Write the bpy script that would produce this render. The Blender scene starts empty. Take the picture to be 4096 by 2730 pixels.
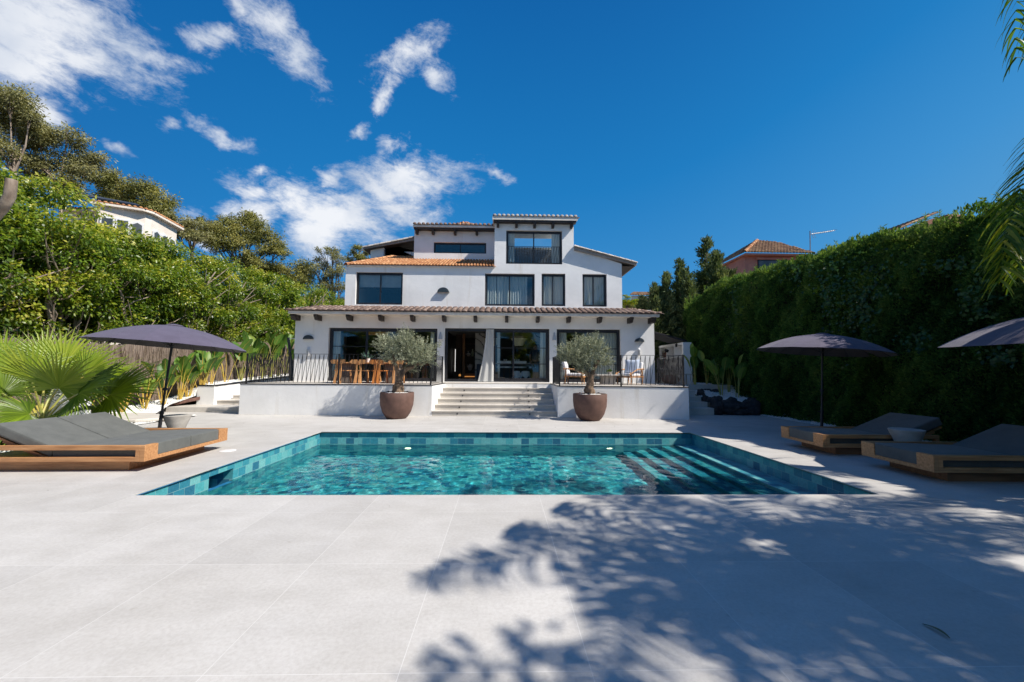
import bpy, bmesh, math, random
import numpy as np
from mathutils import Vector, Matrix, Euler
from mathutils.geometry import tessellate_polygon
rad = math.radians
scn = bpy.context.scene
COL = scn.collection
# ------------------------------------------------------------------ camera
F_PX, CX, CY = 1629.0, 2048.0, 1365.0          # photograph measured at 4096 x 2730
CAM = Vector((0, 0, 1.5))
ROT = Matrix.Rotation(-rad(1.37), 3, 'Z') @ Matrix.Rotation(rad(94.21), 3, 'X') @ Matrix.Rotation(rad(0.34), 3, 'Z')
cam_d = bpy.data.cameras.new('camera'); cam = bpy.data.objects.new('camera', cam_d); COL.objects.link(cam)
cam.matrix_world = Matrix.Translation(CAM) @ ROT.to_4x4()
cam_d.sensor_fit = 'HORIZONTAL'; cam_d.sensor_width = 36; cam_d.lens = 36 * F_PX / 4096
cam_d.clip_start = 0.05; cam_d.clip_end = 5000
scn.camera = cam
def ray(px, py): return ROT @ Vector(((px - CX) / F_PX, -(py - CY) / F_PX, -1))
def G(px, py, z=0.0):                            # measured point lying at height z
    d = ray(px, py); return CAM + d * ((z - CAM.z) / d.z)
def W(px, py, Y):                                # measured point lying at depth Y
    d = ray(px, py); return CAM + d * (Y / d.y)
def WX(px, py, X):
    d = ray(px, py); return CAM + d * (X / d.x)
# ------------------------------------------------------------------ sun and sky
SUN = Vector((2.6, -1.0, 3.0)).normalized()
SUN_EL = math.asin(SUN.z)
sl = bpy.data.lights.new('sun', 'SUN'); so = bpy.data.objects.new('sun', sl); COL.objects.link(so)
sl.energy = 5.7; sl.angle = rad(0.55); sl.color = (1.0, 0.935, 0.84)
so.rotation_euler = (-SUN).to_track_quat('-Z', 'Y').to_euler(); so.location = SUN * 50
scn.view_settings.view_transform = 'Standard'; scn.view_settings.look = 'None'
scn.view_settings.gamma = 1; scn.view_settings.exposure = 0.2
scn.cycles.use_denoising = True
scn.cycles.max_bounces = 8; scn.cycles.transparent_max_bounces = 24
scn.cycles.transmission_bounces = 6; scn.cycles.glossy_bounces = 3; scn.cycles.diffuse_bounces = 5
scn.cycles.caustics_refractive = True; scn.cycles.caustics_reflective = False
scn.cycles.sample_clamp_indirect = 6.0
wd = bpy.data.worlds.new('World'); scn.world = wd; wd.use_nodes = True
nt = wd.node_tree; N = nt.nodes; Lk = nt.links; N.clear()
def wn(t, **k):
    n = N.new(t)
    for a, b in k.items(): setattr(n, a, b)
    return n
def wmath(op, a, b=None, c=None):
    n = wn('ShaderNodeMath', operation=op)
    for i, v in enumerate((a, b, c)):
        if v is None: continue
        if isinstance(v, (int, float)): n.inputs[i].default_value = v
        else: Lk.new(v, n.inputs[i])
    return n.outputs[0]
sky = wn('ShaderNodeTexSky', sky_type='NISHITA', sun_disc=False)
sky.sun_elevation = SUN_EL; sky.sun_rotation = math.atan2(SUN.x, SUN.y)
sky.altitude = 300; sky.air_density = 1.0; sky.dust_density = 0.25; sky.ozone_density = 3.0
hs = wn('ShaderNodeHueSaturation'); hs.inputs['Saturation'].default_value = 1.1; Lk.new(sky.outputs[0], hs.inputs['Color'])
tc = wn('ShaderNodeTexCoord'); sep = wn('ShaderNodeSeparateXYZ'); Lk.new(tc.outputs['Generated'], sep.inputs[0])
az = wmath('ARCTAN2', sep.outputs[0], sep.outputs[1]); el = wmath('ARCSINE', sep.outputs[2])
# clear-sky colour by direction: deep blue overhead and to the left, lighter low down and towards the sun
tt = wmath('ADD', wmath('MULTIPLY_ADD', wmath('MULTIPLY', el, -1.0), 0.80, 0.95), wmath('MULTIPLY', wmath('MULTIPLY', sep.outputs[0], sep.outputs[0]), wmath('MULTIPLY', sep.outputs[0], 0.55)))
gr = wn('ShaderNodeValToRGB'); Lk.new(tt, gr.inputs[0]); ge = gr.color_ramp.elements
while len(ge) < 5: ge.new(0.5)
for i_, (p_, c_) in enumerate(((0.0, (0.0, 0.75, 2.9)), (0.32, (0.0, 1.25, 4.2)), (0.62, (0.05, 2.1, 5.7)), (0.85, (0.4, 2.9, 6.6)), (1.0, (0.75, 3.3, 6.6)))): ge[i_].position = p_; ge[i_].color = (*c_, 1)
tint = wn('ShaderNodeMix', data_type='RGBA'); tint.inputs[0].default_value = 0.88; Lk.new(hs.outputs[0], tint.inputs[6]); Lk.new(gr.outputs[0], tint.inputs[7])
cmb = wn('ShaderNodeCombineXYZ'); Lk.new(az, cmb.inputs[0]); Lk.new(el, cmb.inputs[1])
# wispy distortion of the cloud coordinates
nz = wn('ShaderNodeTexNoise'); nz.inputs['Scale'].default_value = 5.5; nz.inputs['Detail'].default_value = 5; nz.inputs['Roughness'].default_value = 0.6
Lk.new(cmb.outputs[0], nz.inputs['Vector'])
dv = wn('ShaderNodeVectorMath', operation='MULTIPLY_ADD'); Lk.new(nz.outputs['Color'], dv.inputs[0])
dv.inputs[1].default_value = (0.17, 0.13, 0); dv.inputs[2].default_value = (-0.085, -0.065, 0)
P = wn('ShaderNodeVectorMath', operation='ADD'); Lk.new(cmb.outputs[0], P.inputs[0]); Lk.new(dv.outputs[0], P.inputs[1])
# (centre x, centre y, end-of-long-axis x, y, short half-width in px, weight)
CLOUDS = [(150, 60, 640, 210, 250, 1.0), (60, 150, 380, 290, 160, 1.0), (560, 190, 790, 275, 50, .75), (90, 400, 270, 500, 100, .8),
          (840, 170, 960, 200, 50, .58), (1080, 90, 1200, 300, 85, .8), (1190, 230, 1290, 310, 70, .8), (960, 20, 1010, 60, 60, .5),
          (1660, 200, 1780, 120, 70, .72), (1730, 270, 1790, 340, 45, .7), (1560, 350, 1600, 270, 32, .6), (1420, 490, 1470, 470, 28, .55),
          (900, 530, 1020, 575, 34, .66), (500, 590, 540, 620, 30, .6), (650, 490, 690, 500, 26, .5), (1050, 650, 1080, 660, 22, .55),
          (1330, 860, 1600, 960, 115, 1.05), (1010, 745, 1130, 790, 50, .8), (1290, 960, 1400, 880, 150, 1.05), (1060, 850, 1200, 870, 70, .9), (1180, 770, 1260, 810, 60, .8),
          (1640, 715, 1910, 700, 85, .95), (1600, 830, 1750, 860, 90, .9), (1500, 760, 1640, 830, 60, .95), (1330, 690, 1380, 720, 35, .7), (1580, 580, 1640, 560, 45, .6),
          (1990, 725, 2050, 735, 24, .55), (2150, 870, 2200, 860, 22, .55), (1750, 950, 1850, 940, 40, .5), (760, 890, 860, 960, 60, .7),
          (-900, 300, -300, 200, 250, .9)]
m = None
for cx, cy, ex, ey, hw, wt in CLOUDS:
    def ang(x, y):
        d = ray(x, y).normalized(); return math.atan2(d.x, d.y), math.asin(d.z)
    a0, e0 = ang(cx, cy); a1, e1 = ang(ex, ey)
    dx, dy = ex - cx, ey - cy; l = math.hypot(dx, dy)
    a2, e2 = ang(cx - dy / l * hw, cy + dx / l * hw)
    mp = wn('ShaderNodeMapping', vector_type='TEXTURE'); Lk.new(P.outputs[0], mp.inputs[0])
    mp.inputs['Location'].default_value = (a0, e0, 0)
    mp.inputs['Rotation'].default_value = (0, 0, math.atan2(e1 - e0, a1 - a0))
    mp.inputs['Scale'].default_value = (math.hypot(a1 - a0, e1 - e0) * 1.15, math.hypot(a2 - a0, e2 - e0) * 1.15, 1)
    ln = wn('ShaderNodeVectorMath', operation='LENGTH'); Lk.new(mp.outputs[0], ln.inputs[0])
    v = wmath('MULTIPLY_ADD', ln.outputs['Value'], -wt, wt)
    m = v if m is None else wmath('SMOOTH_MAX', m, v, 0.12)
st = wn('ShaderNodeMapping'); Lk.new(cmb.outputs[0], st.inputs[0]); st.inputs['Rotation'].default_value = (0, 0, rad(28)); st.inputs['Scale'].default_value = (1, 2.0, 1)
n2 = wn('ShaderNodeTexNoise'); n2.inputs['Scale'].default_value = 13; n2.inputs['Detail'].default_value = 9; n2.inputs['Roughness'].default_value = 0.7; n2.inputs['Distortion'].default_value = 0.25
Lk.new(st.outputs[0], n2.inputs['Vector'])
dens = wmath('ADD', m, wmath('MULTIPLY_ADD', n2.outputs['Fac'], 2.1, -0.98))
mr = wn('ShaderNodeMapRange', interpolation_type='SMOOTHSTEP'); Lk.new(dens, mr.inputs[0])
mr.inputs[1].default_value = -0.02; mr.inputs[2].default_value = 0.95; mr.inputs[3].default_value = 0; mr.inputs[4].default_value = 0.96
front = wn('ShaderNodeMapRange'); Lk.new(sep.outputs[1], front.inputs[0]); front.inputs[1].default_value = 0.0; front.inputs[2].default_value = 0.15
mask = wmath('MULTIPLY', mr.outputs[0], front.outputs[0])
# unseen clouds overhead and behind the viewer, added as neutral fill for the shade
n4 = wn('ShaderNodeTexNoise'); n4.inputs['Scale'].default_value = 2.6; n4.inputs['Detail'].default_value = 8; n4.inputs['Roughness'].default_value = 0.6; Lk.new(tc.outputs['Generated'], n4.inputs['Vector'])
m4 = wn('ShaderNodeMapRange', interpolation_type='SMOOTHSTEP'); Lk.new(n4.outputs['Fac'], m4.inputs[0]); m4.inputs[1].default_value = 0.53; m4.inputs[2].default_value = 0.68
bk4 = wn('ShaderNodeMapRange'); Lk.new(wmath('ADD', sep.outputs[1], wmath('MULTIPLY', sep.outputs[2], -1.05)), bk4.inputs[0]); bk4.inputs[1].default_value = -0.38; bk4.inputs[2].default_value = -0.55
mask = wmath('MAXIMUM', mask, wmath('MULTIPLY', m4.outputs[0], bk4.outputs[0]))
n3 = wn('ShaderNodeTexNoise'); n3.inputs['Scale'].default_value = 5; n3.inputs['Detail'].default_value = 5; Lk.new(cmb.outputs[0], n3.inputs['Vector'])
cr = wn('ShaderNodeValToRGB'); Lk.new(n3.outputs['Fac'], cr.inputs[0])
cr.color_ramp.elements[0].position = 0.36; cr.color_ramp.elements[0].color = (5.4, 6.2, 7.6, 1)
cr.color_ramp.elements[1].position = 0.6; cr.color_ramp.elements[1].color = (9.3, 9.5, 9.9, 1)
mx = wn('ShaderNodeMix', data_type='RGBA'); Lk.new(mask, mx.inputs[0]); Lk.new(tint.outputs[2], mx.inputs[6]); Lk.new(cr.outputs[0], mx.inputs[7])
bg = wn('ShaderNodeBackground'); bg.inputs[1].default_value = 0.086; Lk.new(mx.outputs[2], bg.inputs[0])
wo = wn('ShaderNodeOutputWorld'); Lk.new(bg.outputs[0], wo.inputs[0])
# ------------------------------------------------------------------ helpers
rng = np.random.default_rng(7); random.seed(7)
def tag(o, label=None, cat=None, group=None, kind=None):
    if label: o['label'] = label
    if cat: o['category'] = cat
    if group: o['group'] = group
    if kind: o['kind'] = kind
    return o
def empty(name, loc=(0, 0, 0), rz=0.0, label=None, cat=None, group=None):
    o = bpy.data.objects.new(name, None); COL.objects.link(o); o.location = loc; o.rotation_euler = (0, 0, rz)
    o.empty_display_size = 0.2
    return tag(o, label, cat, group)
def kids(o): return [c for c in bpy.data.objects if c.parent == o]
def copy_tree(o, parent=None):
    c = o.copy(); COL.objects.link(c); c.parent = parent
    for ch in kids(o): copy_tree(ch, c)
    return c
class MB:
    def __init__(s): s.v = []; s.f = []; s.sm = []
    def add(s, vs, fs, smooth=False):
        b = len(s.v); s.v += [tuple(v) for v in vs]
        for f in fs: s.f.append(tuple(i + b for i in f)); s.sm.append(smooth)
        return s
    def box(s, c, d, rz=0.0, ry=0.0, rx=0.0, taper=1.0):
        hx, hy, hz = d[0] / 2, d[1] / 2, d[2] / 2
        vs = [(x * (taper if z > 0 else 1), y * (taper if z > 0 else 1), z) for z in (-hz, hz) for x, y in ((-hx, -hy), (hx, -hy), (hx, hy), (-hx, hy))]
        if rz or ry or rx:
            m_ = Euler((rx, ry, rz)).to_matrix(); vs = [m_ @ Vector(v) for v in vs]
        vs = [Vector(v) + Vector(c) for v in vs]
        return s.add(vs, [(0, 3, 2, 1), (4, 5, 6, 7), (0, 1, 5, 4), (1, 2, 6, 5), (2, 3, 7, 6), (3, 0, 4, 7)])
    def bb(s, x0, x1, y0, y1, z0, z1): return s.box(((x0 + x1) / 2, (y0 + y1) / 2, (z0 + z1) / 2), (abs(x1 - x0), abs(y1 - y0), abs(z1 - z0)))
    def bar(s, a, b, w, h=None):
        a, b = Vector(a), Vector(b); h = h or w; d = (b - a); L = d.length; q = d.to_track_quat('Z', 'Y').to_matrix()
        vs = [a + q @ Vector((x, y, z)) for z in (0, L) for x, y in ((-w / 2, -h / 2), (w / 2, -h / 2), (w / 2, h / 2), (-w / 2, h / 2))]
        return s.add(vs, [(0, 3, 2, 1), (4, 5, 6, 7), (0, 1, 5, 4), (1, 2, 6, 5), (2, 3, 7, 6), (3, 0, 4, 7)])
    def tube(s, pts, r, n=8, caps=True, jitter=0.0):
        pts = [Vector(p) for p in pts]; rs = r if isinstance(r, (list, tuple)) else [r] * len(pts)
        vs = []; prev = None
        for i, p in enumerate(pts):
            t = (pts[min(i + 1, len(pts) - 1)] - pts[max(i - 1, 0)]).normalized()
            if prev is None: u = t.orthogonal().normalized()
            else: u = (prev - t * prev.dot(t)).normalized()
            prev = u; w = t.cross(u)
            for k in range(n):
                a = 2 * math.pi * k / n; rr = rs[i] * (1 + random.uniform(-jitter, jitter))
                vs.append(p + (u * math.cos(a) + w * math.sin(a)) * rr)
        fs = [(i * n + k, i * n + (k + 1) % n, (i + 1) * n + (k + 1) % n, (i + 1) * n + k) for i in range(len(pts) - 1) for k in range(n)]
        if caps: fs += [tuple(range(n))[::-1], tuple((len(pts) - 1) * n + k for k in range(n))]
        return s.add(vs, fs, True)
    def lathe(s, prof, n=32, c=(0, 0, 0), caps=True):
        vs = [(c[0] + r * math.cos(2 * math.pi * k / n), c[1] + r * math.sin(2 * math.pi * k / n), c[2] + z) for r, z in prof for k in range(n)]
        fs = [(i * n + k, i * n + (k + 1) % n, (i + 1) * n + (k + 1) % n, (i + 1) * n + k) for i in range(len(prof) - 1) for k in range(n)]
        if caps: fs += [tuple(range(n))[::-1], tuple((len(prof) - 1) * n + k for k in range(n))]
        return s.add(vs, fs, True)
    def build(s, name, mat, parent=None, bevel=0.0, smooth=None, seg=2, loc=None):
        me = bpy.data.meshes.new(name); me.from_pydata([tuple(v) for v in s.v], [], s.f); 
        me.polygons.foreach_set('use_smooth', [bool(x) if smooth is None else smooth for x in s.sm])
        me.materials.append(mat); me.update()
        o = bpy.data.objects.new(name, me); COL.objects.link(o); o.parent = parent
        if loc: o.location = loc
        if bevel:
            b = o.modifiers.new('bevel', 'BEVEL'); b.width = bevel; b.segments = seg; b.limit_method = 'ANGLE'; b.angle_limit = rad(40); b.harden_normals = False
        if any(s.sm) and smooth is None:
            try: me.set_sharp_from_angle(angle=rad(42))
            except Exception: pass
        return o
def slab(poly, z0, z1, holes=()):
    """horizontal slab from a plan outline, with holes"""
    return prism([Vector((x, y, 0)) for x, y in poly], [[Vector((x, y, 0)) for x, y in h] for h in holes], Vector((0, 0, z0)), Vector((0, 0, z1)))
def prism(loop, holes, o0, o1):
    mb = MB(); loops = [list(loop)] + [list(h) for h in holes]
    flat = [Vector(p) for l in loops for p in l]; n = len(flat)
    tris = tessellate_polygon([[Vector(p) for p in l] for l in loops])
    vs = [p + o0 for p in flat] + [p + o1 for p in flat]
    fs = [tuple(t) for t in tris] + [tuple(i + n for i in reversed(t)) for t in tris]
    b = 0
    for l in loops:
        k = len(l)
        fs += [(b + i, b + (i + 1) % k, n + b + (i + 1) % k, n + b + i) for i in range(k)]
        b += k
    mb.add(vs, fs)
    bm = bmesh.new(); bv = [bm.verts.new(v) for v in vs]
    for f in fs:
        try: bm.faces.new([bv[i] for i in f])
        except ValueError: pass
    bmesh.ops.recalc_face_normals(bm, faces=bm.faces)
    bm.verts.index_update()
    mb.v = [tuple(v.co) for v in bm.verts]; mb.f = [tuple(v.index for v in f.verts) for f in bm.faces]; mb.sm = [False] * len(mb.f); bm.free()
    return mb
def npmesh(name, V, Fq, mat, parent=None, attr=None, smooth=False):
    """fast mesh of quads / tris from numpy arrays"""
    me = bpy.data.meshes.new(name); nv, nf, k = len(V), len(Fq), Fq.shape[1]
    me.vertices.add(nv); me.vertices.foreach_set('co', V.astype(np.float32).ravel())
    me.loops.add(nf * k); me.loops.foreach_set('vertex_index', Fq.astype(np.int32).ravel())
    me.polygons.add(nf); me.polygons.foreach_set('loop_start', np.arange(0, nf * k, k, dtype=np.int32))
    me.polygons.foreach_set('loop_total', np.full(nf, k, dtype=np.int32))
    if attr is not None:
        a = me.attributes.new('tint', 'FLOAT', 'FACE'); a.data.foreach_set('value', attr.astype(np.float32))
    me.materials.append(mat); me.update(calc_edges=True)
    if smooth: me.polygons.foreach_set('use_smooth', np.ones(nf, bool))
    o = bpy.data.objects.new(name, me); COL.objects.link(o); o.parent = parent
    return o
def unit(n):
    v = rng.normal(size=(n, 3)); return v / np.linalg.norm(v, axis=1, keepdims=True)
def nrm(v): return v / np.maximum(np.linalg.norm(v, axis=1, keepdims=True), 1e-9)
def leafcloud(name, mat, parent, Pn, D, L, Wd, tint_, nbias=None, fold=0.15):
    n = len(Pn); D = nrm(D); r = unit(n)
    if nbias is not None: r = r + nbias
    S = nrm(np.cross(D, r)); Nn = np.cross(S, D)
    L = np.broadcast_to(np.asarray(L, float), (n,))[:, None]; Wd = np.broadcast_to(np.asarray(Wd, float), (n,))[:, None]
    mid = Pn + D * L * 0.45
    V = np.stack([Pn, mid + S * Wd / 2 + Nn * Wd * fold, Pn + D * L - Nn * L * 0.08, mid - S * Wd / 2 + Nn * Wd * fold], 1).reshape(-1, 3)
    Fq = np.arange(4 * n).reshape(-1, 4)
    return npmesh(name, V, Fq, mat, parent, tint_)
def ballpts(n, c, r, surf=0.5):
    u = unit(n); q = rng.random(n) ** surf
    return np.asarray(c) + u * (np.asarray(r) * q[:, None]), u
# ------------------------------------------------------------------ materials
def newmat(name):
    m_ = bpy.data.materials.new(name); m_.use_nodes = True; t = m_.node_tree; t.nodes.clear()
    out = t.nodes.new('ShaderNodeOutputMaterial'); b = t.nodes.new('ShaderNodeBsdfPrincipled'); t.links.new(b.outputs[0], out.inputs[0])
    return m_, t, b, out
def ramp(t, src, stops):
    r = t.nodes.new('ShaderNodeValToRGB'); t.links.new(src, r.inputs[0]); e = r.color_ramp.elements
    while len(e) < len(stops): e.new(0.5)
    for k, (p, c) in enumerate(stops): e[k].position = p; e[k].color = (*c, 1)
    return r.outputs[0]
def noise(t, scale, detail=4, rough=0.55, vec=None, stretch=None, coord='Object'):
    n = t.nodes.new('ShaderNodeTexNoise'); n.inputs['Scale'].default_value = scale; n.inputs['Detail'].default_value = detail; n.inputs['Roughness'].default_value = rough
    c = t.nodes.new('ShaderNodeTexCoord'); mp = t.nodes.new('ShaderNodeMapping'); t.links.new(c.outputs[coord], mp.inputs[0])
    if stretch: mp.inputs['Scale'].default_value = stretch
    t.links.new(mp.outputs[0], n.inputs['Vector']); return n.outputs['Fac']
def mix(t, fac, a, b, mode='MIX'):
    n = t.nodes.new('ShaderNodeMix'); n.data_type = 'RGBA'; n.blend_type = mode
    for i, v in ((0, fac), (6, a), (7, b)):
        if isinstance(v, (int, float)): n.inputs[i].default_value = v
        elif isinstance(v, tuple): n.inputs[i].default_value = (*v, 1)
        else: t.links.new(v, n.inputs[i])
    return n.outputs[2]
def bump(t, b, src, dist=0.01, strength=0.6):
    n = t.nodes.new('ShaderNodeBump'); n.inputs['Distance'].default_value = dist; n.inputs['Strength'].default_value = strength
    t.links.new(src, n.inputs['Height']); t.links.new(n.outputs[0], b.inputs['Normal'])
def simple(name, c1, c2, scale=6.0, rough=0.6, bd=0.0, bs=30.0, stretch=None, metal=0.0, lo=0.35, hi=0.65, detail=5, coat=0.0):
    m_, t, b, _ = newmat(name)
    f = noise(t, scale, detail, stretch=stretch); t.links.new(ramp(t, f, [(lo, c1), (hi, c2)]), b.inputs['Base Color'])
    b.inputs['Roughness'].default_value = rough; b.inputs['Metallic'].default_value = metal
    if coat: b.inputs['Coat Weight'].default_value = coat
    if bd: bump(t, b, noise(t, bs, 6, stretch=stretch), bd)
    return m_
def foliage(name, stops, trans=0.35, rough=0.5, spec=0.35, transcol=(1.25, 1.2, 0.55)):
    m_, t, b, out = newmat(name)
    a = t.nodes.new('ShaderNodeAttribute'); a.attribute_name = 'tint'
    c = ramp(t, a.outputs['Fac'], stops)
    f = noise(t, 0.55, 3); c = mix(t, 1.0, c, ramp(t, f, [(0.3, (0.72, 0.74, 0.72)), (0.7, (1.2, 1.16, 1.0))]), 'MULTIPLY')
    t.links.new(c, b.inputs['Base Color']); b.inputs['Roughness'].default_value = rough; b.inputs['Specular IOR Level'].default_value = spec
    tr = t.nodes.new('ShaderNodeBsdfTranslucent'); t.links.new(mix(t, 1.0, c, transcol, 'MULTIPLY'), tr.inputs[0])
    ms = t.nodes.new('ShaderNodeMixShader'); ms.inputs[0].default_value = trans
    t.links.new(b.outputs[0], ms.inputs[1]); t.links.new(tr.outputs[0], ms.inputs[2]); t.links.new(ms.outputs[0], out.inputs[0])
    return m_
M = {}
# white render with faint trowel marks and stains
m_, t, b, _ = newmat('white_render')
c = mix(t, 1.0, ramp(t, noise(t, 0.9, 6, 0.65), [(0.3, (0.76, 0.757, 0.75)), (0.62, (0.86, 0.857, 0.85))]), ramp(t, noise(t, 1.7, 7, 0.65, stretch=(1.6, 1.6, .16)), [(0.27, (0.86, 0.83, 0.78)), (0.42, (1, 1, 1))]), 'MULTIPLY')
t.links.new(c, b.inputs['Base Color']); b.inputs['Roughness'].default_value = 0.85
bump(t, b, noise(t, 7, 8, 0.7), 0.012, 0.5); M['wall'] = m_
# large pale stone slabs with fine light joints
def stone(name, x0, y0, wx, wy, cA, cB, joint):
    m_, t, b, _ = newmat(name)
    tcn = t.nodes.new('ShaderNodeTexCoord'); mp = t.nodes.new('ShaderNodeMapping'); t.links.new(tcn.outputs['Object'], mp.inputs[0])
    mp.inputs['Location'].default_value = (-x0, -y0, 0)
    br = t.nodes.new('ShaderNodeTexBrick'); br.offset = 0.0; br.squash = 1.0; t.links.new(mp.outputs[0], br.inputs['Vector'])
    br.inputs['Scale'].default_value = 1; br.inputs['Brick Width'].default_value = wx; br.inputs['Row Height'].default_value = wy
    br.inputs['Mortar Size'].default_value = 0.0024; br.inputs['Mortar Smooth'].default_value = 0.3; br.inputs['Bias'].default_value = 0
    br.inputs['Color1'].default_value = (0.9, 0.9, 0.9, 1); br.inputs['Color2'].default_value = (1, 1, 1, 1); br.inputs['Mortar'].default_value = (1, 1, 1, 1)
    base = ramp(t, noise(t, 1.6, 8, 0.62, stretch=(1, 1.8, 1)), [(0.32, cA), (0.66, cB)])
    fine = ramp(t, noise(t, 38, 5, 0.7), [(0.3, (0.87, 0.86, 0.85)), (0.6, (1, 1, 1))])
    dirt = ramp(t, noise(t, 0.5, 7, 0.7), [(0.28, (0.86, 0.85, 0.83)), (0.55, (1, 1, 1))])
    spots = ramp(t, noise(t, 9, 3, 0.5), [(0.22, (0.72, 0.68, 0.62)), (0.29, (1, 1, 1))])
    c = mix(t, 1.0, base, fine, 'MULTIPLY'); c = mix(t, 1.0, c, br.outputs['Color'], 'MULTIPLY'); c = mix(t, 1.0, c, dirt, 'MULTIPLY'); c = mix(t, 0.5, c, spots, 'MULTIPLY')
    c = mix(t, br.outputs['Fac'], c, joint)
    t.links.new(c, b.inputs['Base Color'])
    t.links.new(ramp(t, noise(t, 3, 6), [(0.3, (0.5, 0.5, 0.5)), (0.7, (0.68, 0.68, 0.68))]), b.inputs['Roughness'])
    b.inputs['Specular IOR Level'].default_value = 0.35
    bump(t, b, noise(t, 60, 6, 0.7), 0.002, 0.5)
    return m_
M['deck'] = stone('pale_stone_paving', -0.50, 4.47, 0.96, 1.16, (0.53, 0.512, 0.487), (0.60, 0.582, 0.558), (0.63, 0.615, 0.592))
M['step'] = stone('pale_stone_steps', 0.2, 0, 1.2, 9, (0.60, 0.56, 0.51), (0.70, 0.66, 0.60), (0.5, 0.48, 0.45))
M['ground'] = simple('dry_soil', (0.16, 0.13, 0.09), (0.25, 0.2, 0.14), 2, 0.95, 0.02, 12)
# pool mosaic
m_, t, b, _ = newmat('teal_pool_tiles')
geo = t.nodes.new('ShaderNodeNewGeometry'); sp = t.nodes.new('ShaderNodeSeparateXYZ'); t.links.new(geo.outputs['Position'], sp.inputs[0])
sn = t.nodes.new('ShaderNodeSeparateXYZ'); t.links.new(geo.outputs['True Normal'], sn.inputs[0])
def tm(op, a, b_=None):
    n = t.nodes.new('ShaderNodeMath'); n.operation = op
    for i, v in enumerate((a, b_)):
        if v is None: continue
        if isinstance(v, (int, float)): n.inputs[i].default_value = v
        else: t.links.new(v, n.inputs[i])
    return n.outputs[0]
ax = tm('GREATER_THAN', tm('ABSOLUTE', sn.outputs[0]), 0.5); azn = tm('GREATER_THAN', tm('ABSOLUTE', sn.outputs[2]), 0.5)
u = tm('ADD', tm('MULTIPLY', sp.outputs[1], ax), tm('MULTIPLY', sp.outputs[0], tm('SUBTRACT', 1, ax)))
v = tm('ADD', tm('MULTIPLY', sp.outputs[1], azn), tm('MULTIPLY', sp.outputs[2], tm('SUBTRACT', 1, azn)))
cb = t.nodes.new('ShaderNodeCombineXYZ'); t.links.new(u, cb.inputs[0]); t.links.new(tm('ADD', v, 0.015), cb.inputs[1])
br = t.nodes.new('ShaderNodeTexBrick'); br.offset = 0.5; t.links.new(cb.outputs[0], br.inputs['Vector'])
br.inputs['Scale'].default_value = 1; br.inputs['Brick Width'].default_value = 0.195; br.inputs['Row Height'].default_value = 0.145
br.inputs['Mortar Size'].default_value = 0.0028; br.inputs['Mortar Smooth'].default_value = 0.2
br.inputs['Color1'].default_value = (0, 0, 0, 1); br.inputs['Color2'].default_value = (1, 1, 1, 1); br.inputs['Mortar'].default_value = (0.5, 0.5, 0.5, 1)
c = ramp(t, br.outputs['Color'], [(0.0, (0.028, 0.13, 0.22)), (0.3, (0.042, 0.25, 0.33)), (0.6, (0.085, 0.37, 0.40)), (1.0, (0.19, 0.46, 0.46))])
c = mix(t, 1.0, c, ramp(t, noise(t, 26, 6, 0.7, coord='Object'), [(0.3, (0.75, 0.77, 0.78)), (0.65, (1.12, 1.1, 1.1))]), 'MULTIPLY')
c = mix(t, br.outputs['Fac'], c, (0.26, 0.42, 0.42))
t.links.new(c, b.inputs['Base Color']); b.inputs['Roughness'].default_value = 0.3
bump(t, b, noise(t, 40, 4), 0.002, 0.4); M['tile'] = m_
# roof tiles use the per-face tint
def tiles(name, stops, rough=0.85):
    m_, t, b, _ = newmat(name); a = t.nodes.new('ShaderNodeAttribute'); a.attribute_name = 'tint'
    c = ramp(t, a.outputs['Fac'], stops); c = mix(t, 1.0, c, ramp(t, noise(t, 9, 6, 0.7), [(0.3, (0.68, 0.66, 0.64)), (0.68, (1.12, 1.1, 1.06))]), 'MULTIPLY')
    t.links.new(c, b.inputs['Base Color']); b.inputs['Roughness'].default_value = rough; bump(t, b, noise(t, 50, 5), 0.004, 0.5); return m_
M['tile_orange'] = tiles('terracotta_roof_tiles', [(0, (0.40, 0.17, 0.075)), (0.5, (0.56, 0.27, 0.12)), (1, (0.70, 0.40, 0.21))])
M['tile_old'] = tiles('weathered_brown_roof_tiles', [(0, (0.15, 0.10, 0.085)), (0.5, (0.24, 0.17, 0.145)), (1, (0.35, 0.27, 0.235))])
M['tile_grey'] = tiles('pale_grey_roof_tiles', [(0, (0.34, 0.32, 0.31)), (0.5, (0.47, 0.45, 0.43)), (1, (0.62, 0.59, 0.56))])
M['tile_brown'] = tiles('ochre_brown_roof_tiles', [(0, (0.20, 0.11, 0.065)), (0.5, (0.33, 0.19, 0.11)), (1, (0.47, 0.30, 0.16))])
M['fascia'] = simple('cream_mortar', (0.62, 0.59, 0.54), (0.76, 0.73, 0.68), 4, 0.9, 0.004, 30)
M['dark_wood'] = simple('dark_stained_wood', (0.018, 0.014, 0.013), (0.04, 0.032, 0.03), 8, 0.6, stretch=(1, 8, 1))
M['frame'] = simple('anthracite_metal', (0.018, 0.018, 0.022), (0.032, 0.032, 0.038), 12, 0.38, metal=0.3)
M['rail'] = simple('black_iron', (0.012, 0.012, 0.014), (0.028, 0.028, 0.032), 20, 0.45, metal=0.4)
M['lamp'] = simple('slate_blue_metal', (0.020, 0.032, 0.042), (0.03, 0.045, 0.058), 10, 0.5)
M['white_plastic'] = simple('white_plastic', (0.72, 0.72, 0.72), (0.8, 0.8, 0.8), 10, 0.4)
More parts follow.
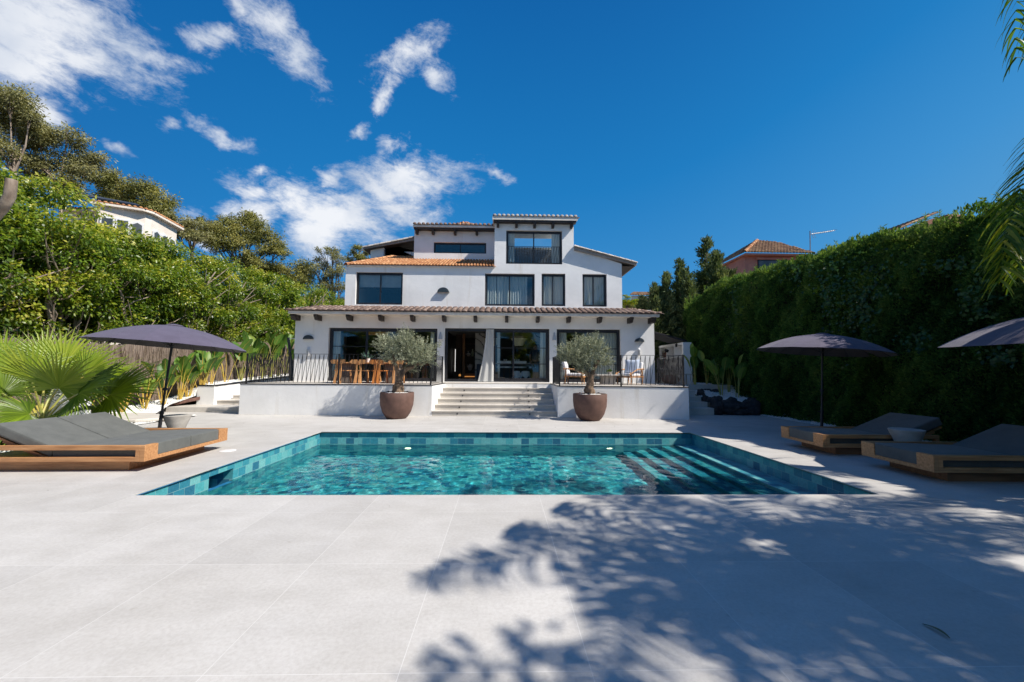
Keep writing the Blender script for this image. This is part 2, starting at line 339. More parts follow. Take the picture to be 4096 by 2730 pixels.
# window glass
m_, t, b, out = newmat('window_glass'); t.nodes.remove(b)
tr = t.nodes.new('ShaderNodeBsdfTransparent'); tr.inputs[0].default_value = (0.86, 0.93, 0.91, 1)
gl = t.nodes.new('ShaderNodeBsdfGlossy'); gl.inputs['Roughness'].default_value = 0.0; gl.inputs[0].default_value = (0.95, 1.0, 1.0, 1)
gm = t.nodes.new('ShaderNodeNewGeometry'); dt = t.nodes.new('ShaderNodeVectorMath'); dt.operation = 'DOT_PRODUCT'; t.links.new(gm.outputs['Normal'], dt.inputs[0]); t.links.new(gm.outputs['Incoming'], dt.inputs[1])
def gm_(op, a, b_):
    n = t.nodes.new('ShaderNodeMath'); n.operation = op
    for i, v in enumerate((a, b_)):
        if isinstance(v, (int, float)): n.inputs[i].default_value = v
        else: t.links.new(v, n.inputs[i])
    return n.outputs[0]
sf = gm_('ADD', gm_('MULTIPLY', gm_('POWER', gm_('SUBTRACT', 1.0, gm_('ABSOLUTE', dt.outputs['Value'], 0)), 5.0), 0.90), 0.10)     # reflectance of double glazing, same from both sides
ms = t.nodes.new('ShaderNodeMixShader'); t.links.new(sf, ms.inputs[0]); t.links.new(tr.outputs[0], ms.inputs[1]); t.links.new(gl.outputs[0], ms.inputs[2]); t.links.new(ms.outputs[0], out.inputs[0])
bp = t.nodes.new('ShaderNodeBump'); bp.inputs['Distance'].default_value = 0.004; bp.inputs['Strength'].default_value = 0.25; t.links.new(noise(t, 1.3, 1), bp.inputs['Height']); t.links.new(bp.outputs[0], gl.inputs['Normal'])
M['glass'] = m_
m_, t, b, out = newmat('sheer_curtain')
t.links.new(ramp(t, noise(t, 14, 3, stretch=(1, 1, .05)), [(0.3, (0.62, 0.63, 0.62)), (0.7, (0.78, 0.78, 0.76))]), b.inputs['Base Color']); b.inputs['Roughness'].default_value = 0.9
tl = t.nodes.new('ShaderNodeBsdfTranslucent'); tl.inputs[0].default_value = (0.8, 0.82, 0.8, 1); ms = t.nodes.new('ShaderNodeMixShader'); ms.inputs[0].default_value = 0.35
t.links.new(b.outputs[0], ms.inputs[1]); t.links.new(tl.outputs[0], ms.inputs[2]); t.links.new(ms.outputs[0], out.inputs[0]); M['curtain'] = m_
def wood(name, c1, c2, rough=0.5, stretch=(1, 14, 14), sc=2.2):
    m_, t, b, _ = newmat(name); f = noise(t, sc, 7, 0.6, stretch=stretch)
    c = ramp(t, f, [(0.32, c1), (0.68, c2)]); c = mix(t, 1.0, c, ramp(t, noise(t, 1.3, 3), [(0.3, (0.82, 0.8, 0.78)), (0.7, (1.1, 1.08, 1.05))]), 'MULTIPLY')
    t.links.new(c, b.inputs['Base Color']); b.inputs['Roughness'].default_value = rough; bump(t, b, f, 0.002, 0.4); return m_
M['teak'] = wood('oiled_teak', (0.34, 0.15, 0.055), (0.60, 0.32, 0.145))
M['teak_dark'] = wood('weathered_teak', (0.20, 0.085, 0.035), (0.34, 0.165, 0.075))
M['oak'] = wood('honey_oak', (0.42, 0.20, 0.075), (0.62, 0.33, 0.14), stretch=(8, 8, 1))
M['oak_red'] = wood('orange_varnished_wood', (0.48, 0.16, 0.03), (0.62, 0.24, 0.06), stretch=(8, 8, 1))
def fabric(name, c1, c2, rough=0.9, ws=160):
    m_, t, b, _ = newmat(name); t.links.new(ramp(t, noise(t, 5, 6, 0.65), [(0.3, c1), (0.7, c2)]), b.inputs['Base Color']); b.inputs['Roughness'].default_value = rough
    b.inputs['Sheen Weight'].default_value = 0.15; bump(t, b, mix(t, 0.5, noise(t, 3.0, 3, stretch=(1, 3, 1)), noise(t, ws, 2)), 0.012, 0.35); return m_
M['cushion'] = fabric('charcoal_outdoor_fabric', (0.085, 0.09, 0.085), (0.125, 0.13, 0.122))
M['parasol'] = fabric('plum_grey_canvas', (0.078, 0.066, 0.105), (0.10, 0.086, 0.135))
M['shaded_underside'] = fabric('shaded_canvas_underside', (0.028, 0.022, 0.026), (0.04, 0.032, 0.037))  # parasol canvas darkened to paint in the shade under the canopy
M['white_cloth'] = fabric('white_cushion_cloth', (0.74, 0.75, 0.77), (0.82, 0.82, 0.84))
M['pole'] = simple('dark_aluminium', (0.022, 0.024, 0.03), (0.035, 0.037, 0.045), 14, 0.4, metal=0.5)
M['concrete'] = simple('warm_grey_concrete', (0.36, 0.34, 0.31), (0.48, 0.455, 0.42), 6, 0.8, 0.003, 50)
M['concrete_pale'] = simple('pale_concrete', (0.42, 0.40, 0.37), (0.56, 0.54, 0.5), 6, 0.8, 0.003, 50)
M['concrete_brown'] = simple('grey_brown_stain', (0.13, 0.105, 0.09), (0.19, 0.16, 0.14), 6, 0.8)
M['pot'] = simple('matt_brown_planter', (0.105, 0.055, 0.042), (0.14, 0.075, 0.058), 7, 0.7, 0.001, 90)
M['pebble'] = simple('white_marble_pebbles', (0.62, 0.62, 0.60), (0.84, 0.84, 0.82), 22, 0.7, 0.004, 60)
M['bark'] = simple('pale_grey_bark', (0.20, 0.15, 0.115), (0.42, 0.34, 0.27), 5, 0.9, 0.02, 14, stretch=(1, 1, .35))
M['bark_olive'] = simple('gnarled_olive_bark', (0.07, 0.045, 0.03), (0.24, 0.165, 0.11), 11, 0.95, 0.03, 22, stretch=(1, 1, .45))
M['bark_dark'] = simple('dark_bark', (0.09, 0.07, 0.05), (0.2, 0.16, 0.12), 6, 0.9, 0.02, 14)
M['stem'] = simple('yellow_green_stem', (0.42, 0.34, 0.06), (0.30, 0.36, 0.10), 4, 0.5)
M['stem_y'] = simple('orange_yellow_stem', (0.60, 0.36, 0.05), (0.48, 0.40, 0.09), 4, 0.5)
m_, t, b, _ = newmat('heather_screen')
f = noise(t, 3.0, 8, 0.75, stretch=(9, 9, .55)); c = ramp(t, f, [(0.30, (0.055, 0.037, 0.028)), (0.5, (0.20, 0.15, 0.12)), (0.7, (0.40, 0.32, 0.265))])
t.links.new(c, b.inputs['Base Color']); b.inputs['Roughness'].default_value = 0.95; bump(t, b, f, 0.05, 0.9); M['heather'] = m_
M['steel_brown'] = simple('rust_brown_edging', (0.09, 0.04, 0.03), (0.15, 0.075, 0.055), 6, 0.8)
M['rock'] = simple('black_basalt', (0.012, 0.012, 0.014), (0.05, 0.045, 0.043), 5, 0.8, 0.03, 9)
M['pink'] = simple('salmon_render', (0.50, 0.20, 0.14), (0.60, 0.26, 0.18), 2, 0.9, 0.01, 20)
M['cream'] = simple('cream_render', (0.70, 0.62, 0.54), (0.80, 0.73, 0.65), 2, 0.9, 0.01, 20)
M['terracotta_wall'] = simple('dusty_terracotta_render', (0.32, 0.16, 0.11), (0.42, 0.22, 0.15), 2, 0.9)
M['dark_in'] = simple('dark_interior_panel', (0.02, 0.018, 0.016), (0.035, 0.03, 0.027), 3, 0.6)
M['int_floor'] = simple('interior_floor', (0.22, 0.2, 0.18), (0.3, 0.27, 0.24), 3, 0.4)
M['int_wall'] = simple('interior_plaster', (0.20, 0.185, 0.17), (0.26, 0.245, 0.225), 3, 0.85)
m_, t, b, _ = newmat('veined_marble')
w = t.nodes.new('ShaderNodeTexWave'); w.inputs['Scale'].default_value = 1.1; w.inputs['Distortion'].default_value = 9; w.inputs['Detail'].default_value = 5; w.inputs['Detail Scale'].default_value = 1.4; w.bands_direction = 'DIAGONAL'
tcn = t.nodes.new('ShaderNodeTexCoord'); t.links.new(tcn.outputs['Object'], w.inputs[0])
t.links.new(ramp(t, w.outputs['Fac'], [(0.0, (0.13, 0.12, 0.11)), (0.13, (0.62, 0.58, 0.53)), (1, (0.7, 0.66, 0.6))]), b.inputs['Base Color']); b.inputs['Roughness'].default_value = 0.25; M['marble'] = m_
M['navy'] = simple('blue_black_cabinet', (0.035, 0.045, 0.075), (0.05, 0.06, 0.095), 4, 0.5)
M['walnut'] = wood('dark_walnut', (0.05, 0.024, 0.012), (0.10, 0.05, 0.025), stretch=(8, 8, 1))
M['amber'] = wood('warm_brown_panel', (0.30, 0.13, 0.045), (0.42, 0.19, 0.07), stretch=(8, 8, 1))
M['shade'] = fabric('cream_pendant_shade', (0.58, 0.56, 0.42), (0.66, 0.63, 0.48))
M['ceramic'] = simple('pale_stoneware', (0.5, 0.44, 0.38), (0.62, 0.56, 0.5), 8, 0.6)
M['ceramic_green'] = simple('celadon_stoneware', (0.42, 0.44, 0.30), (0.5, 0.52, 0.36), 8, 0.5)
M['awning'] = fabric('charcoal_awning', (0.022, 0.02, 0.022), (0.035, 0.032, 0.034))
M['leather'] = simple('red_brown_leather', (0.13, 0.035, 0.022), (0.2, 0.06, 0.035), 6, 0.5)
M['solar'] = simple('black_solar_panel', (0.01, 0.012, 0.02), (0.02, 0.022, 0.035), 8, 0.3)
M['grey_metal'] = simple('galvanised_metal', (0.25, 0.26, 0.27), (0.36, 0.37, 0.38), 8, 0.5, metal=0.6)
M['skin'] = simple('skin', (0.22, 0.12, 0.08), (0.26, 0.145, 0.1), 8, 0.5)
M['hair'] = simple('dark_hair', (0.012, 0.009, 0.008), (0.02, 0.015, 0.012), 20, 0.6)
M['navy_cloth'] = fabric('navy_shirt', (0.012, 0.02, 0.055), (0.02, 0.03, 0.075))
m_, t, b, _ = newmat('lit_pool_lamp'); b.inputs['Base Color'].default_value = (0.9, 0.85, 0.6, 1); b.inputs['Emission Color'].default_value = (1, 0.86, 0.5, 1); b.inputs['Emission Strength'].default_value = 5; M['poollamp'] = m_
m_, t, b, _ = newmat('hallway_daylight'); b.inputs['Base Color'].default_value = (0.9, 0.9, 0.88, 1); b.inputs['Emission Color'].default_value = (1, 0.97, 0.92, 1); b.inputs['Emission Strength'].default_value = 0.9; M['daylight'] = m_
m_, t, b, _ = newmat('amber_lamp_light'); b.inputs['Base Color'].default_value = (0.8, 0.4, 0.1, 1); b.inputs['Emission Color'].default_value = (1, 0.42, 0.10, 1); b.inputs['Emission Strength'].default_value = 0.45; M['glow'] = m_
# foliage
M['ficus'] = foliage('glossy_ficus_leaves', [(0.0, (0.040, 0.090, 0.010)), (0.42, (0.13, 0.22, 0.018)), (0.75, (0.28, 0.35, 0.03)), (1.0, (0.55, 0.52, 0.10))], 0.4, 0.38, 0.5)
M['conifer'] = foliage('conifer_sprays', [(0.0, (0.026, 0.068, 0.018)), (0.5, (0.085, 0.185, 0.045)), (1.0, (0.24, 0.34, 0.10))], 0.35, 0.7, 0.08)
M['cypress'] = foliage('grey_green_cypress_sprays', [(0.0, (0.05, 0.08, 0.035)), (0.6, (0.13, 0.18, 0.08)), (1.0, (0.26, 0.30, 0.15))], 0.2, 0.6, 0.2)
M['euc'] = foliage('eucalyptus_leaves', [(0.0, (0.10, 0.115, 0.03)), (0.5, (0.23, 0.24, 0.07)), (1.0, (0.40, 0.37, 0.14))], 0.3, 0.5, 0.3)
M['euc_brown'] = foliage('brownish_eucalyptus_leaves', [(0.0, (0.12, 0.125, 0.06)), (0.5, (0.25, 0.25, 0.115)), (1.0, (0.42, 0.40, 0.20))], 0.3, 0.5, 0.3)
M['olive'] = foliage('olive_leaves', [(0.0, (0.085, 0.105, 0.075)), (0.5, (0.28, 0.31, 0.235)), (1.0, (0.58, 0.60, 0.48))], 0.2, 0.5, 0.4, (1.1, 1.1, 0.7))
M['palm'] = foliage('palm_leaflets', [(0.0, (0.04, 0.10, 0.015)), (0.6, (0.13, 0.24, 0.03)), (1.0, (0.45, 0.40, 0.04))], 0.5, 0.35, 0.5)
M['fan'] = foliage('fan_palm_blades', [(0.0, (0.05, 0.10, 0.012)), (0.5, (0.22, 0.33, 0.028)), (1.0, (0.50, 0.54, 0.08))], 0.38, 0.35, 0.5)
M['paddle'] = foliage('paddle_leaves', [(0.0, (0.05, 0.12, 0.03)), (0.6, (0.12, 0.25, 0.04)), (1.0, (0.30, 0.38, 0.06))], 0.35, 0.45, 0.4)
M['ivy'] = foliage('ivy_leaves', [(0.0, (0.018, 0.06, 0.018)), (1.0, (0.06, 0.14, 0.035))], 0.3, 0.45, 0.4)
M['agave'] = foliage('blue_green_agave', [(0.0, (0.07, 0.14, 0.12)), (1.0, (0.14, 0.24, 0.2))], 0.1, 0.5, 0.3)
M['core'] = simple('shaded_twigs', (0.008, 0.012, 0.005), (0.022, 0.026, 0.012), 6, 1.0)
# ------------------------------------------------------------------ setting: paving, pool, ground
PX0, PX1, PY0, PY1 = -4.43, 4.74, 5.03, 10.21
WATER = -0.315
def struct(o): o['kind'] = 'structure'; return o
ov = 0.042
deck_poly = [(-8.6, -9), (9.06, -9), (9.02, 14.3), (9.0, 16.5), (-12.6, 16.5), (-12.3, 13.5), (-9.7, 13.3), (-9.7, 10.6), (-8.6, 9.8)]
struct(slab(deck_poly, -0.018, 0.0, [[(PX0 + ov, PY0 + ov), (PX1 - ov, PY0 + ov), (PX1 - ov, PY1 - ov), (PX0 + ov, PY1 - ov)]]).build('paving', M['deck'], bevel=0.003, seg=2))
struct(slab([(-900, -700), (900, -700), (900, 1500), (-900, 1500)], -0.12, -0.045, [[(PX0 - .5, PY0 - .05), (PX1 + .05, PY0 - .05), (PX1 + .05, PY1 + .05), (PX0 - .5, PY1 + .05)]]).build('ground', M['ground']))
# basin: walls, floor, ledge at the water line, steps going down to the left
basin = empty('pool_basin', ((PX0 + PX1) / 2, (PY0 + PY1) / 2, -1.6), 0); basin['kind'] = 'structure'
bo = Vector(basin.location)
def bm_off(mb): mb.v = [tuple(Vector(v) - bo) for v in mb.v]; return mb
mb = MB(); DEP = -1.55; SK = [(-3.45 + 10.0)]
sky0, sky1, skz0, skz1 = 6.42, 6.98, -0.315, -0.13       # skimmer slot in the left wall
def q(mb, a, b, c, d): mb.add([a, b, c, d], [(0, 1, 2, 3)])
zt = -0.04
q(mb, (PX0, PY1, DEP), (PX1, PY1, DEP), (PX1, PY1, zt), (PX0, PY1, zt))            # far
q(mb, (PX1, PY0, DEP), (PX0, PY0, DEP), (PX0, PY0, zt), (PX1, PY0, zt))            # near
q(mb, (PX1, PY1, DEP), (PX1, PY0, DEP), (PX1, PY0, zt), (PX1, PY1, zt))            # right
q(mb, (PX0, PY0, DEP), (PX0, PY1, DEP), (PX0, PY1, -0.45), (PX0, PY0, -0.45))
q(mb, (PX0, PY0, skz1), (PX0, PY1, skz1), (PX0, PY1, zt), (PX0, PY0, zt))
q(mb, (PX0, PY0, -0.45), (PX0, sky0, -0.45), (PX0, sky0, skz1), (PX0, PY0, skz1))
q(mb, (PX0, sky1, -0.45), (PX0, PY1, -0.45), (PX0, PY1, skz1), (PX0, sky1, skz1))
for a, b_ in (((PX0 - .35, sky0), (PX0, sky0)), ((PX0, sky1), (PX0 - .35, sky1))):
    q(mb, (a[0], a[1], -0.45), (b_[0], b_[1], -0.45), (b_[0], b_[1], skz1), (a[0], a[1], skz1))
q(mb, (PX0 - .35, sky1, -0.45), (PX0 - .35, sky0, -0.45), (PX0 - .35, sky0, skz1), (PX0 - .35, sky1, skz1))
q(mb, (PX0 - .35, sky0, skz1), (PX0, sky0, skz1), (PX0, sky1, skz1), (PX0 - .35, sky1, skz1))
q(mb, (PX0, PY0, DEP), (PX1, PY0, DEP), (PX1, PY1, DEP), (PX0, PY1, DEP))
bm_off(mb).build('tiled_walls', M['tile'], basin)
mb = MB(); mb.bb(PX1 - .42, PX1 - 0.001, PY0 + .001, PY1 - .001, DEP, -0.30); bm_off(mb).build('ledge', M['tile'], basin, bevel=0.006)
for k in range(4):
    x1 = PX1 - .42 - k * .33 - .001; mb = MB(); mb.bb(x1 - .33, x1, PY0 + .001, PY1 - .001, DEP, -0.50 - k * .23); bm_off(mb).build('underwater_step', M['tile'], basin, bevel=0.006)
for X in (W(1634, 1798, PY1 - .01).x, W(2436, 1805, PY1 - .01).x):
    l = empty('pool_light', (X, PY1 - .03, -0.70), 0, 'round underwater lamp glowing yellow in the far pool wall' + (', left one' if X < 0 else ', right one near the steps'), 'pool light', 'underwater lamps in the far pool wall')
    mb = MB(); mb.lathe([(0.001, 0), (.11, 0), (.11, .03), (.075, .035)], 24, caps=False); o = mb.build('housing', M['white_plastic'], l); o.rotation_euler = (rad(90), 0, 0)
    mb = MB(); mb.lathe([(.072, .037), (.04, .05), (0.001, .055)], 24, caps=False); o = mb.build('lens', M['poollamp'], l); o.rotation_euler = (rad(90), 0, 0)
# water with real ripples
nx, ny = 640, 370
xs = np.linspace(PX0 + .0005, PX1 - .0005, nx); ys = np.linspace(PY0 + .0005, PY1 - .0005, ny); Xg, Yg = np.meshgrid(xs, ys)
Z = np.zeros_like(Xg); rw = np.random.default_rng(3)
for k in range(80):
    lam = rw.uniform(.075, .34) if k > 6 else rw.uniform(.6, 1.4); a = rw.uniform(0, 2 * math.pi); kk = 2 * math.pi / lam
    Z += (lam ** 1.15) * 0.0022 * np.sin(kk * (Xg * math.cos(a) + Yg * math.sin(a) * 1.0 + .05 * np.sin(2.1 * Xg + k) + .05 * np.sin(2.6 * Yg + 2 * k)) + rw.uniform(0, 6.28))
Z *= np.where(Xg > PX1 - .42, 0.15, 1.0)
V = np.stack([Xg, Yg, WATER + Z * 0.27], -1).reshape(-1, 3)
ii = (np.arange(ny - 1)[:, None] * nx + np.arange(nx - 1)[None, :]).ravel()
m_, t, b, out = newmat('pool_water'); t.nodes.remove(b)
rf = t.nodes.new('ShaderNodeBsdfRefraction'); rf.inputs['IOR'].default_value = 1.33; rf.inputs[0].default_value = (0.62, 0.98, 1.0, 1); rf.inputs['Roughness'].default_value = 0
tr = t.nodes.new('ShaderNodeBsdfTransparent'); tr.inputs[0].default_value = (0.5, 0.97, 0.98, 1)
m1 = t.nodes.new('ShaderNodeMixShader'); m1.inputs[0].default_value = 0.0
t.links.new(rf.outputs[0], m1.inputs[1]); t.links.new(tr.outputs[0], m1.inputs[2])
gl = t.nodes.new('ShaderNodeBsdfGlossy'); gl.inputs['Roughness'].default_value = 0.015
fr = t.nodes.new('ShaderNodeFresnel'); fr.inputs[0].default_value = 1.33
ms = t.nodes.new('ShaderNodeMixShader'); t.links.new(fr.outputs[0], ms.inputs[0]); t.links.new(m1.outputs[0], ms.inputs[1]); t.links.new(gl.outputs[0], ms.inputs[2]); t.links.new(ms.outputs[0], out.inputs[0])
water = npmesh('water', V, np.stack([ii, ii + 1, ii + nx + 1, ii + nx], 1), m_, None, None, True); struct(water)
sl.cycles.is_caustics_light = True; water.cycles.is_caustics_caster = True
for ch_ in kids(basin): ch_.cycles.is_caustics_receiver = True
# round white skimmer lid let into the paving, fallen leaf, slab by the bed
c0 = G(911, 1804); lid = MB(); lid.lathe([(.135, 0), (.135, .004), (.128, .007), (.001, .007)], 36, (0, 0, 0)); o = lid.build('skimmer_lid', M['white_plastic'], loc=(c0.x, c0.y, 0.001)); tag(o, 'round white plastic lid set into the paving beside the left pool edge', 'pool lid')
# ------------------------------------------------------------------ raised terrace
TZ = 1.03
pl0, pl1, pr0, pr1 = (-8.77, 13.93), (-2.31, 13.65), (1.83, 13.42), (5.89, 12.78)
terr = empty('terrace', (0, 15, 0), 0, 'white rendered raised terrace with pale stone floor in front of the villa', 'terrace'); to = Vector(terr.location)
def T(mb, off): mb.v = [tuple(Vector(v) - off) for v in mb.v]; return mb
poly = [pl0, pl1, (-2.2, 15.86), (1.88, 15.86), pr0, pr1, (6.5, 14.3), (6.62, 17.3), (-8.95, 17.3)]
T(slab(poly, 0.0, TZ - .03), to).build('wall', M['wall'], terr, bevel=0.008)
def inset(poly, d):
    c = Vector((-.9, 15.6)); return [tuple(Vector(p) + (Vector(p) - c).normalized() * d) for p in poly]
T(slab(inset(poly, .0), TZ - .0285, TZ), to).build('floor', M['step'], terr)
# dark metal edge strip under the railing
mb = MB()
for a, b_ in ((pl0, pl1), (pr0, pr1), (pl1, (-2.2, 15.86)), (pr0, (1.88, 15.86))):
    mb = MB(); mb.bar((*a, TZ - .015), (*b_, TZ - .015), .022, .03); T(mb, to).build('edge_trim', M['frame'], terr)
# front stairs: six risers
stairs = empty('stairs', (-.2, 14.5, 0), 0, 'wide pale stone stairs with six risers leading up to the glass doors', 'stairs'); so_ = Vector(stairs.location)
NR = 6; hR = TZ / NR
yb = 13.62; tr_d = (15.88 - 13.62) / (NR - 1)
for i in range(NR - 1):
    y0 = yb + i * tr_d; z0 = i * hR
    xl = -2.31 + .11 * i / 5 + .005; xr = 1.83 + .05 * i / 5 - .005
    mb = MB(); mb.bb(xl, xr, y0 + .03, 15.95, z0 + .001, z0 + hR - .035); mb.bb(xl, xr, y0, 15.95, z0 + hR - .034, z0 + hR)
    st_ = T(mb, so_).build('step', M['step'], stairs, bevel=0.004)
mb = MB(); mb.bb(-2.2, 1.88, 15.865 + .03, 15.97, TZ - hR + .001, TZ - .036); mb.bb(-2.2, 1.88, 15.855, 15.99, TZ - .034, TZ + .003); T(mb, so_).build('step', M['step'], stairs, bevel=0.004)
for i in range(NR):
    y0 = yb + i * tr_d + .03 if i < 5 else 15.89
    for k in (0, 1):
        xx = (W([1829.7, 1837.7, 1843.7, 1850, 1856.5, 1863][i], 1600, y0).x if k == 0 else W([2119, 2117.5, 2115.5, 2114, 2112.5, 2111][i], 1600, y0).x)
        mb = MB(); mb.lathe([(.001, 0), (.026, 0), (.026, .012), (.016, .014), (.001, .014)], 16, caps=False)
        o = mb.build('step_light', M['frame'], stairs, loc=Vector((xx, y0, i * hR + hR * .45)) - so_); o.rotation_euler = (rad(90), 0, 0)
# side stairs left of the terrace, with landing
ls = empty('stairs', (-10, 16, 0), 0, 'pale stone garden stairs climbing beside the left side of the terrace', 'stairs'); lo_ = Vector(ls.location)
mb = MB(); mb.add([(-11.7, 14.62, 0), (-8.85, 14.62, 0), (-8.9, 20, 0), (-11.7, 20, 0), (-11.7, 14.62, .17), (-8.85, 14.62, .17), (-8.9, 20, .17), (-11.7, 20, .17)], [(0, 1, 5, 4), (1, 2, 6, 5), (2, 3, 7, 6), (3, 0, 4, 7), (4, 5, 6, 7)]); T(mb, lo_).build('landing', M['step'], ls)
for i, (y0, xl) in enumerate(((15.9, -11.2), (16.65, -10.75), (17.4, -10.75))):
    mb = MB(); z1 = .32 + .15 * i; mb.bb(xl, -8.96, y0 + .025, 24, z1 - .149, z1 - .03); mb.bb(xl, -8.96, y0, 24, z1 - .0295, z1); T(mb, lo_).build('step', M['step'], ls, bevel=.004)
mb = MB(); mb.add([(-10.75, 18.1, .625), (-8.95, 18.1, .625), (-8.95, 21, 1.05), (-10.75, 21, 1.05), (-10.75, 30, 1.2), (-8.95, 30, 1.2)], [(0, 1, 2, 3), (3, 2, 5, 4)]); T(mb, lo_).build('ramp', M['step'], ls)
# right-hand steps
rs_ = empty('stairs', (7, 15, 0), 0, 'four shaded grey steps between the terrace wall and the black rocks', 'stairs'); ro_ = Vector(rs_.location)
for i, (y0, z1) in enumerate(((14.2, .24), (14.65, .42), (15.1, .6), (15.55, .79))):
    mb = MB(); z0 = (0, .24, .42, .6)[i]; mb.bb(6.3, 7.43, y0 + .012, 24, z0, z1 - .03); mb.bb(6.3, 7.43, y0, 24, z1 - .0295, z1); T(mb, ro_).build('step', M['step'], rs_, bevel=.01)
struct(slab([(6.3, 16.1), (9.6, 16.1), (9.6, 26), (6.3, 26)], .8, .99).build('path', M['step']))
# low retaining wall on the left
rw_ = MB(); rw_.add([(-11.5, 15.75, 0), (-10.86, 15.75, 0), (-10.8, 26, 0), (-11.5, 26, 0), (-11.5, 15.75, .88), (-10.86, 15.75, .88), (-10.8, 26, 1.4), (-11.5, 26, 1.4)], [(0, 1, 5, 4), (1, 2, 6, 5), (2, 3, 7, 6), (3, 0, 4, 7), (4, 5, 6, 7)])
rwo = empty('retaining_wall', (-11, 16, 0), 0, 'low white retaining wall with black edging beside the left garden stairs', 'wall')
T(rw_, Vector((-11, 16, 0))).build('wall', M['wall'], rwo)
mb = MB(); mb.bar((-10.86, 15.76, .885), (-10.8, 26, 1.405), .05, .05); mb.bar((-10.86, 15.76, .885), (-11.5, 15.76, .885), .05, .05); T(mb, Vector((-11, 16, 0))).build('edging', M['frame'], rwo)
# ------------------------------------------------------------------ roof tiles
def tile_roof(name, mat, parent, A, B, C, D, off, pitch=.22, row=.36, r=None, lift=.02, flat=.8):
    """barrel tiles: A-B eave (left to right), D-C top edge; returns one mesh object"""
    A, B, C, D = map(Vector, (A, B, C, D)); U = (B - A).normalized(); Lu = (B - A).length
    n = U.cross(D - A).normalized()
    if n.z < 0: n = -n
    S = n.cross(U).normalized()
    if S.dot(D - A) < 0: S = -S
    dD = D - A; dC = C - A
    sD, tD, sC, tC = dD.dot(U), dD.dot(S), dC.dot(U), dC.dot(S)
    r = r or pitch * .36; V = []; Fq = []; tn = []
    def tmax(s):
        if s < sD: return tD * s / max(sD, 1e-6)
        if s > sC: return tC * max(Lu - s, 0) / max(Lu - sC, 1e-6)
        return tD + (tC - tD) * (s - sD) / max(sC - sD, 1e-6)
    nc = max(1, int(Lu / pitch)); K = 6
    for c in range(nc):
        s = (c + .5) * Lu / nc; tm_ = tmax(s)
        if tm_ < .05: continue
        nr = max(1, int(math.ceil(tm_ / row)))
        for k in range(nr):
            t0 = k * row; t1 = min(tm_, (k + 1) * row + .03); base = len(V); tv = random.random()
            for tt, hh, rr in ((t0, lift, r), (t1, 0, r * .85)):
                for j in range(K + 1):
                    a = math.pi * j / K
                    V.append(A + U * (s - rr * math.cos(a)) + S * tt + n * (hh + rr * flat * math.sin(a)) - off)
            for j in range(K): Fq.append((base + j, base + j + 1, base + K + 1 + j + 1, base + K + 1 + j)); tn.append(tv)
            V.append(A + U * s + S * (t0 + .01) + n * 0 - off)      # butt end
            for j in range(0, K, 2): Fq.append((base + j + 1, base + j, len(V) - 1, base + j + 2)); tn.append(tv * .6)
        # channel between covers
        s0, s1 = s, s + Lu / nc
        for k in range(nr):
            t0 = k * row; t1 = min(tm_, (k + 1) * row); base = len(V)
            V += [A + U * s0 + S * t0 - n * .01 - off, A + U * s1 + S * t0 - n * .01 - off, A + U * s1 + S * t1 - n * .02 - off, A + U * s0 + S * t1 - n * .02 - off]
            Fq.append((base, base + 1, base + 2, base + 3)); tn.append(random.random() * .5)
    return npmesh(name, np.array([tuple(v) for v in V]), np.array(Fq), mat, parent, np.array(tn))
def ridge(name, mat, parent, a, b, off, r=.11, step=.36):
    a, b = Vector(a), Vector(b); L = (b - a).length; d = (b - a).normalized(); n_ = int(L / step) + 1; V = []; Fq = []; tn = []
    u = d.cross(Vector((0, 0, 1))).normalized(); w = u.cross(d)
    if w.z < 0: w = -w
    for k in range(n_):
        t0 = k * L / n_; t1 = (k + 1) * L / n_ + .04; base = len(V); tv = random.random()
        for tt, rr in ((t0, r * 1.12), (t1, r * .92)):
            for j in range(9):
                an = math.pi * j / 8 * 1.1 - .05 * math.pi
                V.append(a + d * tt + u * math.cos(an) * rr + w * (math.sin(an) * rr - .02) - off)
        for j in range(8): Fq.append((base + j, base + j + 1, base + 10 + j, base + 9 + j)); tn.append(tv)
    return npmesh(name, np.array([tuple(v) for v in V]), np.array(Fq), mat, parent, np.array(tn))
# ------------------------------------------------------------------ villa
villa = empty('villa', (0, 17, 0), 0, 'white three-level villa with dark window frames and terracotta tiled roofs', 'house'); vo = Vector(villa.location)
Yl, Yu, Ym, Yf = 17.0, 17.5, 19.4, 20.6
def facade(pts, holes, Y, th, mat=None, nm='wall'):
    lp = [Vector((x, 0, z)) for x, z in pts]; hl = [[Vector((x, 0, z)) for x, z in ((h[0], h[2]), (h[1], h[2]), (h[1], h[3]), (h[0], h[3]))] for h in holes]
    return T(prism(lp, hl, Vector((0, Y, 0)), Vector((0, Y + th, 0))), vo).build(nm, mat or M['wall'], villa)
def rect(x0, y0, x1, y1, Y):
    a, b_ = W(x0, (y0 + y1) / 2, Y), W(x1, (y0 + y1) / 2, Y); c, d = W((x0 + x1) / 2, y0, Y), W((x0 + x1) / 2, y1, Y)
    return (a.x, b_.x, d.z, c.z)
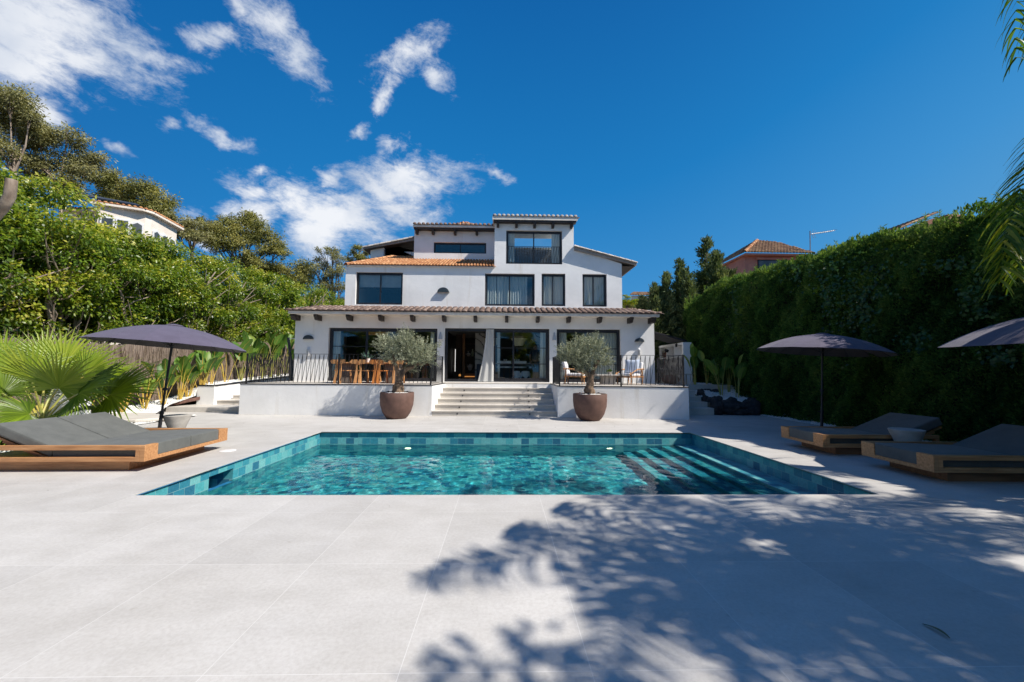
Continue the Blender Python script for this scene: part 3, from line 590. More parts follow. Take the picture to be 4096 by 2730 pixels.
def window(r, Y, mull=(), munt=(), fw=.07, mw=.05, parent=None, glass=True, panes=None, off=None, name='window'):
    x0, x1, z0, z1 = r; off = vo if off is None else off; mb = MB(); d = .07
    mb.bb(x0, x1, Y, Y + d, z1 - fw, z1); mb.bb(x0, x1, Y, Y + d, z0, z0 + fw)
    mb.bb(x0, x0 + fw, Y, Y + d, z0 + fw, z1 - fw); mb.bb(x1 - fw, x1, Y, Y + d, z0 + fw, z1 - fw)
    # sash frames
    es = [x0 + fw] + list(mull) + [x1 - fw]
    for a, b_ in zip(es[:-1], es[1:]):
        s = mw * .55
        mb.bb(a, b_, Y + .012, Y + .05, z1 - fw - s, z1 - fw - .0005); mb.bb(a, b_, Y + .012, Y + .05, z0 + fw + .0005, z0 + fw + s)
    for x in mull: mb.bb(x - mw / 2, x + mw / 2, Y + .004, Y + .062, z0 + fw, z1 - fw)
    for x in (x0 + fw, x1 - fw - mw * .5): mb.bb(x, x + mw * .5, Y + .01, Y + .055, z0 + fw, z1 - fw)
    for z in munt: mb.bb(x0 + fw, x1 - fw, Y + .016, Y + .046, z - .014, z + .014)
    w_ = T(mb, off).build(name, M['frame'], parent or villa)
    gy = Y + .034
    for a, b_ in (panes if panes is not None else list(zip(es[:-1], es[1:]))):
        g = MB(); g.add([(a, gy, z0 + fw), (b_, gy, z0 + fw), (b_, gy, z1 - fw), (a, gy, z1 - fw)], [(0, 1, 2, 3)]); T(g, off).build('pane', M['glass'], w_)
    return w_
rl = Yl + .12; ru = Yu + .12
wL = rect(1316.5, 1314, 1749.6, 1524.5, rl); wC = rect(1779, 1315.5, 2197, 1528.5, rl); wR = rect(2225.7, 1319, 2480, 1531, rl)
zb = TZ + .012
wL, wC, wR = [(a, b_, zb, d) for a, b_, c_, d in (wL, wC, wR)]
xl, xr = W(1177, 1400, Yl).x, W(2618, 1400, Yl).x
zE = 3.86                                                     # eave height
facade([(xl, 0), (xr, 0), (xr, zE + .05), (xl, zE + .05)], [wL, wC, wR], Yl, .32)
muntl = [W(1500, 1387, rl).z, W(1500, 1450, rl).z]; muntc = [W(2060, 1392.5, rl).z, W(2060, 1456.5, rl).z]; muntr = [W(2400, 1396, rl).z, W(2400, 1459.5, rl).z]
window(wL, rl, [W(1466, 1400, rl).x, W(1607, 1400, rl).x], muntl, .09, .09)
xo0, xo1 = W(1787, 1400, rl).x, W(1977, 1400, rl).x; xm = W(2053, 1400, rl).x; xe = wC[1] - .09
wc = window(wC, rl, [], [], .09, .05, glass=False, panes=[])
mb = MB()                                                      # fixed and parked sliding leaves in the right half of the door
for a, b_, dy in ((xo1, xm + .03, .075), (xm - .02, xe, .02)):
    yy = rl + dy
    for x in (a, b_ - .06): mb.bb(x, x + .06, yy, yy + .04, zb + .09, wC[3] - .09)
    mb.bb(a + .06, b_ - .06, yy, yy + .04, zb + .09, zb + .16); mb.bb(a + .06, b_ - .06, yy, yy + .04, wC[3] - .15, wC[3] - .09)
    for z in muntc: mb.bb(a + .06, b_ - .06, yy + .005, yy + .035, z - .014, z + .014)
sd = T(mb, vo).build('sliding_door', M['frame'], wc)
for a, b_, dy in ((xo1, xm + .03, .095), (xm - .02, xe, .04)):
    g = MB(); g.add([(a + .06, rl + dy, zb + .16), (b_ - .06, rl + dy, zb + .16), (b_ - .06, rl + dy, wC[3] - .15), (a + .06, rl + dy, wC[3] - .15)], [(0, 1, 2, 3)]); T(g, vo).build('pane', M['glass'], wc)
window(wR, rl, [W(2354, 1400, rl).x], muntr, .09, .09)
# side and back walls, floors and ceilings of the ground floor
BK = 26.0
for x0, x1 in ((xl, xl + .3), (xr - .3, xr)): T(MB().bb(x0, x1, Yl + .3205, BK, 0, zE + .3), vo).build('wall', M['wall'], villa)
T(MB().bb(xl + .3005, xr - .3005, BK - .3, BK, 0, zE + .3), vo).build('wall', M['wall'], villa)
T(MB().bb(xl + .3005, xr - .3005, Yl + .3205, BK - .3005, TZ - .1, TZ + .012), vo).build('interior_floor', M['int_floor'], villa)
T(MB().bb(xl + .3005, xr - .3005, Yl + .3205, BK - .3005, wC[3] + .12, wC[3] + .3), vo).build('ceiling', M['int_wall'], villa)
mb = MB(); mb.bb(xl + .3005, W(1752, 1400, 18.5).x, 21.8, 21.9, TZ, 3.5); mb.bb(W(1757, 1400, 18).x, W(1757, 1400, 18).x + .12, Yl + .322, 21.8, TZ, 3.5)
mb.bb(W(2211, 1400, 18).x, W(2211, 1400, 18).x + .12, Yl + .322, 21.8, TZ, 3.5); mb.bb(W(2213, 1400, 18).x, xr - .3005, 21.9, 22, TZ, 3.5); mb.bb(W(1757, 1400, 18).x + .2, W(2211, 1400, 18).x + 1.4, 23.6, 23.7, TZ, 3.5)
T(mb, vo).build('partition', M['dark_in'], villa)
# porch roof: old brown tiles, mortar band, brackets
Ye = 16.35
eL, eR = W(1141, 1248, Ye), W(2648, 1258, Ye); eL.z = eR.z = 3.885
tL, tR = Vector((eL.x + 1.0, Yu + .02, 4.235)), Vector((eR.x - 1.0, Yu + .02, 4.235))
tile_roof('roof_tiles', M['tile_old'], villa, eL, eR, tR, tL, vo, .232, .32, r=.1, flat=.5)
bkL, bkR = Vector((eL.x, 24, 3.885)), Vector((eR.x, 24, 3.885))
tile_roof('roof_tiles', M['tile_old'], villa, bkL, eL, tL, Vector((tL.x, 24, 4.235)), vo, .232, .32)
tile_roof('roof_tiles', M['tile_old'], villa, eR, bkR, Vector((tR.x, 24, 4.235)), tR, vo, .232, .32)
T(MB().bb(tL.x, tR.x, Yu + .33, 24, 4.1, 4.22), vo).build('roof_deck', M['fascia'], villa)
mb = MB(); mb.bb(eL.x + .07, eR.x - .07, Ye + .07, Yl - .0005, 3.745, 3.868); mb.bb(eL.x + .07, xl - .0005, Yl, 24, 3.745, 3.868); mb.bb(xr + .0005, eR.x - .07, Yl, 24, 3.745, 3.868); T(mb, vo).build('fascia', M['fascia'], villa, bevel=.01)
def bracket(X, Y0, Y1, ztop, w=.12, h=.2):
    mb = MB(); pr = [(Y0, ztop), (Y0, ztop - h * .38), (Y0 + (Y1 - Y0) * .1, ztop - h * .5), (Y0 + (Y1 - Y0) * .2, ztop - h * .9), (Y0 + (Y1 - Y0) * .35, ztop - h), (Y1, ztop - h), (Y1, ztop)]
    n = len(pr); mb.add([(X - w / 2, y, z) for y, z in pr] + [(X + w / 2, y, z) for y, z in pr], [tuple(range(n)), tuple(range(2 * n - 1, n - 1, -1))] + [((i + 1) % n, i, n + i, n + (i + 1) % n) for i in range(n)])
    return T(mb, vo).build('bracket', M['dark_wood'], villa)
b0 = W(1271, 1270, Yl - .25).x; b1 = W(2521, 1275, Yl - .25).x
for i in range(11): bracket(b0 + (b1 - b0) * i / 10, Yl - .5, Yl - .002, 3.743, .13, .22)
for x in (W(1184, 1275, Yl - .2).x, W(2606, 1277, Yl - .2).x): bracket(x, Yl - .5, Yl - .002, 3.743, .18, .22)
# upper level facade (left block + tower + right gable in one plane)
def p(x, y, Y=Yu): v_ = W(x, y, Y); return (v_.x, v_.z)
wA = rect(1426, 1092, 1613, 1221, ru); wB = rect(1940, 1098, 2138, 1226.5, ru); wCc = rect(2165.5, 1098, 2260, 1227, ru); wD = rect(2328, 1100, 2424.5, 1229, ru); wT = rect(2024.4, 926.5, 2247, 1060, ru)
XL, XTL, XTR, XR = p(1381, 1150)[0], p(1978, 1000)[0], p(2294.7, 930)[0], p(2488, 1150)[0]
zO, zT = p(1680, 1064)[1], p(2135, 884)[1]; zG1, zG2 = p(2296, 993)[1], p(2487, 1056)[1]
facade([(XL, 4.0), (XR, 4.0), (XR, zG2), (XTR, zG1), (XTR, zT), (XTL, zT), (XTL, zO), (XL, zO)], [wA, wB, wCc, wD, wT], Yu, .3)
window(wA, ru, [W(1521.6, 1150, ru).x]); window(wB, ru, [W(2038, 1150, ru).x]); window(wCc, ru, [W(2211, 1150, ru).x]); window(wD, ru, [W(2372.6, 1150, ru).x]); window(wT, ru, [W(2135, 1000, ru).x])
UB = 25.0
T(MB().bb(XL, XL + .3, Yu + .3005, UB, 4.0, zO), vo).build('wall', M['wall'], villa); T(MB().bb(XR - .3, XR, Yu + .3005, UB, 4.0, zG2 - .02), vo).build('wall', M['wall'], villa)
T(MB().bb(XL, XR, UB, UB + .2, 4.0, zO), vo).build('wall', M['wall'], villa)
mb = MB(); mb.bb(XL + .3005, XR - .3005, Yu + .3005, UB, 3.98, 4.28); T(mb, vo).build('interior_floor', M['int_floor'], villa)
mb = MB(); mb.bb(XL + .3005, XTR, Yu + .3005, UB, zO - .4, zO - .06); T(mb, vo).build('ceiling', M['int_wall'], villa)
mb = MB()
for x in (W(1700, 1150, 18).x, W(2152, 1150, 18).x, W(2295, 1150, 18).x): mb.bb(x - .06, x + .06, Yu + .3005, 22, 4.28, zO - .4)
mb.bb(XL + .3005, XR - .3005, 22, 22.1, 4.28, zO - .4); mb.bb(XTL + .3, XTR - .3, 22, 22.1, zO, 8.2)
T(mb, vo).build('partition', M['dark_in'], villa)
T(MB().bb(XTL, XTL + .28, Yu + .3005, 23, zO - .3, zT - .03), vo).build('wall', M['wall'], villa); T(MB().bb(XTR - .28, XTR, Yu + .3005, 23, zO - .3, zT - .03), vo).build('wall', M['wall'], villa)
T(MB().bb(XTL, XTR, 23, 23.2, 4.3, zT + .5), vo).build('wall', M['wall'], villa)
# tower roof: pale grey tiles
Yt = Yu - .32
a, b_ = W(1969.7, 870, Yt), W(2310.7, 879, Yt); zt_ = W(2140, 866, Yt).z
tile_roof('roof_tiles', M['tile_grey'], villa, (a.x, Yt, zt_), (b_.x, Yt, zt_), (b_.x, 23, zt_ + 1.1), (a.x, 23, zt_ + 1.1), vo, .192, .34, r=.085)
mb = MB(); zf = W(2140, 873.5, Yt).z
mb.add([(a.x, Yt + .03, zf - .07), (b_.x, Yt + .03, zf - .07), (b_.x, 23, zf + 1.03), (a.x, 23, zf + 1.03), (a.x, Yt + .03, zt_ - .012), (b_.x, Yt + .03, zt_ - .012), (b_.x, 23, zt_ + 1.08), (a.x, 23, zt_ + 1.08)], [(0, 3, 2, 1), (4, 5, 6, 7), (0, 1, 5, 4), (1, 2, 6, 5), (2, 3, 7, 6), (3, 0, 4, 7)])
T(mb, vo).build('fascia', M['fascia'], villa)
mb = MB(); mb.bb(a.x + .05, b_.x - .05, Yt + .06, Yu - .0005, zf - .15, zf - .075); T(mb, vo).build('soffit', M['dark_wood'], villa)
for x in (1992, 2066, 2139, 2212, 2286): bracket(W(x, 890, Yu - .15).x, Yu - .24, Yu - .002, zf - .151, .11, .19)
# right gable roof strip with soffit overhang
for side in (0,):
    A0, B0 = W(2294.7, 985, Yu - .12), W(2547, 1052, Yu - .12); s_ = (B0 - A0).normalized()
    A0.x = XTR + .002; off_y = Yu - .12
    tile_roof('roof_tiles', M['tile_grey'], villa, (B0.x, 24.5, B0.z), (B0.x, off_y, B0.z), (A0.x, off_y, A0.z), (A0.x, 24.5, A0.z), vo, .2, .34, r=.08)
    dz = -.16; mb = MB()
    mb.add([(A0.x, off_y, A0.z - .015), (B0.x, off_y, B0.z - .015), (B0.x, 24.5, B0.z - .015), (A0.x, 24.5, A0.z - .015), (A0.x, off_y, A0.z + dz), (B0.x, off_y, B0.z + dz * .7), (B0.x, 24.5, B0.z + dz * .7), (A0.x, 24.5, A0.z + dz)], [(0, 1, 2, 3), (4, 7, 6, 5), (0, 4, 5, 1), (1, 5, 6, 2), (2, 6, 7, 3), (3, 7, 4, 0)])
    T(mb, vo).build('verge', M['tile_grey'], villa)
    ridge('verge_tiles', M['tile_grey'], villa, (A0.x, off_y + .04, A0.z + .02), (B0.x, off_y + .04, B0.z + .02), vo, .07, .26)
    mb = MB(); mb.add([(XR + .001, off_y + .1, zG2 - .11), (B0.x - .05, off_y + .1, B0.z + dz * .7 - .012), (B0.x - .05, 24.5, B0.z + dz * .7 - .012), (XR + .001, 24.5, zG2 - .11)], [(0, 1, 2, 3)])
    T(mb, vo).build('soffit', M['dark_wood'], villa)
# left orange roof in front of the middle block
Yo = Yu - .13
oL, oR = W(1383, 1060, Yo), W(1976, 1064, Yo); oL.z = oR.z = (oL.z + oR.z) / 2
topz = oL.z + .40 * (Ym - Yo); XM0 = W(1657, 960, Ym).x; tpz2 = oL.z + .40 * (Yf - Yo)
tile_roof('roof_tiles', M['tile_orange'], villa, (XM0, Yo, oL.z), (XTL - .001, Yo, oL.z), (XTL - .001, Ym, topz), (XM0, Ym, topz), vo, .135, .3, r=.056)
tile_roof('roof_tiles', M['tile_orange'], villa, oL, (XM0, Yo, oL.z), (XM0, Yf, tpz2), (oL.x + 1.15, Yf, tpz2), vo, .135, .3, r=.056)
tile_roof('roof_tiles', M['tile_orange'], villa, (oL.x, 25, oL.z), oL, (oL.x + 1.15, Yf, tpz2), (oL.x + 1.15, 23.5, tpz2), vo, .135, .3, r=.056)
ridge('ridge_tiles', M['tile_orange'], villa, oL, (oL.x + 1.15, Yf, tpz2), vo, .09)
mb = MB(); mb.bb(oL.x + .04, XTL, Yo + .03, Yu, oL.z - .05, oL.z - .015); mb.bb(oL.x + .04, XL - .0005, Yu, 25, oL.z - .05, oL.z - .015); T(mb, vo).build('fascia', M['fascia'], villa)
# middle block
XM0 = W(1657, 960, Ym).x; zM = W(1820, 914, Ym).z
wM = rect(1736, 973.5, 1945, 1016.5, Ym + .1)
facade([(XM0, zO), (XTL, zO), (XTL, zM), (XM0, zM)], [wM], Ym, .3)
window(wM, Ym + .1, [W(1841, 1000, Ym + .1).x], (), .055, .04)
T(MB().bb(XM0, XM0 + .3, Ym + .3005, 24.5, zO, zM), vo).build('wall', M['wall'], villa); T(MB().bb(XM0 + .3005, XTL, 23.5, 23.6, zO, zM), vo).build('partition', M['dark_in'], villa)
Yme = Ym - .42; a, b_ = W(1650, 897, Yme), W(1977, 897, Yme); zme = W(1810, 899, Yme).z
tile_roof('roof_tiles', M['tile_old'], villa, (a.x, Yme, zme), (XTL - .002, Yme, zme), (XTL - .002, 24, zme + .55), (a.x, 24, zme + .55), vo, .2, .34, r=.088)
mb = MB(); mb.bb(a.x + .02, XTL - .001, Yme + .04, Ym - .0005, zme - .12, zme - .014); mb.bb(a.x + .02, XTL - .001, Ym, 24.5, zM + .0005, zM + .05); T(mb, vo).build('fascia', M['fascia'], villa)
mb = MB(); mb.bb(a.x + .04, XTL - .001, Yme + .08, Ym - .001, zme - .19, zme - .121); T(mb, vo).build('soffit', M['dark_wood'], villa)
for x in (1667, 1732, 1820, 1907): bracket(W(x, 915, Ym - .2).x, Ym - .32, Ym - .002, zme - .191, .11, .2)
# orange hipped cap behind
c_ = W(1858, 884, 21.5); l_ = W(1806, 899, 21.5); r__ = W(1921, 899, 21.5); zb_ = l_.z - .55; l_.x -= .75; r__.x += .75
for P0, P1 in (((l_.x, 20.6), (r__.x, 20.6)), ((r__.x, 20.6), (r__.x, 23.0)), ((l_.x, 23.0), (l_.x, 20.6))):
    tile_roof('roof_tiles', M['tile_orange'], villa, (*P0, zb_), (*P1, zb_), (c_.x, 21.6, c_.z), (c_.x - .001, 21.6, c_.z), vo, .14, .3, r=.035)
# far left wing
XF0 = W(1482, 1010, Yf).x; zF = W(1550, 1010, Yf).z
wF = rect(1538, 1004, 1660, 1026, Yf + .25)
g0, g1 = W(1482, 985, Yf), W(1659, 950, Yf)
xr0 = W(1535, 1000, Yf).x
facade([(XF0, zO), (xr0, zO), (xr0, g0.z + (xr0 - g0.x) / (g1.x - g0.x) * (g1.z - g0.z) - .12), (XF0, g0.z - .12)], [], Yf, .3)
facade([(xr0, zO), (XM0, zO), (XM0, g1.z - .1), (xr0, g0.z + .2)], [wF], Yf + .25, .25)
window(wF, Yf + .25, [W(1600, 1010, Yf + .25).x], (), .05, .04)
T(MB().bb(XF0, XF0 + .3, Yf + .3005, 25, zO, g0.z - .15), vo).build('wall', M['wall'], villa)
v0, v1 = W(1452, 990, Yf - .25), W(1660, 948.5, Yf - .25)
ridge('verge_tiles', M['tile_grey'], villa, v0, v1, vo, .075, .3)
mb = MB(); mb.add([(v0.x, v0.y, v0.z), (v1.x, v1.y, v1.z), (v1.x, 25, v1.z), (v0.x, 25, v0.z), (v0.x, v0.y, v0.z - .1), (v1.x, v1.y, v1.z - .17), (v1.x, 25, v1.z - .17), (v0.x, 25, v0.z - .1)], [(0, 1, 2, 3), (4, 7, 6, 5), (0, 4, 5, 1), (1, 5, 6, 2), (2, 6, 7, 3), (3, 7, 4, 0)])
T(mb, vo).build('verge', M['tile_grey'], villa)
mb = MB(); mb.add([(v0.x + .05, v0.y + .05, v0.z - .115), (v1.x, v1.y + .05, v1.z - .185), (v1.x, 25, v1.z - .185), (v0.x + .05, 25, v0.z - .115)], [(0, 1, 2, 3)]); T(mb, vo).build('soffit', M['dark_wood'], villa)
# French balcony rail on the tower window
def zigzag(mb, A, B, z0, z1, sp=.145, r=.006):
    A, B = Vector(A), Vector(B); L = (B - A).length; d = (B - A).normalized(); n_ = max(1, int(round(L / sp)))
    for i in range(n_ + 1):
        q0 = A + d * (L * i / n_); mb.bar(Vector((q0.x, q0.y, z0)), Vector((q0.x, q0.y, z1)), r * 2)
        if i < n_:
            q1 = A + d * (L * (i + 1) / n_); mb.bar(Vector((q0.x, q0.y, z0)), Vector((q1.x, q1.y, z1)), r * 2)
zr = W(2135, 987, Yu).z
mb = MB(); zigzag(mb, (wT[0], Yu + .03, 0), (wT[1], Yu + .03, 0), wT[2] + .02, zr, .115); mb.bar((wT[0], Yu + .03, zr), (wT[1], Yu + .03, zr), .02); mb.bar((wT[0], Yu + .03, wT[2] + .02), (wT[1], Yu + .03, wT[2] + .02), .02)
T(mb, vo).build('balcony_rail', M['rail'], villa)
# ------------------------------------------------------------------ terrace railings
def railing(runs, label, posts=True):
    a0 = Vector(runs[0][0]); r_ = empty('railing', (a0.x, a0.y, TZ), 0, label, 'railing', 'zigzag iron railings of the terrace'); o_ = Vector(r_.location)
    seen = []
    for a, b_, mids in runs:
        a, b_ = Vector((*a, 0)), Vector((*b_, 0)); mb = MB(); zigzag(mb, a, b_, TZ + .045, TZ + .985); T(mb, o_).build('infill_bars', M['rail'], r_)
        mb = MB(); mb.bar(a + Vector((0, 0, TZ + 1.0)), b_ + Vector((0, 0, TZ + 1.0)), .03, .012); T(mb, o_).build('top_rail', M['rail'], r_)
        mb = MB(); mb.bar(a + Vector((0, 0, TZ + .04)), b_ + Vector((0, 0, TZ + .04)), .03, .012); T(mb, o_).build('bottom_rail', M['rail'], r_)
        for t_ in [0, 1] + mids:
            q0 = a.lerp(b_, t_)
            if any((q0 - s).length < .05 for s in seen): continue
            seen.append(q0); mb = MB(); mb.bb(q0.x - .022, q0.x + .022, q0.y - .022, q0.y + .022, TZ - .01, TZ + 1.012); T(mb, o_).build('post', M['rail'], r_)
def tfr(px, pa, pb):     # point on terrace front line below pixel column px
    d = ray(px, 1500); s = None
    A2, B2 = Vector(pa), Vector(pb); k = d.x / d.y
    u_ = (A2.x - k * A2.y) / (k * (B2.y - A2.y) - (B2.x - A2.x)); q0 = A2.lerp(B2, u_); return (q0.x, q0.y + .06)
fl, fm, fr_ = tfr(982, pl0, pl1), tfr(1351, pl0, pl1), (-2.38, 13.72)
tmid = (fm[0] - fl[0]) / (fr_[0] - fl[0])
railing([(fl, fr_, [tmid]), (fr_, (-2.27, 15.6), []), ((fl[0], fl[1]), (fl[0] - .05, 16.85), [])], 'black iron zigzag railing round the left half of the terrace, before the dining table')
gl_, gr_, gm_ = (1.9, 13.47), tfr(2737, pr0, pr1), tfr(2486, pr0, pr1)
railing([(gl_, gr_, [(gm_[0] - gl_[0]) / (gr_[0] - gl_[0])]), (gl_, (1.96, 15.6), []), (gr_, (6.12, 15.9), [])], 'black iron zigzag railing round the right half of the terrace, before the lounge chairs')
# ------------------------------------------------------------------ wall lamps
def domelamp(px, py, wpx, Y, label):
    c_ = W(px, py, Y); R_ = wpx / 2 / F_PX * Y; l = empty('wall_lamp', (c_.x, Y, c_.z), 0, label, 'wall lamp', 'half-dome wall lamps on the villa')
    n2_ = 24; arc = [(R_ * math.cos(math.pi * j / n2_), R_ * .86 * math.sin(math.pi * j / n2_)) for j in range(n2_ + 1)]
    V = [(x, -.001, z) for x, z in arc] + [(x, -.11, z) for x, z in arc] + [(x * .93, -.125, z * .93 + .004) for x, z in arc]; k1 = n2_ + 1
    Fq = [(j, j + 1, k1 + j + 1, k1 + j) for j in range(n2_)] + [(k1 + j, k1 + j + 1, 2 * k1 + j + 1, 2 * k1 + j) for j in range(n2_)] + [tuple(2 * k1 + j for j in range(k1))]
    mb = MB(); mb.add(V, Fq, False); mb.build('shade', M['lamp'], l)
    mb = MB(); mb.box((0, -.02, .04), (.1, .04, .07)); mb.build('bulb_holder', M['white_plastic'], l)
domelamp(1774, 1172, 47, Yu, 'dark half-dome lamp high on the upper facade between two windows')
domelamp(1235.4, 1358.5, 38.5, Yl, 'dark half-dome lamp on the wall left of the dining doors')
domelamp(2556, 1369, 36.5, Yl, 'dark half-dome lamp on the wall right of the lounge doors')
def sconce(px0, px1, py0, py1, label):
    c_ = W((px0 + px1) / 2, py1, Yl); h = W(px0, py0, Yl).z - c_.z; w_ = W(px1, py1, Yl).x - W(px0, py1, Yl).x
    l = empty('wall_sconce', c_, 0, label, 'wall sconce', 'narrow sconces beside the middle doors')
    mb = MB(); mb.lathe([(w_ * .5, 0), (w_ * .12, h), (.001, h)], 18, (0, -w_ * .45, 0), caps=False); mb.build('shade', simple_sconce, l)
    mb = MB(); mb.box((0, -.015, h * .5), (w_ * .25, .03, h * .8)); mb.build('mount', M['lamp'], l)
simple_sconce = simple('pale_blue_grey_shade', (0.42, 0.45, 0.5), (0.5, 0.53, 0.58), 8, 0.5)
sconce(1754, 1770.5, 1329, 1358, 'narrow cone sconce on the pier left of the open door')
sconce(2208, 2224, 1331, 1362, 'narrow cone sconce on the pier right of the middle doors')
for px, lb in ((1236, 'small louvred white wall light below the left half-dome lamp'), (2553, 'small louvred white wall light behind the right armchair')):
    c_ = W(px, 1408, Yl); l = empty('louvre_light', c_, 0, lb, 'wall light', 'louvred wall lights beside the doors')
    mb = MB(); mb.lathe([(.001, -.15), (.05, -.15), (.06, .1), (.04, .14), (.001, .15)], 16, (0, -.06, 0), caps=False); mb.build('body', M['white_plastic'], l)
    for k in range(4): mb = MB(); mb.box((0, -.085, -.1 + k * .055), (.1, .08, .014)); mb.build('louvre', M['lamp'], l)
# outdoor shower left of the villa
s0, s1 = G(1168, 1500, TZ), None; s0 = Vector((-9.35, 18.0, .62)); 
sh = empty('outdoor_shower', s0, 0, 'leaning slate-blue outdoor shower column with thin spout beside the villa corner', 'outdoor shower')
tp = W(1153, 1351, 17.6) - s0; bt = W(1170, 1500, 18.0) - s0; bt.z = 0
mb = MB(); mb.tube([bt, bt.lerp(tp, .5) + Vector((.05, 0, 0)), tp], [.07, .06, .055], 12); mb.build('column', M['lamp'], sh)
mb = MB(); mb.tube([tp + Vector((0, -.02, -.08)), W(1176, 1354, 17.6) - s0], .012, 8); mb.lathe([(.001, 0), (.05, 0), (.05, .02), (.001, .02)], 14, W(1176, 1357, 17.6) - s0); mb.build('spout', M['white_plastic'], sh)
# ------------------------------------------------------------------ curtains and rooms
def curtain(x0, x1, z0, z1, Y, label, folds=None, flare=0.0, group='curtains on the ground floor', dep=.045):
    w_ = x1 - x0; folds = folds or max(2, int(w_ / .11)); nx_ = folds * 8 + 1; nz_ = 14
    s = np.linspace(0, 1, nx_); tt = np.linspace(0, 1, nz_); Sg, Tg = np.meshgrid(s, tt)
    ph = rng.uniform(0, 6); X = x0 + w_ * Sg + (w_ * .012) * np.sin(9 * Sg + ph) - (1 - Tg) ** 1.6 * flare * (1 - Sg)
    Yy = Y + dep * np.sin(2 * np.pi * folds * Sg + .5 * np.sin(3 * Tg + 7 * Sg)) * (.7 + .3 * np.sin(11 * Sg + ph)) * (1 - .25 * Tg)
    Zz = z0 + (z1 - z0) * Tg
    c = np.array([(x0 + x1) / 2, Y, z0]); V = np.stack([X, Yy, Zz], -1).reshape(-1, 3) - c
    ii = (np.arange(nz_ - 1)[:, None] * nx_ + np.arange(nx_ - 1)[None, :]).ravel()
    o = npmesh('curtain', V, np.stack([ii, ii + 1, ii + nx_ + 1, ii + nx_], 1), M['curtain'], None, None, True); o.location = c
    return tag(o, label, 'curtain', group)
def xs_(a, b_, Y, y=1400): return W(a, y, Y).x, W(b_, y, Y).x
cz0, cz1 = TZ + .03, wC[3] - .04
for a, b_, Y, fl_, lb in ((1324, 1362, 17.28, 0, 'pale curtain at the left end of the dining doors'), (1722, 1752, 17.28, 0, 'pale curtain at the right end of the dining doors, behind the olive crown'),
        (1944, 1975, 17.06, .32, 'white curtain blown out through the open middle door'), (1988, 2000, 17.6, -.05, 'thin curtain just behind the parked sliding door'),
        (2160, 2190, 17.3, .03, 'pale curtain at the right end of the middle doors'), (2236, 2266, 17.28, 0, 'pale curtain at the left end of the lounge doors'), (2362, 2470, 17.28, 0, 'wide pale curtain across the right half of the lounge doors')):
    curtain(*xs_(a, b_, Y), cz0, cz1, Y, lb, flare=fl_)
def upc(a, b_, r, lb, Y=17.76): curtain(*xs_(a, b_, Y, 1100), r[2] - .05, r[3] + .02, Y, lb, group='curtains on the upper floors')
upc(1945, 1985, wB, 'left sheer curtain in the wide upper window beside the narrow one'); upc(1990, 2108, wB, 'wide grey sheer curtain filling the wide upper window')
upc(2170, 2256, wCc, 'sheer curtain in the narrow upper window in the middle'); upc(2332, 2370, wD, 'left curtain in the rightmost upper window'); upc(2374, 2424, wD, 'right curtain in the rightmost upper window')
upc(2030, 2058, wT, 'left curtain behind the balcony window of the tower'); upc(2206, 2244, wT, 'right curtain behind the balcony window of the tower')
bl = empty('roller_blind', (W(1520, 1120, 17.74).x, 17.74, wA[3]), 0, 'grey roller blind half lowered in the upper left window', 'blind'); o_ = Vector(bl.location)
M['blind'] = simple('grey_blind_fabric', (0.26, 0.28, 0.3), (0.3, 0.32, 0.34), 6, 0.9)
mb = MB(); mb.bb(wA[0] + .06, wA[1] - .06, 17.74, 17.75, wA[3] - .62, wA[3]); T(mb, o_).build('fabric', M['blind'], bl)
mb = MB(); mb.tube([(wA[0] + .06, 17.74, wA[3] - .03), (wA[1] - .06, 17.74, wA[3] - .03)], .03, 10); mb.bb(wA[0] + .06, wA[1] - .06, 17.842, 17.868, wA[3] - .645, wA[3] - .62); T(mb, o_).build('roller', M['frame'], bl)
# kitchen and hall seen through the middle doors (each built at its own depth in the room)
FL = TZ + .014
def X20(px, Y=20.0): return W(px, 1440, Y).x
def Z20(py, px=2050, Y=20.0): return W(px, py, Y).z
def th(name, x, y, z, label, cat, group=None, rz=0): return empty(name, (x, y, z), rz, label, cat, group)
k = th('kitchen_counter', X20(2035), 20, FL, 'dark bar counter with pale stone top across the middle room', 'counter'); o_ = Vector(k.location)
mb = MB(); mb.bb(X20(1903), X20(2168), 19.75, 20.35, Z20(1458), Z20(1454)); T(mb, o_).build('worktop', M['marble'], k)
mb = MB(); mb.bb(X20(1908), X20(2164), 19.95, 20.3, FL, Z20(1458) - .001); T(mb, o_).build('cabinet', M['navy'], k)
m0 = th('marble_column', X20(1920, 20.8), 20.8, FL, 'tall veined marble column behind the bar counter', 'column'); mb = MB(); mb.bb(-.24, .24, -.2, .2, 0, 2.55); mb.build('column', M['marble'], m0)
m1 = th('marble_column', X20(2150, 20.8), 20.8, FL, 'veined marble panel at the right end of the bar', 'column'); mb = MB(); mb.bb(-.2, .2, -.1, .1, 0, 2.55); mb.build('column', M['marble'], m1)
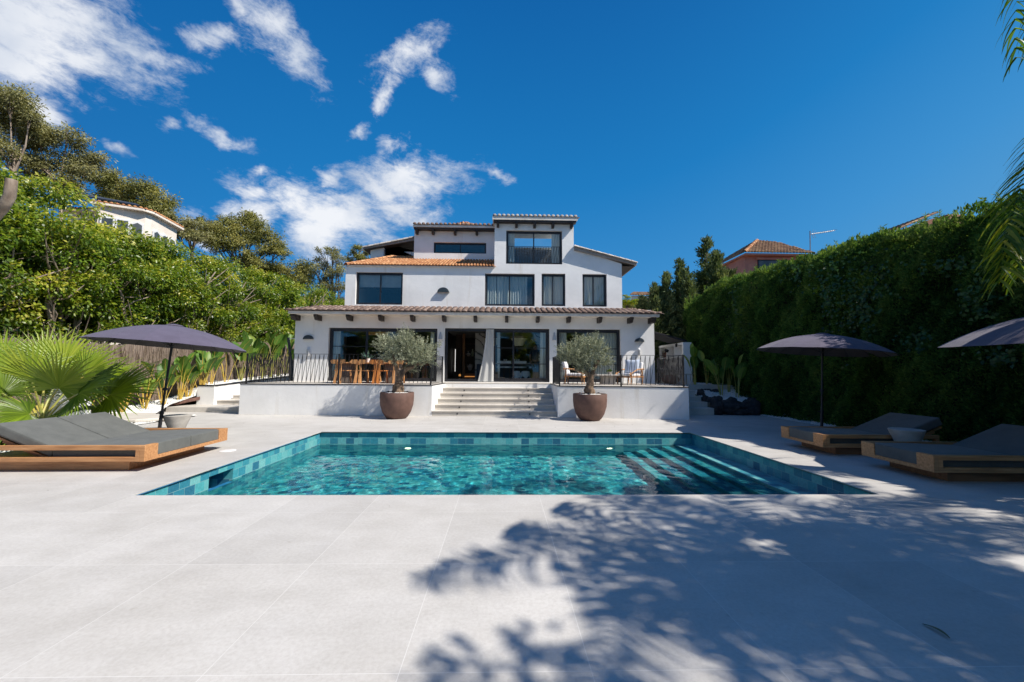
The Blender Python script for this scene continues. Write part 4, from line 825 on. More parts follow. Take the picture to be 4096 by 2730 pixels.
for i, px in enumerate((2004, 2029, 2064, 2090, 2133)):
    s_ = th('bar_stool', X20(px, 19.4), 19.4, FL, ['bar stool nearest the parked sliding door', 'bar stool second from the parked sliding door', 'bar stool third from the parked sliding door, over the left pouf', 'bar stool fourth from the parked sliding door, over the right pouf', 'bar stool at the right end, before the standing person'][i], 'stool', 'bar stools along the counter')
    mb = MB(); mb.lathe([(.001, .60), (.19, .60), (.2, .63), (.19, .67), (.001, .67)], 20, caps=False); mb.build('seat', M['white_cloth'], s_)
    mb = MB(); mb.box((0, -.17, .86), (.36, .04, .14)); mb.build('backrest', M['white_cloth'], s_, bevel=.02)
    for a in range(4):
        an = math.pi / 4 + a * math.pi / 2; mb = MB(); mb.tube([(math.cos(an) * .14, math.sin(an) * .14, .6), (math.cos(an) * .2, math.sin(an) * .2, 0)], .014, 6); mb.build('leg', M['walnut'], s_)
for i, (px, py, wp) in enumerate(((2076.5, 1348, 70), (1969, 1348, 68))):
    Y = 19.2; R_ = wp / 2 / F_PX * Y; l = th('pendant_lamp', W(px, py, Y).x, Y, W(px, py, Y).z, ['cream conical pendant lamp over the bar, seen through the glass', 'cream conical pendant lamp half hidden by the blown curtain'][i], 'lamp', 'pendant lamps over the bar')
    mb = MB(); mb.lathe([(R_, 0), (R_ * .98, -.06), (R_ * .52, -.40), (R_ * .49, -.43)], 12, caps=True); mb.build('shade', M['shade'], l)
    mb = MB(); mb.tube([(0, 0, -.02), (0, 0, .42)], .008, 6)
    mb.build('cord', M['rail'], l)
    mb = MB(); mb.lathe([(R_ * 1.0, -.015), (R_ * 1.015, -.02), (R_ * 1.0, -.075), (R_ * .98, -.07)], 12, caps=False); mb.build('band', M['walnut'], l)
sh_ = th('display_shelf', X20(1880, 21), 21, FL, 'tall shelf in amber wood holding three pale vessels', 'shelf'); o_ = Vector(sh_.location); Y = 21.0
mb = MB(); xa, xb = X20(1856, Y), X20(1901, Y); mb.bb(xa - .07, xa + .05, Y - .1, Y + .3, FL, FL + 2.4); T(mb, o_).build('upright', M['amber'], sh_)
mb = MB(); mb.bb(xa, xb, Y - .05, Y + .3, FL + .01, FL + .32); T(mb, o_).build('plinth', M['amber'], sh_)
for zz in (1375, 1425.5, 1483): mb = MB(); zq = W(1880, zz, Y).z; mb.bb(xa + .051, xb, Y, Y + .3, zq - .02, zq); T(mb, o_).build('shelf_board', M['walnut'], sh_)
mb = MB(); zq = W(1880, 1507, Y).z; mb.bb(xa + .05, xb, Y - .07, Y - .052, zq - .02, zq + .02); T(mb, o_).build('light_strip', M['glow'], sh_)
def vase(px, py, prof, sc, mat, lb, handles=False):
    b_ = W(px, py, 20.95); v_ = th('vase', b_.x, Y + .12, b_.z, lb, 'vase', 'vessels on the display shelf')
    mb = MB(); mb.lathe([(r * sc, z * sc) for r, z in prof], 20); mb.build('body', mat, v_)
    if handles:
        for s in (-1, 1): mb = MB(); mb.tube([(s * .12 * sc, 0, .62 * sc), (s * .34 * sc, 0, .7 * sc), (s * .36 * sc, 0, .5 * sc), (s * .26 * sc, 0, .38 * sc)], .03 * sc, 6); mb.build('handle', mat, v_)
vase(1872, 1425, [(.1, 0), (.22, .06), (.42, .28), (.38, .45), (.14, .56), (.07, .68), (.1, .8), (.2, .9)], .3, M['ceramic'], 'squat round vase with narrow flared neck on the upper shelf')
vase(1889, 1425, [(.13, 0), (.17, .1), (.18, .6), (.1, .75), (.06, .85), (.08, 1.1)], .34, M['ceramic_green'], 'slim greenish bottle vase on the upper shelf')
vase(1879, 1482.6, [(.14, 0), (.2, .1), (.3, .4), (.28, .6), (.12, .68), (.2, .74), (.05, .82)], .42, M['ceramic'], 'large pale urn with two handles on the lower shelf', True)
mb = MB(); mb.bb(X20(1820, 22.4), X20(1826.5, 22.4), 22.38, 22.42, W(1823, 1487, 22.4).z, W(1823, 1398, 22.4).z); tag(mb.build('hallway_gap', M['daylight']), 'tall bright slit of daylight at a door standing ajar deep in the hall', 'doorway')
for px, dx, mt, lb in ((1835, .32, 'walnut', 'dark wooden pillar left of the amber shelf'), (1812, .5, 'dark_in', 'black door panel at the far left of the hall')):
    o = MB().bb(-dx / 2, dx / 2, -.1, .1, 0, 2.5).build('hall_pillar' if mt == 'walnut' else 'hall_door', M[mt], loc=(X20(px, 21.5 if mt == 'walnut' else 22.7), 21.5 if mt == 'walnut' else 22.7, FL), bevel=.01); tag(o, lb, 'pillar' if mt == 'walnut' else 'door')
cd_ = th('candle_lantern', X20(1840, 19.2), 19.2, FL, 'small amber lantern on the hall floor left of the shelf', 'lantern'); MB().lathe([(.07, 0), (.07, .14), (.05, .2)], 14).build('body', M['walnut'], cd_); MB().lathe([(.05, .2), (.05, .27), (.02, .3)], 14).build('glow', M['glow'], cd_)
for i, (px, w_) in enumerate(((2066, .36), (2102, .42))):
    o = empty('pouf', (W(px, 1500, 18.6).x, 18.6, FL), 0, ['left of two poufs draped in pale cloth behind the glass', 'right of two poufs draped in pale cloth behind the glass'][i], 'pouf', 'draped poufs behind the middle doors')
    mb = MB(); mb.lathe([(w_ * .42, 0), (w_ * .52, .08), (w_ * .5, .34), (w_ * .36, .43), (.001, .44)], 20, caps=False); mb.build('seat', M['navy_cloth'], o)
    mb = MB(); mb.lathe([(w_ * .545, .12 + .05 * i), (w_ * .54, .34), (w_ * .40, .45), (.001, .465)], 20, caps=False); mb.v = [(x, y, z + (.06 * math.sin(5 * math.atan2(y, x)) if z < .2 else 0)) for x, y, z in mb.v]; mb.build('throw', M['white_cloth'], o)
# glasses standing on the bar
for i, px in enumerate((2017, 2025, 2058, 2067, 2075, 1928)):
    g = empty('wine_glass' if i < 5 else 'bowl', (X20(px), 19.9, Z20(1454) + .001), 0, ['glass left of the door mullion, first on the bar', 'second glass from the left on the bar', 'glass just right of the door mullion on the bar', 'glass in the middle of the three on the right', 'rightmost glass on the bar', 'small pale bowl on the left end of the bar'][i], 'glass' if i < 5 else 'bowl', 'glasses on the bar' if i < 5 else None)
    if i < 5: MB().lathe([(.035, 0), (.006, .006), (.006, .08), (.04, .13), (.038, .2)], 14, caps=False).build('body', M['white_plastic'], g)
    else: MB().lathe([(.04, 0), (.1, .06), (.11, .08)], 18, caps=True).build('body', M['ceramic'], g)
# person standing behind the glass at the right end of the bar
def skinned(name, nodes, edges, mat, parent=None, sub=2, loc=(0, 0, 0)):
    me = bpy.data.meshes.new(name); me.from_pydata([n[0] for n in nodes], edges, []); o = bpy.data.objects.new(name, me); COL.objects.link(o)
    o.parent = parent; o.location = loc
    bm = bmesh.new(); bm.from_mesh(me); ly = bm.verts.layers.skin.verify()
    for v_, n in zip(bm.verts, nodes): v_[ly].radius = n[1] if isinstance(n[1], tuple) else (n[1], n[1])
    bm.verts.ensure_lookup_table(); bm.verts[0][ly].use_root = True; bm.to_mesh(me); bm.free()
    s = o.modifiers.new('skin', 'SKIN'); s.use_smooth_shade = True; d = o.modifiers.new('sub', 'SUBSURF'); d.levels = sub; d.render_levels = sub
    me.materials.append(mat); return o
pxp = W(2141, 1450, 19.0); per = th('person', pxp.x, 19.0, FL, 'person in a navy shirt standing behind the glass at the bar end', 'person')
def body(r=1.0, only=None): pass
nodes = [((0, 0, .92), (.15, .105)), ((0, 0, 1.08), (.135, .095)), ((0, -.01, 1.3), (.165, .105)), ((0, 0, 1.44), (.10, .075)), ((0, -.005, 1.50), (.052, .055)), ((0, -.02, 1.60), (.072, .088)), ((0, -.015, 1.68), (.07, .085)),
         ((.19, 0, 1.40), .055), ((.25, .01, 1.14), .043), ((.23, -.13, .94), .034), ((.22, -.2, .88), (.035, .022)), ((-.19, 0, 1.40), .055), ((-.25, .01, 1.14), .043), ((-.23, -.1, .93), .034), ((-.225, -.15, .86), (.035, .022)),
         ((.1, 0, .84), .09), ((.11, -.01, .48), .058), ((.11, .02, .09), .038), ((.12, -.12, .035), (.04, .028)), ((-.1, 0, .84), .09), ((-.11, 0, .48), .058), ((-.11, .02, .09), .038), ((-.12, -.12, .035), (.04, .028))]
edg = [(0, 1), (1, 2), (2, 3), (3, 4), (4, 5), (5, 6), (3, 7), (7, 8), (8, 9), (9, 10), (3, 11), (11, 12), (12, 13), (13, 14), (0, 15), (15, 16), (16, 17), (17, 18), (0, 19), (19, 20), (20, 21), (21, 22)]
nodes += [((0, -.118, 1.605), .014)]; edg += [(5, 23)]
for s, h in ((1, 10), (-1, 14)):
    hp = Vector(nodes[h][0])
    for k_ in range(4):
        b = len(nodes); q0 = hp + Vector((s * (-.024 + .016 * k_), -.03, -.015)); nodes += [(tuple(q0), .009), (tuple(q0 + Vector((0, -.022, -.03 - .003 * (k_ % 2)))), .008), (tuple(q0 + Vector((0, -.015, -.058))), .007)]; edg += [(h, b), (b, b + 1), (b + 1, b + 2)]
    b = len(nodes); q0 = hp + Vector((-s * .03, -.01, 0)); nodes += [(tuple(q0), .011), (tuple(q0 + Vector((-s * .02, -.03, -.02))), .009)]; edg += [(h, b), (b, b + 1)]
skinned('body', nodes, edg, M['skin'], per)
tn_ = [((0, 0, .92), (.17, .125)), ((0, 0, 1.08), (.155, .115)), ((0, -.01, 1.3), (.185, .125)), ((0, 0, 1.43), (.115, .09)), ((.19, 0, 1.40), .068), ((.235, .01, 1.2), .06), ((-.19, 0, 1.40), .068), ((-.235, .01, 1.2), .06)]
skinned('shirt', tn_, [(0, 1), (1, 2), (2, 3), (3, 4), (4, 5), (3, 6), (6, 7)], M['navy_cloth'], per)
skinned('trousers', [((0, 0, .9), (.165, .12)), ((.1, 0, .82), .105), ((.11, -.01, .48), .078), ((.11, .02, .1), .062), ((-.1, 0, .82), .105), ((-.11, 0, .48), .078), ((-.11, .02, .1), .062)], [(0, 1), (1, 2), (2, 3), (0, 4), (4, 5), (5, 6)], M['dark_in'], per)
skinned('hair', [((0, .02, 1.71), (.083, .09)), ((0, .06, 1.64), (.08, .05)), ((0, -.03, 1.745), (.07, .06))], [(0, 1), (0, 2)], M['hair'], per)
# ------------------------------------------------------------------ dining set on the terrace
DY = 15.55
dt = th('dining_table', -4.95, DY, TZ, 'long dining table with pale top and grey-brown slab legs behind the left railing', 'table')
mb = MB(); mb.box((0, 0, .735), (2.5, .95, .045)); mb.build('tabletop', M['oak'], dt, bevel=.01)
for s in (-.85, .85): mb = MB(); mb.box((s, 0, .356), (.5, .6, .71)); mb.build('leg', M['concrete_brown'] if 'concrete_brown' in M else M['steel_brown'], dt, bevel=.02)
def chair(matk='oak'):
    c = empty('dining_chair', (0, 0, 0)); m_ = M[matk]
    mb = MB(); mb.box((0, .04, .45), (.46, .44, .035)); mb.build('seat', m_, c, bevel=.012)
    for s in (-1, 1):
        mb = MB(); n = 0; pr = [(-.30, 0), (-.24, .40), (-.22, .46), (-.27, .84), (-.31, .84), (-.29, .46), (-.40, 0)]
        xs0, xs1 = s * .035, s * .095; V = [(xs0, y, z) for y, z in pr] + [(xs1 + s * (.03 if z < .1 else 0), y, z) for y, z in pr]; n = len(pr)
        mb.add(V, [tuple(range(n)), tuple(range(2 * n - 1, n - 1, -1))] + [((i + 1) % n, i, n + i, n + (i + 1) % n) for i in range(n)]); mb.build('rear_leg', m_, c)
        mb = MB(); mb.bar((s * .19, .22, .43), (s * .21, .26, 0), .05, .04); mb.build('front_leg', m_, c)
        mb = MB(); V = []; 
        for k_ in range(9):
            a = -math.pi / 2 + math.pi * k_ / 8; V.append((s * (.19 + .075 * math.cos(a)), -.335, .765 + .075 * math.sin(a)))
        V += [(s * .03, -.325, .84), (s * .03, -.325, .69)]; n = len(V); V += [(x, y + .03, z) for x, y, z in V]
        mb.add(V, [tuple(range(n)), tuple(range(2 * n - 1, n - 1, -1))] + [(i, (i + 1) % n, n + (i + 1) % n, n + i) for i in range(n)]); mb.build('backrest', m_, c)
    return c
ch0 = chair('oak'); ch1 = chair('oak_red')
xs3 = [W(px, 1500, 14.75).x for px in (1367, 1441, 1517, 1588)]
lbs = ['first dining chair from the left railing post, back to the pool', 'second dining chair from the left, back to the pool', 'orange varnished dining chair left of the olive trunk', 'dining chair hidden behind the olive trunk, back to the pool']
for i, x in enumerate(xs3):
    o = ch1 if i == 2 else (ch0 if i == 0 else copy_tree(ch0)); o.location = (x, 14.78, TZ); o.rotation_euler.z = rad([-6, 3, -4, 5][i]); tag(o, lbs[i], 'chair', 'dining chairs round the terrace table')
for i, x in enumerate((-5.9, -5.05, -4.2)):
    o = copy_tree(ch0); o.location = (x, 16.35, TZ); o.rotation_euler.z = rad(180 + [4, -5, 3][i]); tag(o, ['dining chair on the far side of the table, nearest the left curtain', 'dining chair on the far side of the table, behind the agave pot', 'dining chair on the far side of the table, right end by the doors'][i], 'chair', 'dining chairs round the terrace table')
ap = W(1472.5, 1447, DY); ag = th('potted_agave', ap.x, DY, TZ + .759, 'small blue-green agave in a white pot on the dining table', 'plant')
MB().lathe([(.065, 0), (.085, .15), (.075, .15), (.07, .13), (.001, .13)], 20, caps=False).build('pot', M['white_plastic'], ag)
n = 26; Pn = np.zeros((n, 3)); Pn[:, 2] = .13; D = unit(n); D[:, 2] = np.abs(D[:, 2]) * .9 + .35; leafcloud('leaves', M['agave'], ag, Pn, D, rng.uniform(.22, .38, n), .045, rng.random(n), fold=.3)
mp_ = W(1454, 1447, DY); ml = th('table_lamp', mp_.x, DY + .15, TZ + .759, 'dark mushroom lamp on the dining table left of the agave', 'lamp')
MB().lathe([(.05, 0), (.05, .01), (.012, .02), (.012, .2)], 16).build('stem', M['lamp'], ml); MB().lathe([(.1, .18), (.085, .24), (.001, .27)], 18, caps=False).build('shade', M['lamp'], ml)
bmz = W(1511, 1335, 18.3); o = MB().bb(-.46, .46, -.06, .06, -.07, .07).build('linear_pendant', M['oak'], loc=bmz, bevel=.02); tag(o, 'long pale wooden pendant hanging inside the dining room', 'lamp')
# ------------------------------------------------------------------ lounge set
def armchair():
    c = empty('lounge_chair', (0, 0, 0)); wd_ = M['oak']
    for s in (-1, 1):
        for y, h in ((-.30, .55), (.32, .44)): mb = MB(); mb.tube([(s * .33, y, 0), (s * .34, y + (.02 if y < 0 else -.02), .3), (s * .35, y + .04, h)], [.016, .026, .02], 8); mb.build('leg', wd_, c)
        mb = MB(); mb.tube([(s * .36, -.36, .57), (s * .365, 0, .55), (s * .35, .40, .36)], [.025, .028, .02], 8); mb.build('armrest', wd_, c)
        mb = MB(); mb.bar((s * .34, -.34, .29), (s * .34, .36, .27), .05, .035)
        mb.build('side_rail', wd_, c)
    for y in (-.33, .35): mb = MB(); mb.bar((-.34, y, .27), (.34, y, .27), .04, .045); mb.build('cross_rail', wd_, c)
    mb = MB(); mb.box((0, .02, .35), (.62, .68, .12)); mb.build('seat_cushion', M['white_cloth'], c, bevel=.045, seg=3)
    mb = MB(); mb.box((0, -.32, .60), (.60, .14, .46), rx=rad(14)); mb.build('back_cushion', M['white_cloth'], c, bevel=.05, seg=3)
    return c
a0 = armchair(); p1 = W(2300, 1537, 15.0); a0.location = (p1.x, 15.1, TZ); a0.rotation_euler.z = rad(-108); tag(a0, 'wooden lounge chair with white cushions half hidden by the right olive tree', 'armchair', 'lounge chairs on the terrace')
a1 = copy_tree(a0); p2 = W(2527, 1540, 15.0); a1.location = (p2.x, 15.2, TZ); a1.rotation_euler.z = rad(30 + 112); tag(a1, 'wooden lounge chair with a pale blue pillow behind the right railing', 'armchair', 'lounge chairs on the terrace')
a1.rotation_euler.z = rad(120)
M['blue_cloth'] = fabric('pale_blue_pillow_cloth', (0.48, 0.55, 0.66), (0.56, 0.63, 0.74))
def pillow(x, y, z, s, rz, rx, lb):
    V = []; n_ = 12
    for sd in (1, -1):
        for i in range(n_ + 1):
            for j in range(n_ + 1):
                u_, v_ = i / n_ * 2 - 1, j / n_ * 2 - 1; pin = 1 - .08 * (u_ * u_ + v_ * v_ - 2 * u_ * u_ * v_ * v_)
                V.append((u_ * s / 2 * pin, sd * .09 * ((1 - u_ ** 4) * (1 - v_ ** 4)) ** .6, v_ * s / 2 * pin))
    q_ = (n_ + 1); F_ = [(i * q_ + j, (i + 1) * q_ + j, (i + 1) * q_ + j + 1, i * q_ + j + 1) for i in range(n_) for j in range(n_)]; F_ += [tuple(q_ * q_ + k_ for k_ in reversed(f)) for f in F_]
    mb = MB(); mb.add(V, F_, True); o = mb.build('pillow', M['blue_cloth'], loc=(x, y, z)); o.rotation_euler = (rx, 0, rz); return tag(o, lb, 'pillow')
pp = W(2519, 1475, 15.2); pillow(a1.location.x + .10, 15.2 + .02, TZ + .66, .56, rad(150), rad(14), 'pale blue square pillow leaning on the right lounge chair')
lt = th('coffee_table', W(2437, 1539, 15.0).x, 15.2, TZ, 'low concrete coffee table with a wide slab top between the lounge chairs', 'coffee table')
MB().box((0, 0, .15), (.46, .46, .30)).build('base', M['concrete'], lt, bevel=.01); MB().box((0, 0, .335), (1.0, .7, .06)).build('tabletop', M['concrete'], lt, bevel=.015)
pt = th('potted_succulent', lt.location.x + .05, 15.1, TZ + .366, 'little green plant in a pink-beige pot on the coffee table', 'plant'); MB().lathe([(.05, 0), (.065, .1), (.055, .1), (.001, .09)], 16, caps=False).build('pot', M['ceramic'], pt)
n = 60; Pn = np.zeros((n, 3)); Pn[:, 2] = .09; D = unit(n); D[:, 2] = np.abs(D[:, 2]) + .2; leafcloud('leaves', M['ficus'], pt, Pn, D, rng.uniform(.08, .15, n), .035, rng.random(n) * .7)
o = MB().box((0, 0, .006), (3.2, 1.5, .01)).build('rug', fabric('sand_rug', (0.3, 0.26, 0.22), (0.4, 0.35, 0.3)), loc=(lt.location.x, 15.0, TZ)); tag(o, 'sand coloured outdoor rug under the lounge chairs', 'rug')
# ------------------------------------------------------------------ outdoor shelf wall, awning and things there
SX, SZ = 7.78, 1.0
sw = th('shelf_wall', SX + .18, 17.3, .98, 'white rendered outdoor shelf wall running back beside the villa', 'shelf wall'); o_ = Vector(sw.location)
mb = MB(); mb.bb(SX, SX + .36, 17.3, 17.42, .98, 2.78); mb.bb(SX + .3, SX + .36, 17.4205, 22, .98, 2.78); mb.bb(SX, SX + .2995, 17.4205, 22, 2.68, 2.78); mb.bb(SX, SX + .2995, 17.4205, 22, .98, 1.06); T(mb, o_).build('carcass', M['wall'], sw)
for z in (2.12, 1.62): mb = MB(); mb.bb(SX, SX + .2993, 17.4205, 22, z, z + .07); T(mb, o_).build('shelf_board', M['wall'], sw)
for y in (18.2, 19.05, 19.9): mb = MB(); mb.bb(SX, SX + .2991, y, y + .07, 2.1905, 2.6795); T(mb, o_).build('divider', M['wall'], sw)
aw = empty('awning', (7.2, 19, 2.8), 0, 'charcoal fabric awning sloping from the villa to the shelf wall', 'awning')
mb = MB(); V = [(xr + .02, 17.6, 3.3), (SX + .25, 17.5, 2.86), (SX + .25, 19.3, 2.86), (xr + .02, 19.3, 3.3)]; mb.add(V + [(x, y, z + .03) for x, y, z in V], [(0, 3, 2, 1), (4, 5, 6, 7), (0, 1, 5, 4), (1, 2, 6, 5), (2, 3, 7, 6), (3, 0, 4, 7)]); T(mb, Vector((7.2, 19, 2.8))).build('canopy', M['awning'], aw)
mb = MB(); mb.bar((xr + .02, 17.6, 3.27), (SX + .25, 17.5, 2.83), .05); T(mb, Vector((7.2, 19, 2.8))).build('beam', M['frame'], aw)
sp_ = th('spotlight', SX - .04, 17.9, 2.72, 'small black spotlight clamped under the top of the shelf wall', 'spotlight'); MB().lathe([(.04, -.12), (.05, 0), (.03, .02)], 12).build('head', M['rail'], sp_); MB().box((.03, 0, .03), (.06, .03, .05)).build('clamp', M['rail'], sp_)
bk = th('basket', SX + .14, 19.5, 2.195, 'dark woven basket in an upper shelf compartment', 'basket'); MB().lathe([(.1, 0), (.16, .08), (.17, .22), (.15, .24)], 18).build('body', M['walnut'], bk)
gl2 = th('standing_grill_tool', 7.3, 18.2, .99, 'thin brown pole with a dark swivel head before the shelves', 'garden lamp'); MB().tube([(-.25, 0, .02), (0, 0, .8), (.1, 0, 1.42)], .02, 8).build('pole', M['leather'], gl2); MB().box((.12, 0, 1.47), (.16, .1, .12), ry=.4).build('head', M['rail'], gl2); MB().lathe([(.16, 0), (.16, .03), (.03, .04)], 16, (-.25, 0, 0)).build('foot', M['rail'], gl2)
lp = th('leather_pouf', 7.15, 17.2, .99, 'red-brown round leather pouf behind the side railing', 'pouf'); MB().lathe([(.2, 0), (.32, .1), (.34, .22), (.28, .36), (.001, .4)], 22, caps=False).build('body', M['leather'], lp)
gs = th('garden_bench', 7.45, 16.6, .99, 'pale slatted side bench under the shelf wall', 'bench'); MB().box((0, 0, .42), (.5, .5, .04)).build('seat', M['concrete'], gs)
for sx in (-.2, .2):
    for sy in (-.2, .2): MB().box((sx, sy, .2), (.04, .04, .4)).build('leg', M['concrete'], gs)
# ------------------------------------------------------------------ loungers
def lounger(n_pad, width, label):
    """x = 0 is the foot end, x grows towards the head"""
    L = empty('sun_lounger', (0, 0, 0), 0, label, 'sun lounger'); hw = width / 2; Ln = 2.6 if n_pad == 2 else 2.1; wd_ = M['teak']
    z0, z1, rt = .15, .38, .065; pw = .24
    for s in (-1, 1):
        y = s * (hw - .035)
        mb = MB(); mb.bb(.07, Ln, y - .035, y + .035, z1 - rt, z1); mb.build('arm_rail', wd_, L, bevel=.004)
        mb = MB(); mb.bb(.07, Ln, y - .035, y + .035, z0, z0 + rt); mb.build('lower_rail', wd_, L, bevel=.004)
        a, b_ = sorted((s * hw, s * (hw - pw))); mb = MB(); mb.bb(0, .069, a, b_, z0, z1 + .001); mb.build('corner_post', wd_, L, bevel=.004)
        mb = MB(); mb.bb(Ln - .07, Ln - .001, y - .034, y + .034, z0 + rt + .0005, z1 - rt - .0005); mb.bb(.0705, .13, y - .034, y + .034, z0 + rt + .0005, z1 - rt - .0005); mb.build('end_post', wd_, L)
    mb = MB(); mb.bb(.0, .069, -hw + pw + .0005, hw - pw - .0005, z0, z0 + .055); mb.build('front_rail', wd_, L, bevel=.004)
    mb = MB(); mb.bb(.075, Ln - .08, -hw + .071, hw - .071, z0 + .01, z0 + .045); mb.build('deck_board', M['teak_dark'], L)
    mb = MB(); mb.bb(.32, Ln - .3, -hw + .14, hw - .14, 0, z0 - .001); mb.build('plinth', M['teak'] if n_pad == 2 else M['teak_dark'], L, bevel=.003)
    hx = 1.36 if n_pad == 2 else 1.38; iw = (2 * (hw - pw * .0) - .15) / n_pad if n_pad == 2 else width - .16
    for k in range(n_pad):
        yc = (-hw + .075 + iw * (k + .5)) if n_pad == 2 else 0
        yf = 2 * (hw - pw) / n_pad
        # seat cushion: front narrower so it sits between the posts
        mb = MB(); t0, t1 = .40, .362; yf0, yf1 = (yc - iw / 2 + .006, yc + iw / 2 - .006)
        a0_, a1_ = (max(yf0, -hw + pw + .004), min(yf1, hw - pw - .004))
        N_ = 10; top = []; V = []
        for i in range(N_ + 1):
            x = .012 + (hx - .012) * i / N_; ya, yb_ = (a0_, a1_) if x < .07 else (yf0, yf1)
            zt_ = t0 + (t1 - t0) * i / N_
            for j in range(9):
                f_ = j / 8; yy = ya + (yb_ - ya) * f_; e = (1 - abs(2 * f_ - 1) ** 6) * (1 - abs(2 * i / N_ - 1) ** 8); V.append((x, yy, zt_ - .02 + .022 * e + .003 * math.sin(9 * x + 5 * yy)))
        nb = len(V); V += [(x, y, z0 + .05) for x, y, z in V]; q_ = 9
        F_ = [(i * q_ + j, (i + 1) * q_ + j, (i + 1) * q_ + j + 1, i * q_ + j + 1) for i in range(N_) for j in range(8)]
        F_ += [tuple(nb + v_ for v_ in reversed(f)) for f in F_]
        F_ += [(i * q_, nb + i * q_, nb + (i + 1) * q_, (i + 1) * q_) for i in range(N_)] + [((i + 1) * q_ + 8, nb + (i + 1) * q_ + 8, nb + i * q_ + 8, i * q_ + 8) for i in range(N_)]
        F_ += [(j + 1, nb + j + 1, nb + j, j) for j in range(8)] + [(N_ * q_ + j, nb + N_ * q_ + j, nb + N_ * q_ + j + 1, N_ * q_ + j + 1) for j in range(8)]
        mb.add(V, F_, True); mb.build('seat_cushion', M['cushion'], L, bevel=.012)
        if n_pad == 1:                                     # dark side of the mattress seen through the slot
            pass
        bl_, an, tk = (.94, rad(22.5), .15)
        mb = MB(); mb.box((hx + math.cos(an) * bl_ / 2 - math.sin(an) * -.0, yc, .33 + math.sin(an) * bl_ / 2 - tk / 2 + .015), (bl_, iw - .012, tk), ry=-an)
        mb.build('back_cushion', M['cushion'], L, bevel=.03, seg=3)
        pipe = MB(); ca_, sa_ = math.cos(an), math.sin(an)
        def bp_(u, v, w): return (hx + ca_ * u - sa_ * w, v, .33 + sa_ * u + .015 + ca_ * w - tk / 2)
        for w in (tk / 2 - .012, -tk / 2 + .012):
            q4 = [bp_(.012, yc - iw / 2 + .016, w), bp_(bl_ - .008, yc - iw / 2 + .016, w), bp_(bl_ - .008, yc + iw / 2 - .016, w), bp_(.012, yc + iw / 2 - .016, w)]
            for i4 in range(4): pipe.tube([q4[i4], q4[(i4 + 1) % 4]], .006, 5)
        pipe.build('piping', M['cushion'], L)
        mb = MB(); mb.box((hx + math.cos(an) * bl_ / 2 + .05, yc, .33 + math.sin(an) * bl_ / 2 - tk - .025), (bl_ * .96, iw - .1, .03), ry=-an); mb.build('back_frame', wd_, L)
    for s in (-1, 1):
        mb = MB(); mb.bar((hx + .3, s * (hw - .2), z0 + .06), (hx + .82, s * (hw - .2), .42), .035, .05); mb.build('prop', wd_, L)
    return L
l1 = lounger(2, 1.86, 'wide double sun lounger with two grey pads on the left side of the pool'); l1.location = (-5.22, 7.10, 0); l1.rotation_euler.z = math.pi + rad(1.2)
l2 = lounger(1, 1.17, 'single teak sun lounger right of the pool, under the whole parasol'); l2.location = (5.85, 7.95, 0); l2.rotation_euler.z = rad(-2); l2['group'] = 'single loungers in the hedge shade'
l3 = copy_tree(l2); tag(l3, 'single teak sun lounger at the right edge, nearest the camera', 'sun lounger'); l3.location = (5.93, 6.12, 0)
# ------------------------------------------------------------------ side tables
tprof = [(.16, 0), (.175, .012), (.135, .165), (.13, .185), (.245, .49), (.25, .51), (.245, .515), (.21, .512), (.001, .508)]
for x, y, lb in ((-6.95, 9.0, 'hourglass concrete side table beside the left parasol'), (7.15, 7.12, 'hourglass concrete side table between the two single loungers')):
    o = empty('side_table', (x, y, 0), 0, lb, 'side table', 'hourglass concrete side tables')
    MB().lathe(tprof[:4], 40, caps=True).build('foot', M['concrete_pale'] if 'concrete_pale' in M else M['concrete'], o); MB().lathe(tprof[3:], 40, caps=False).build('bowl', M['concrete'], o)
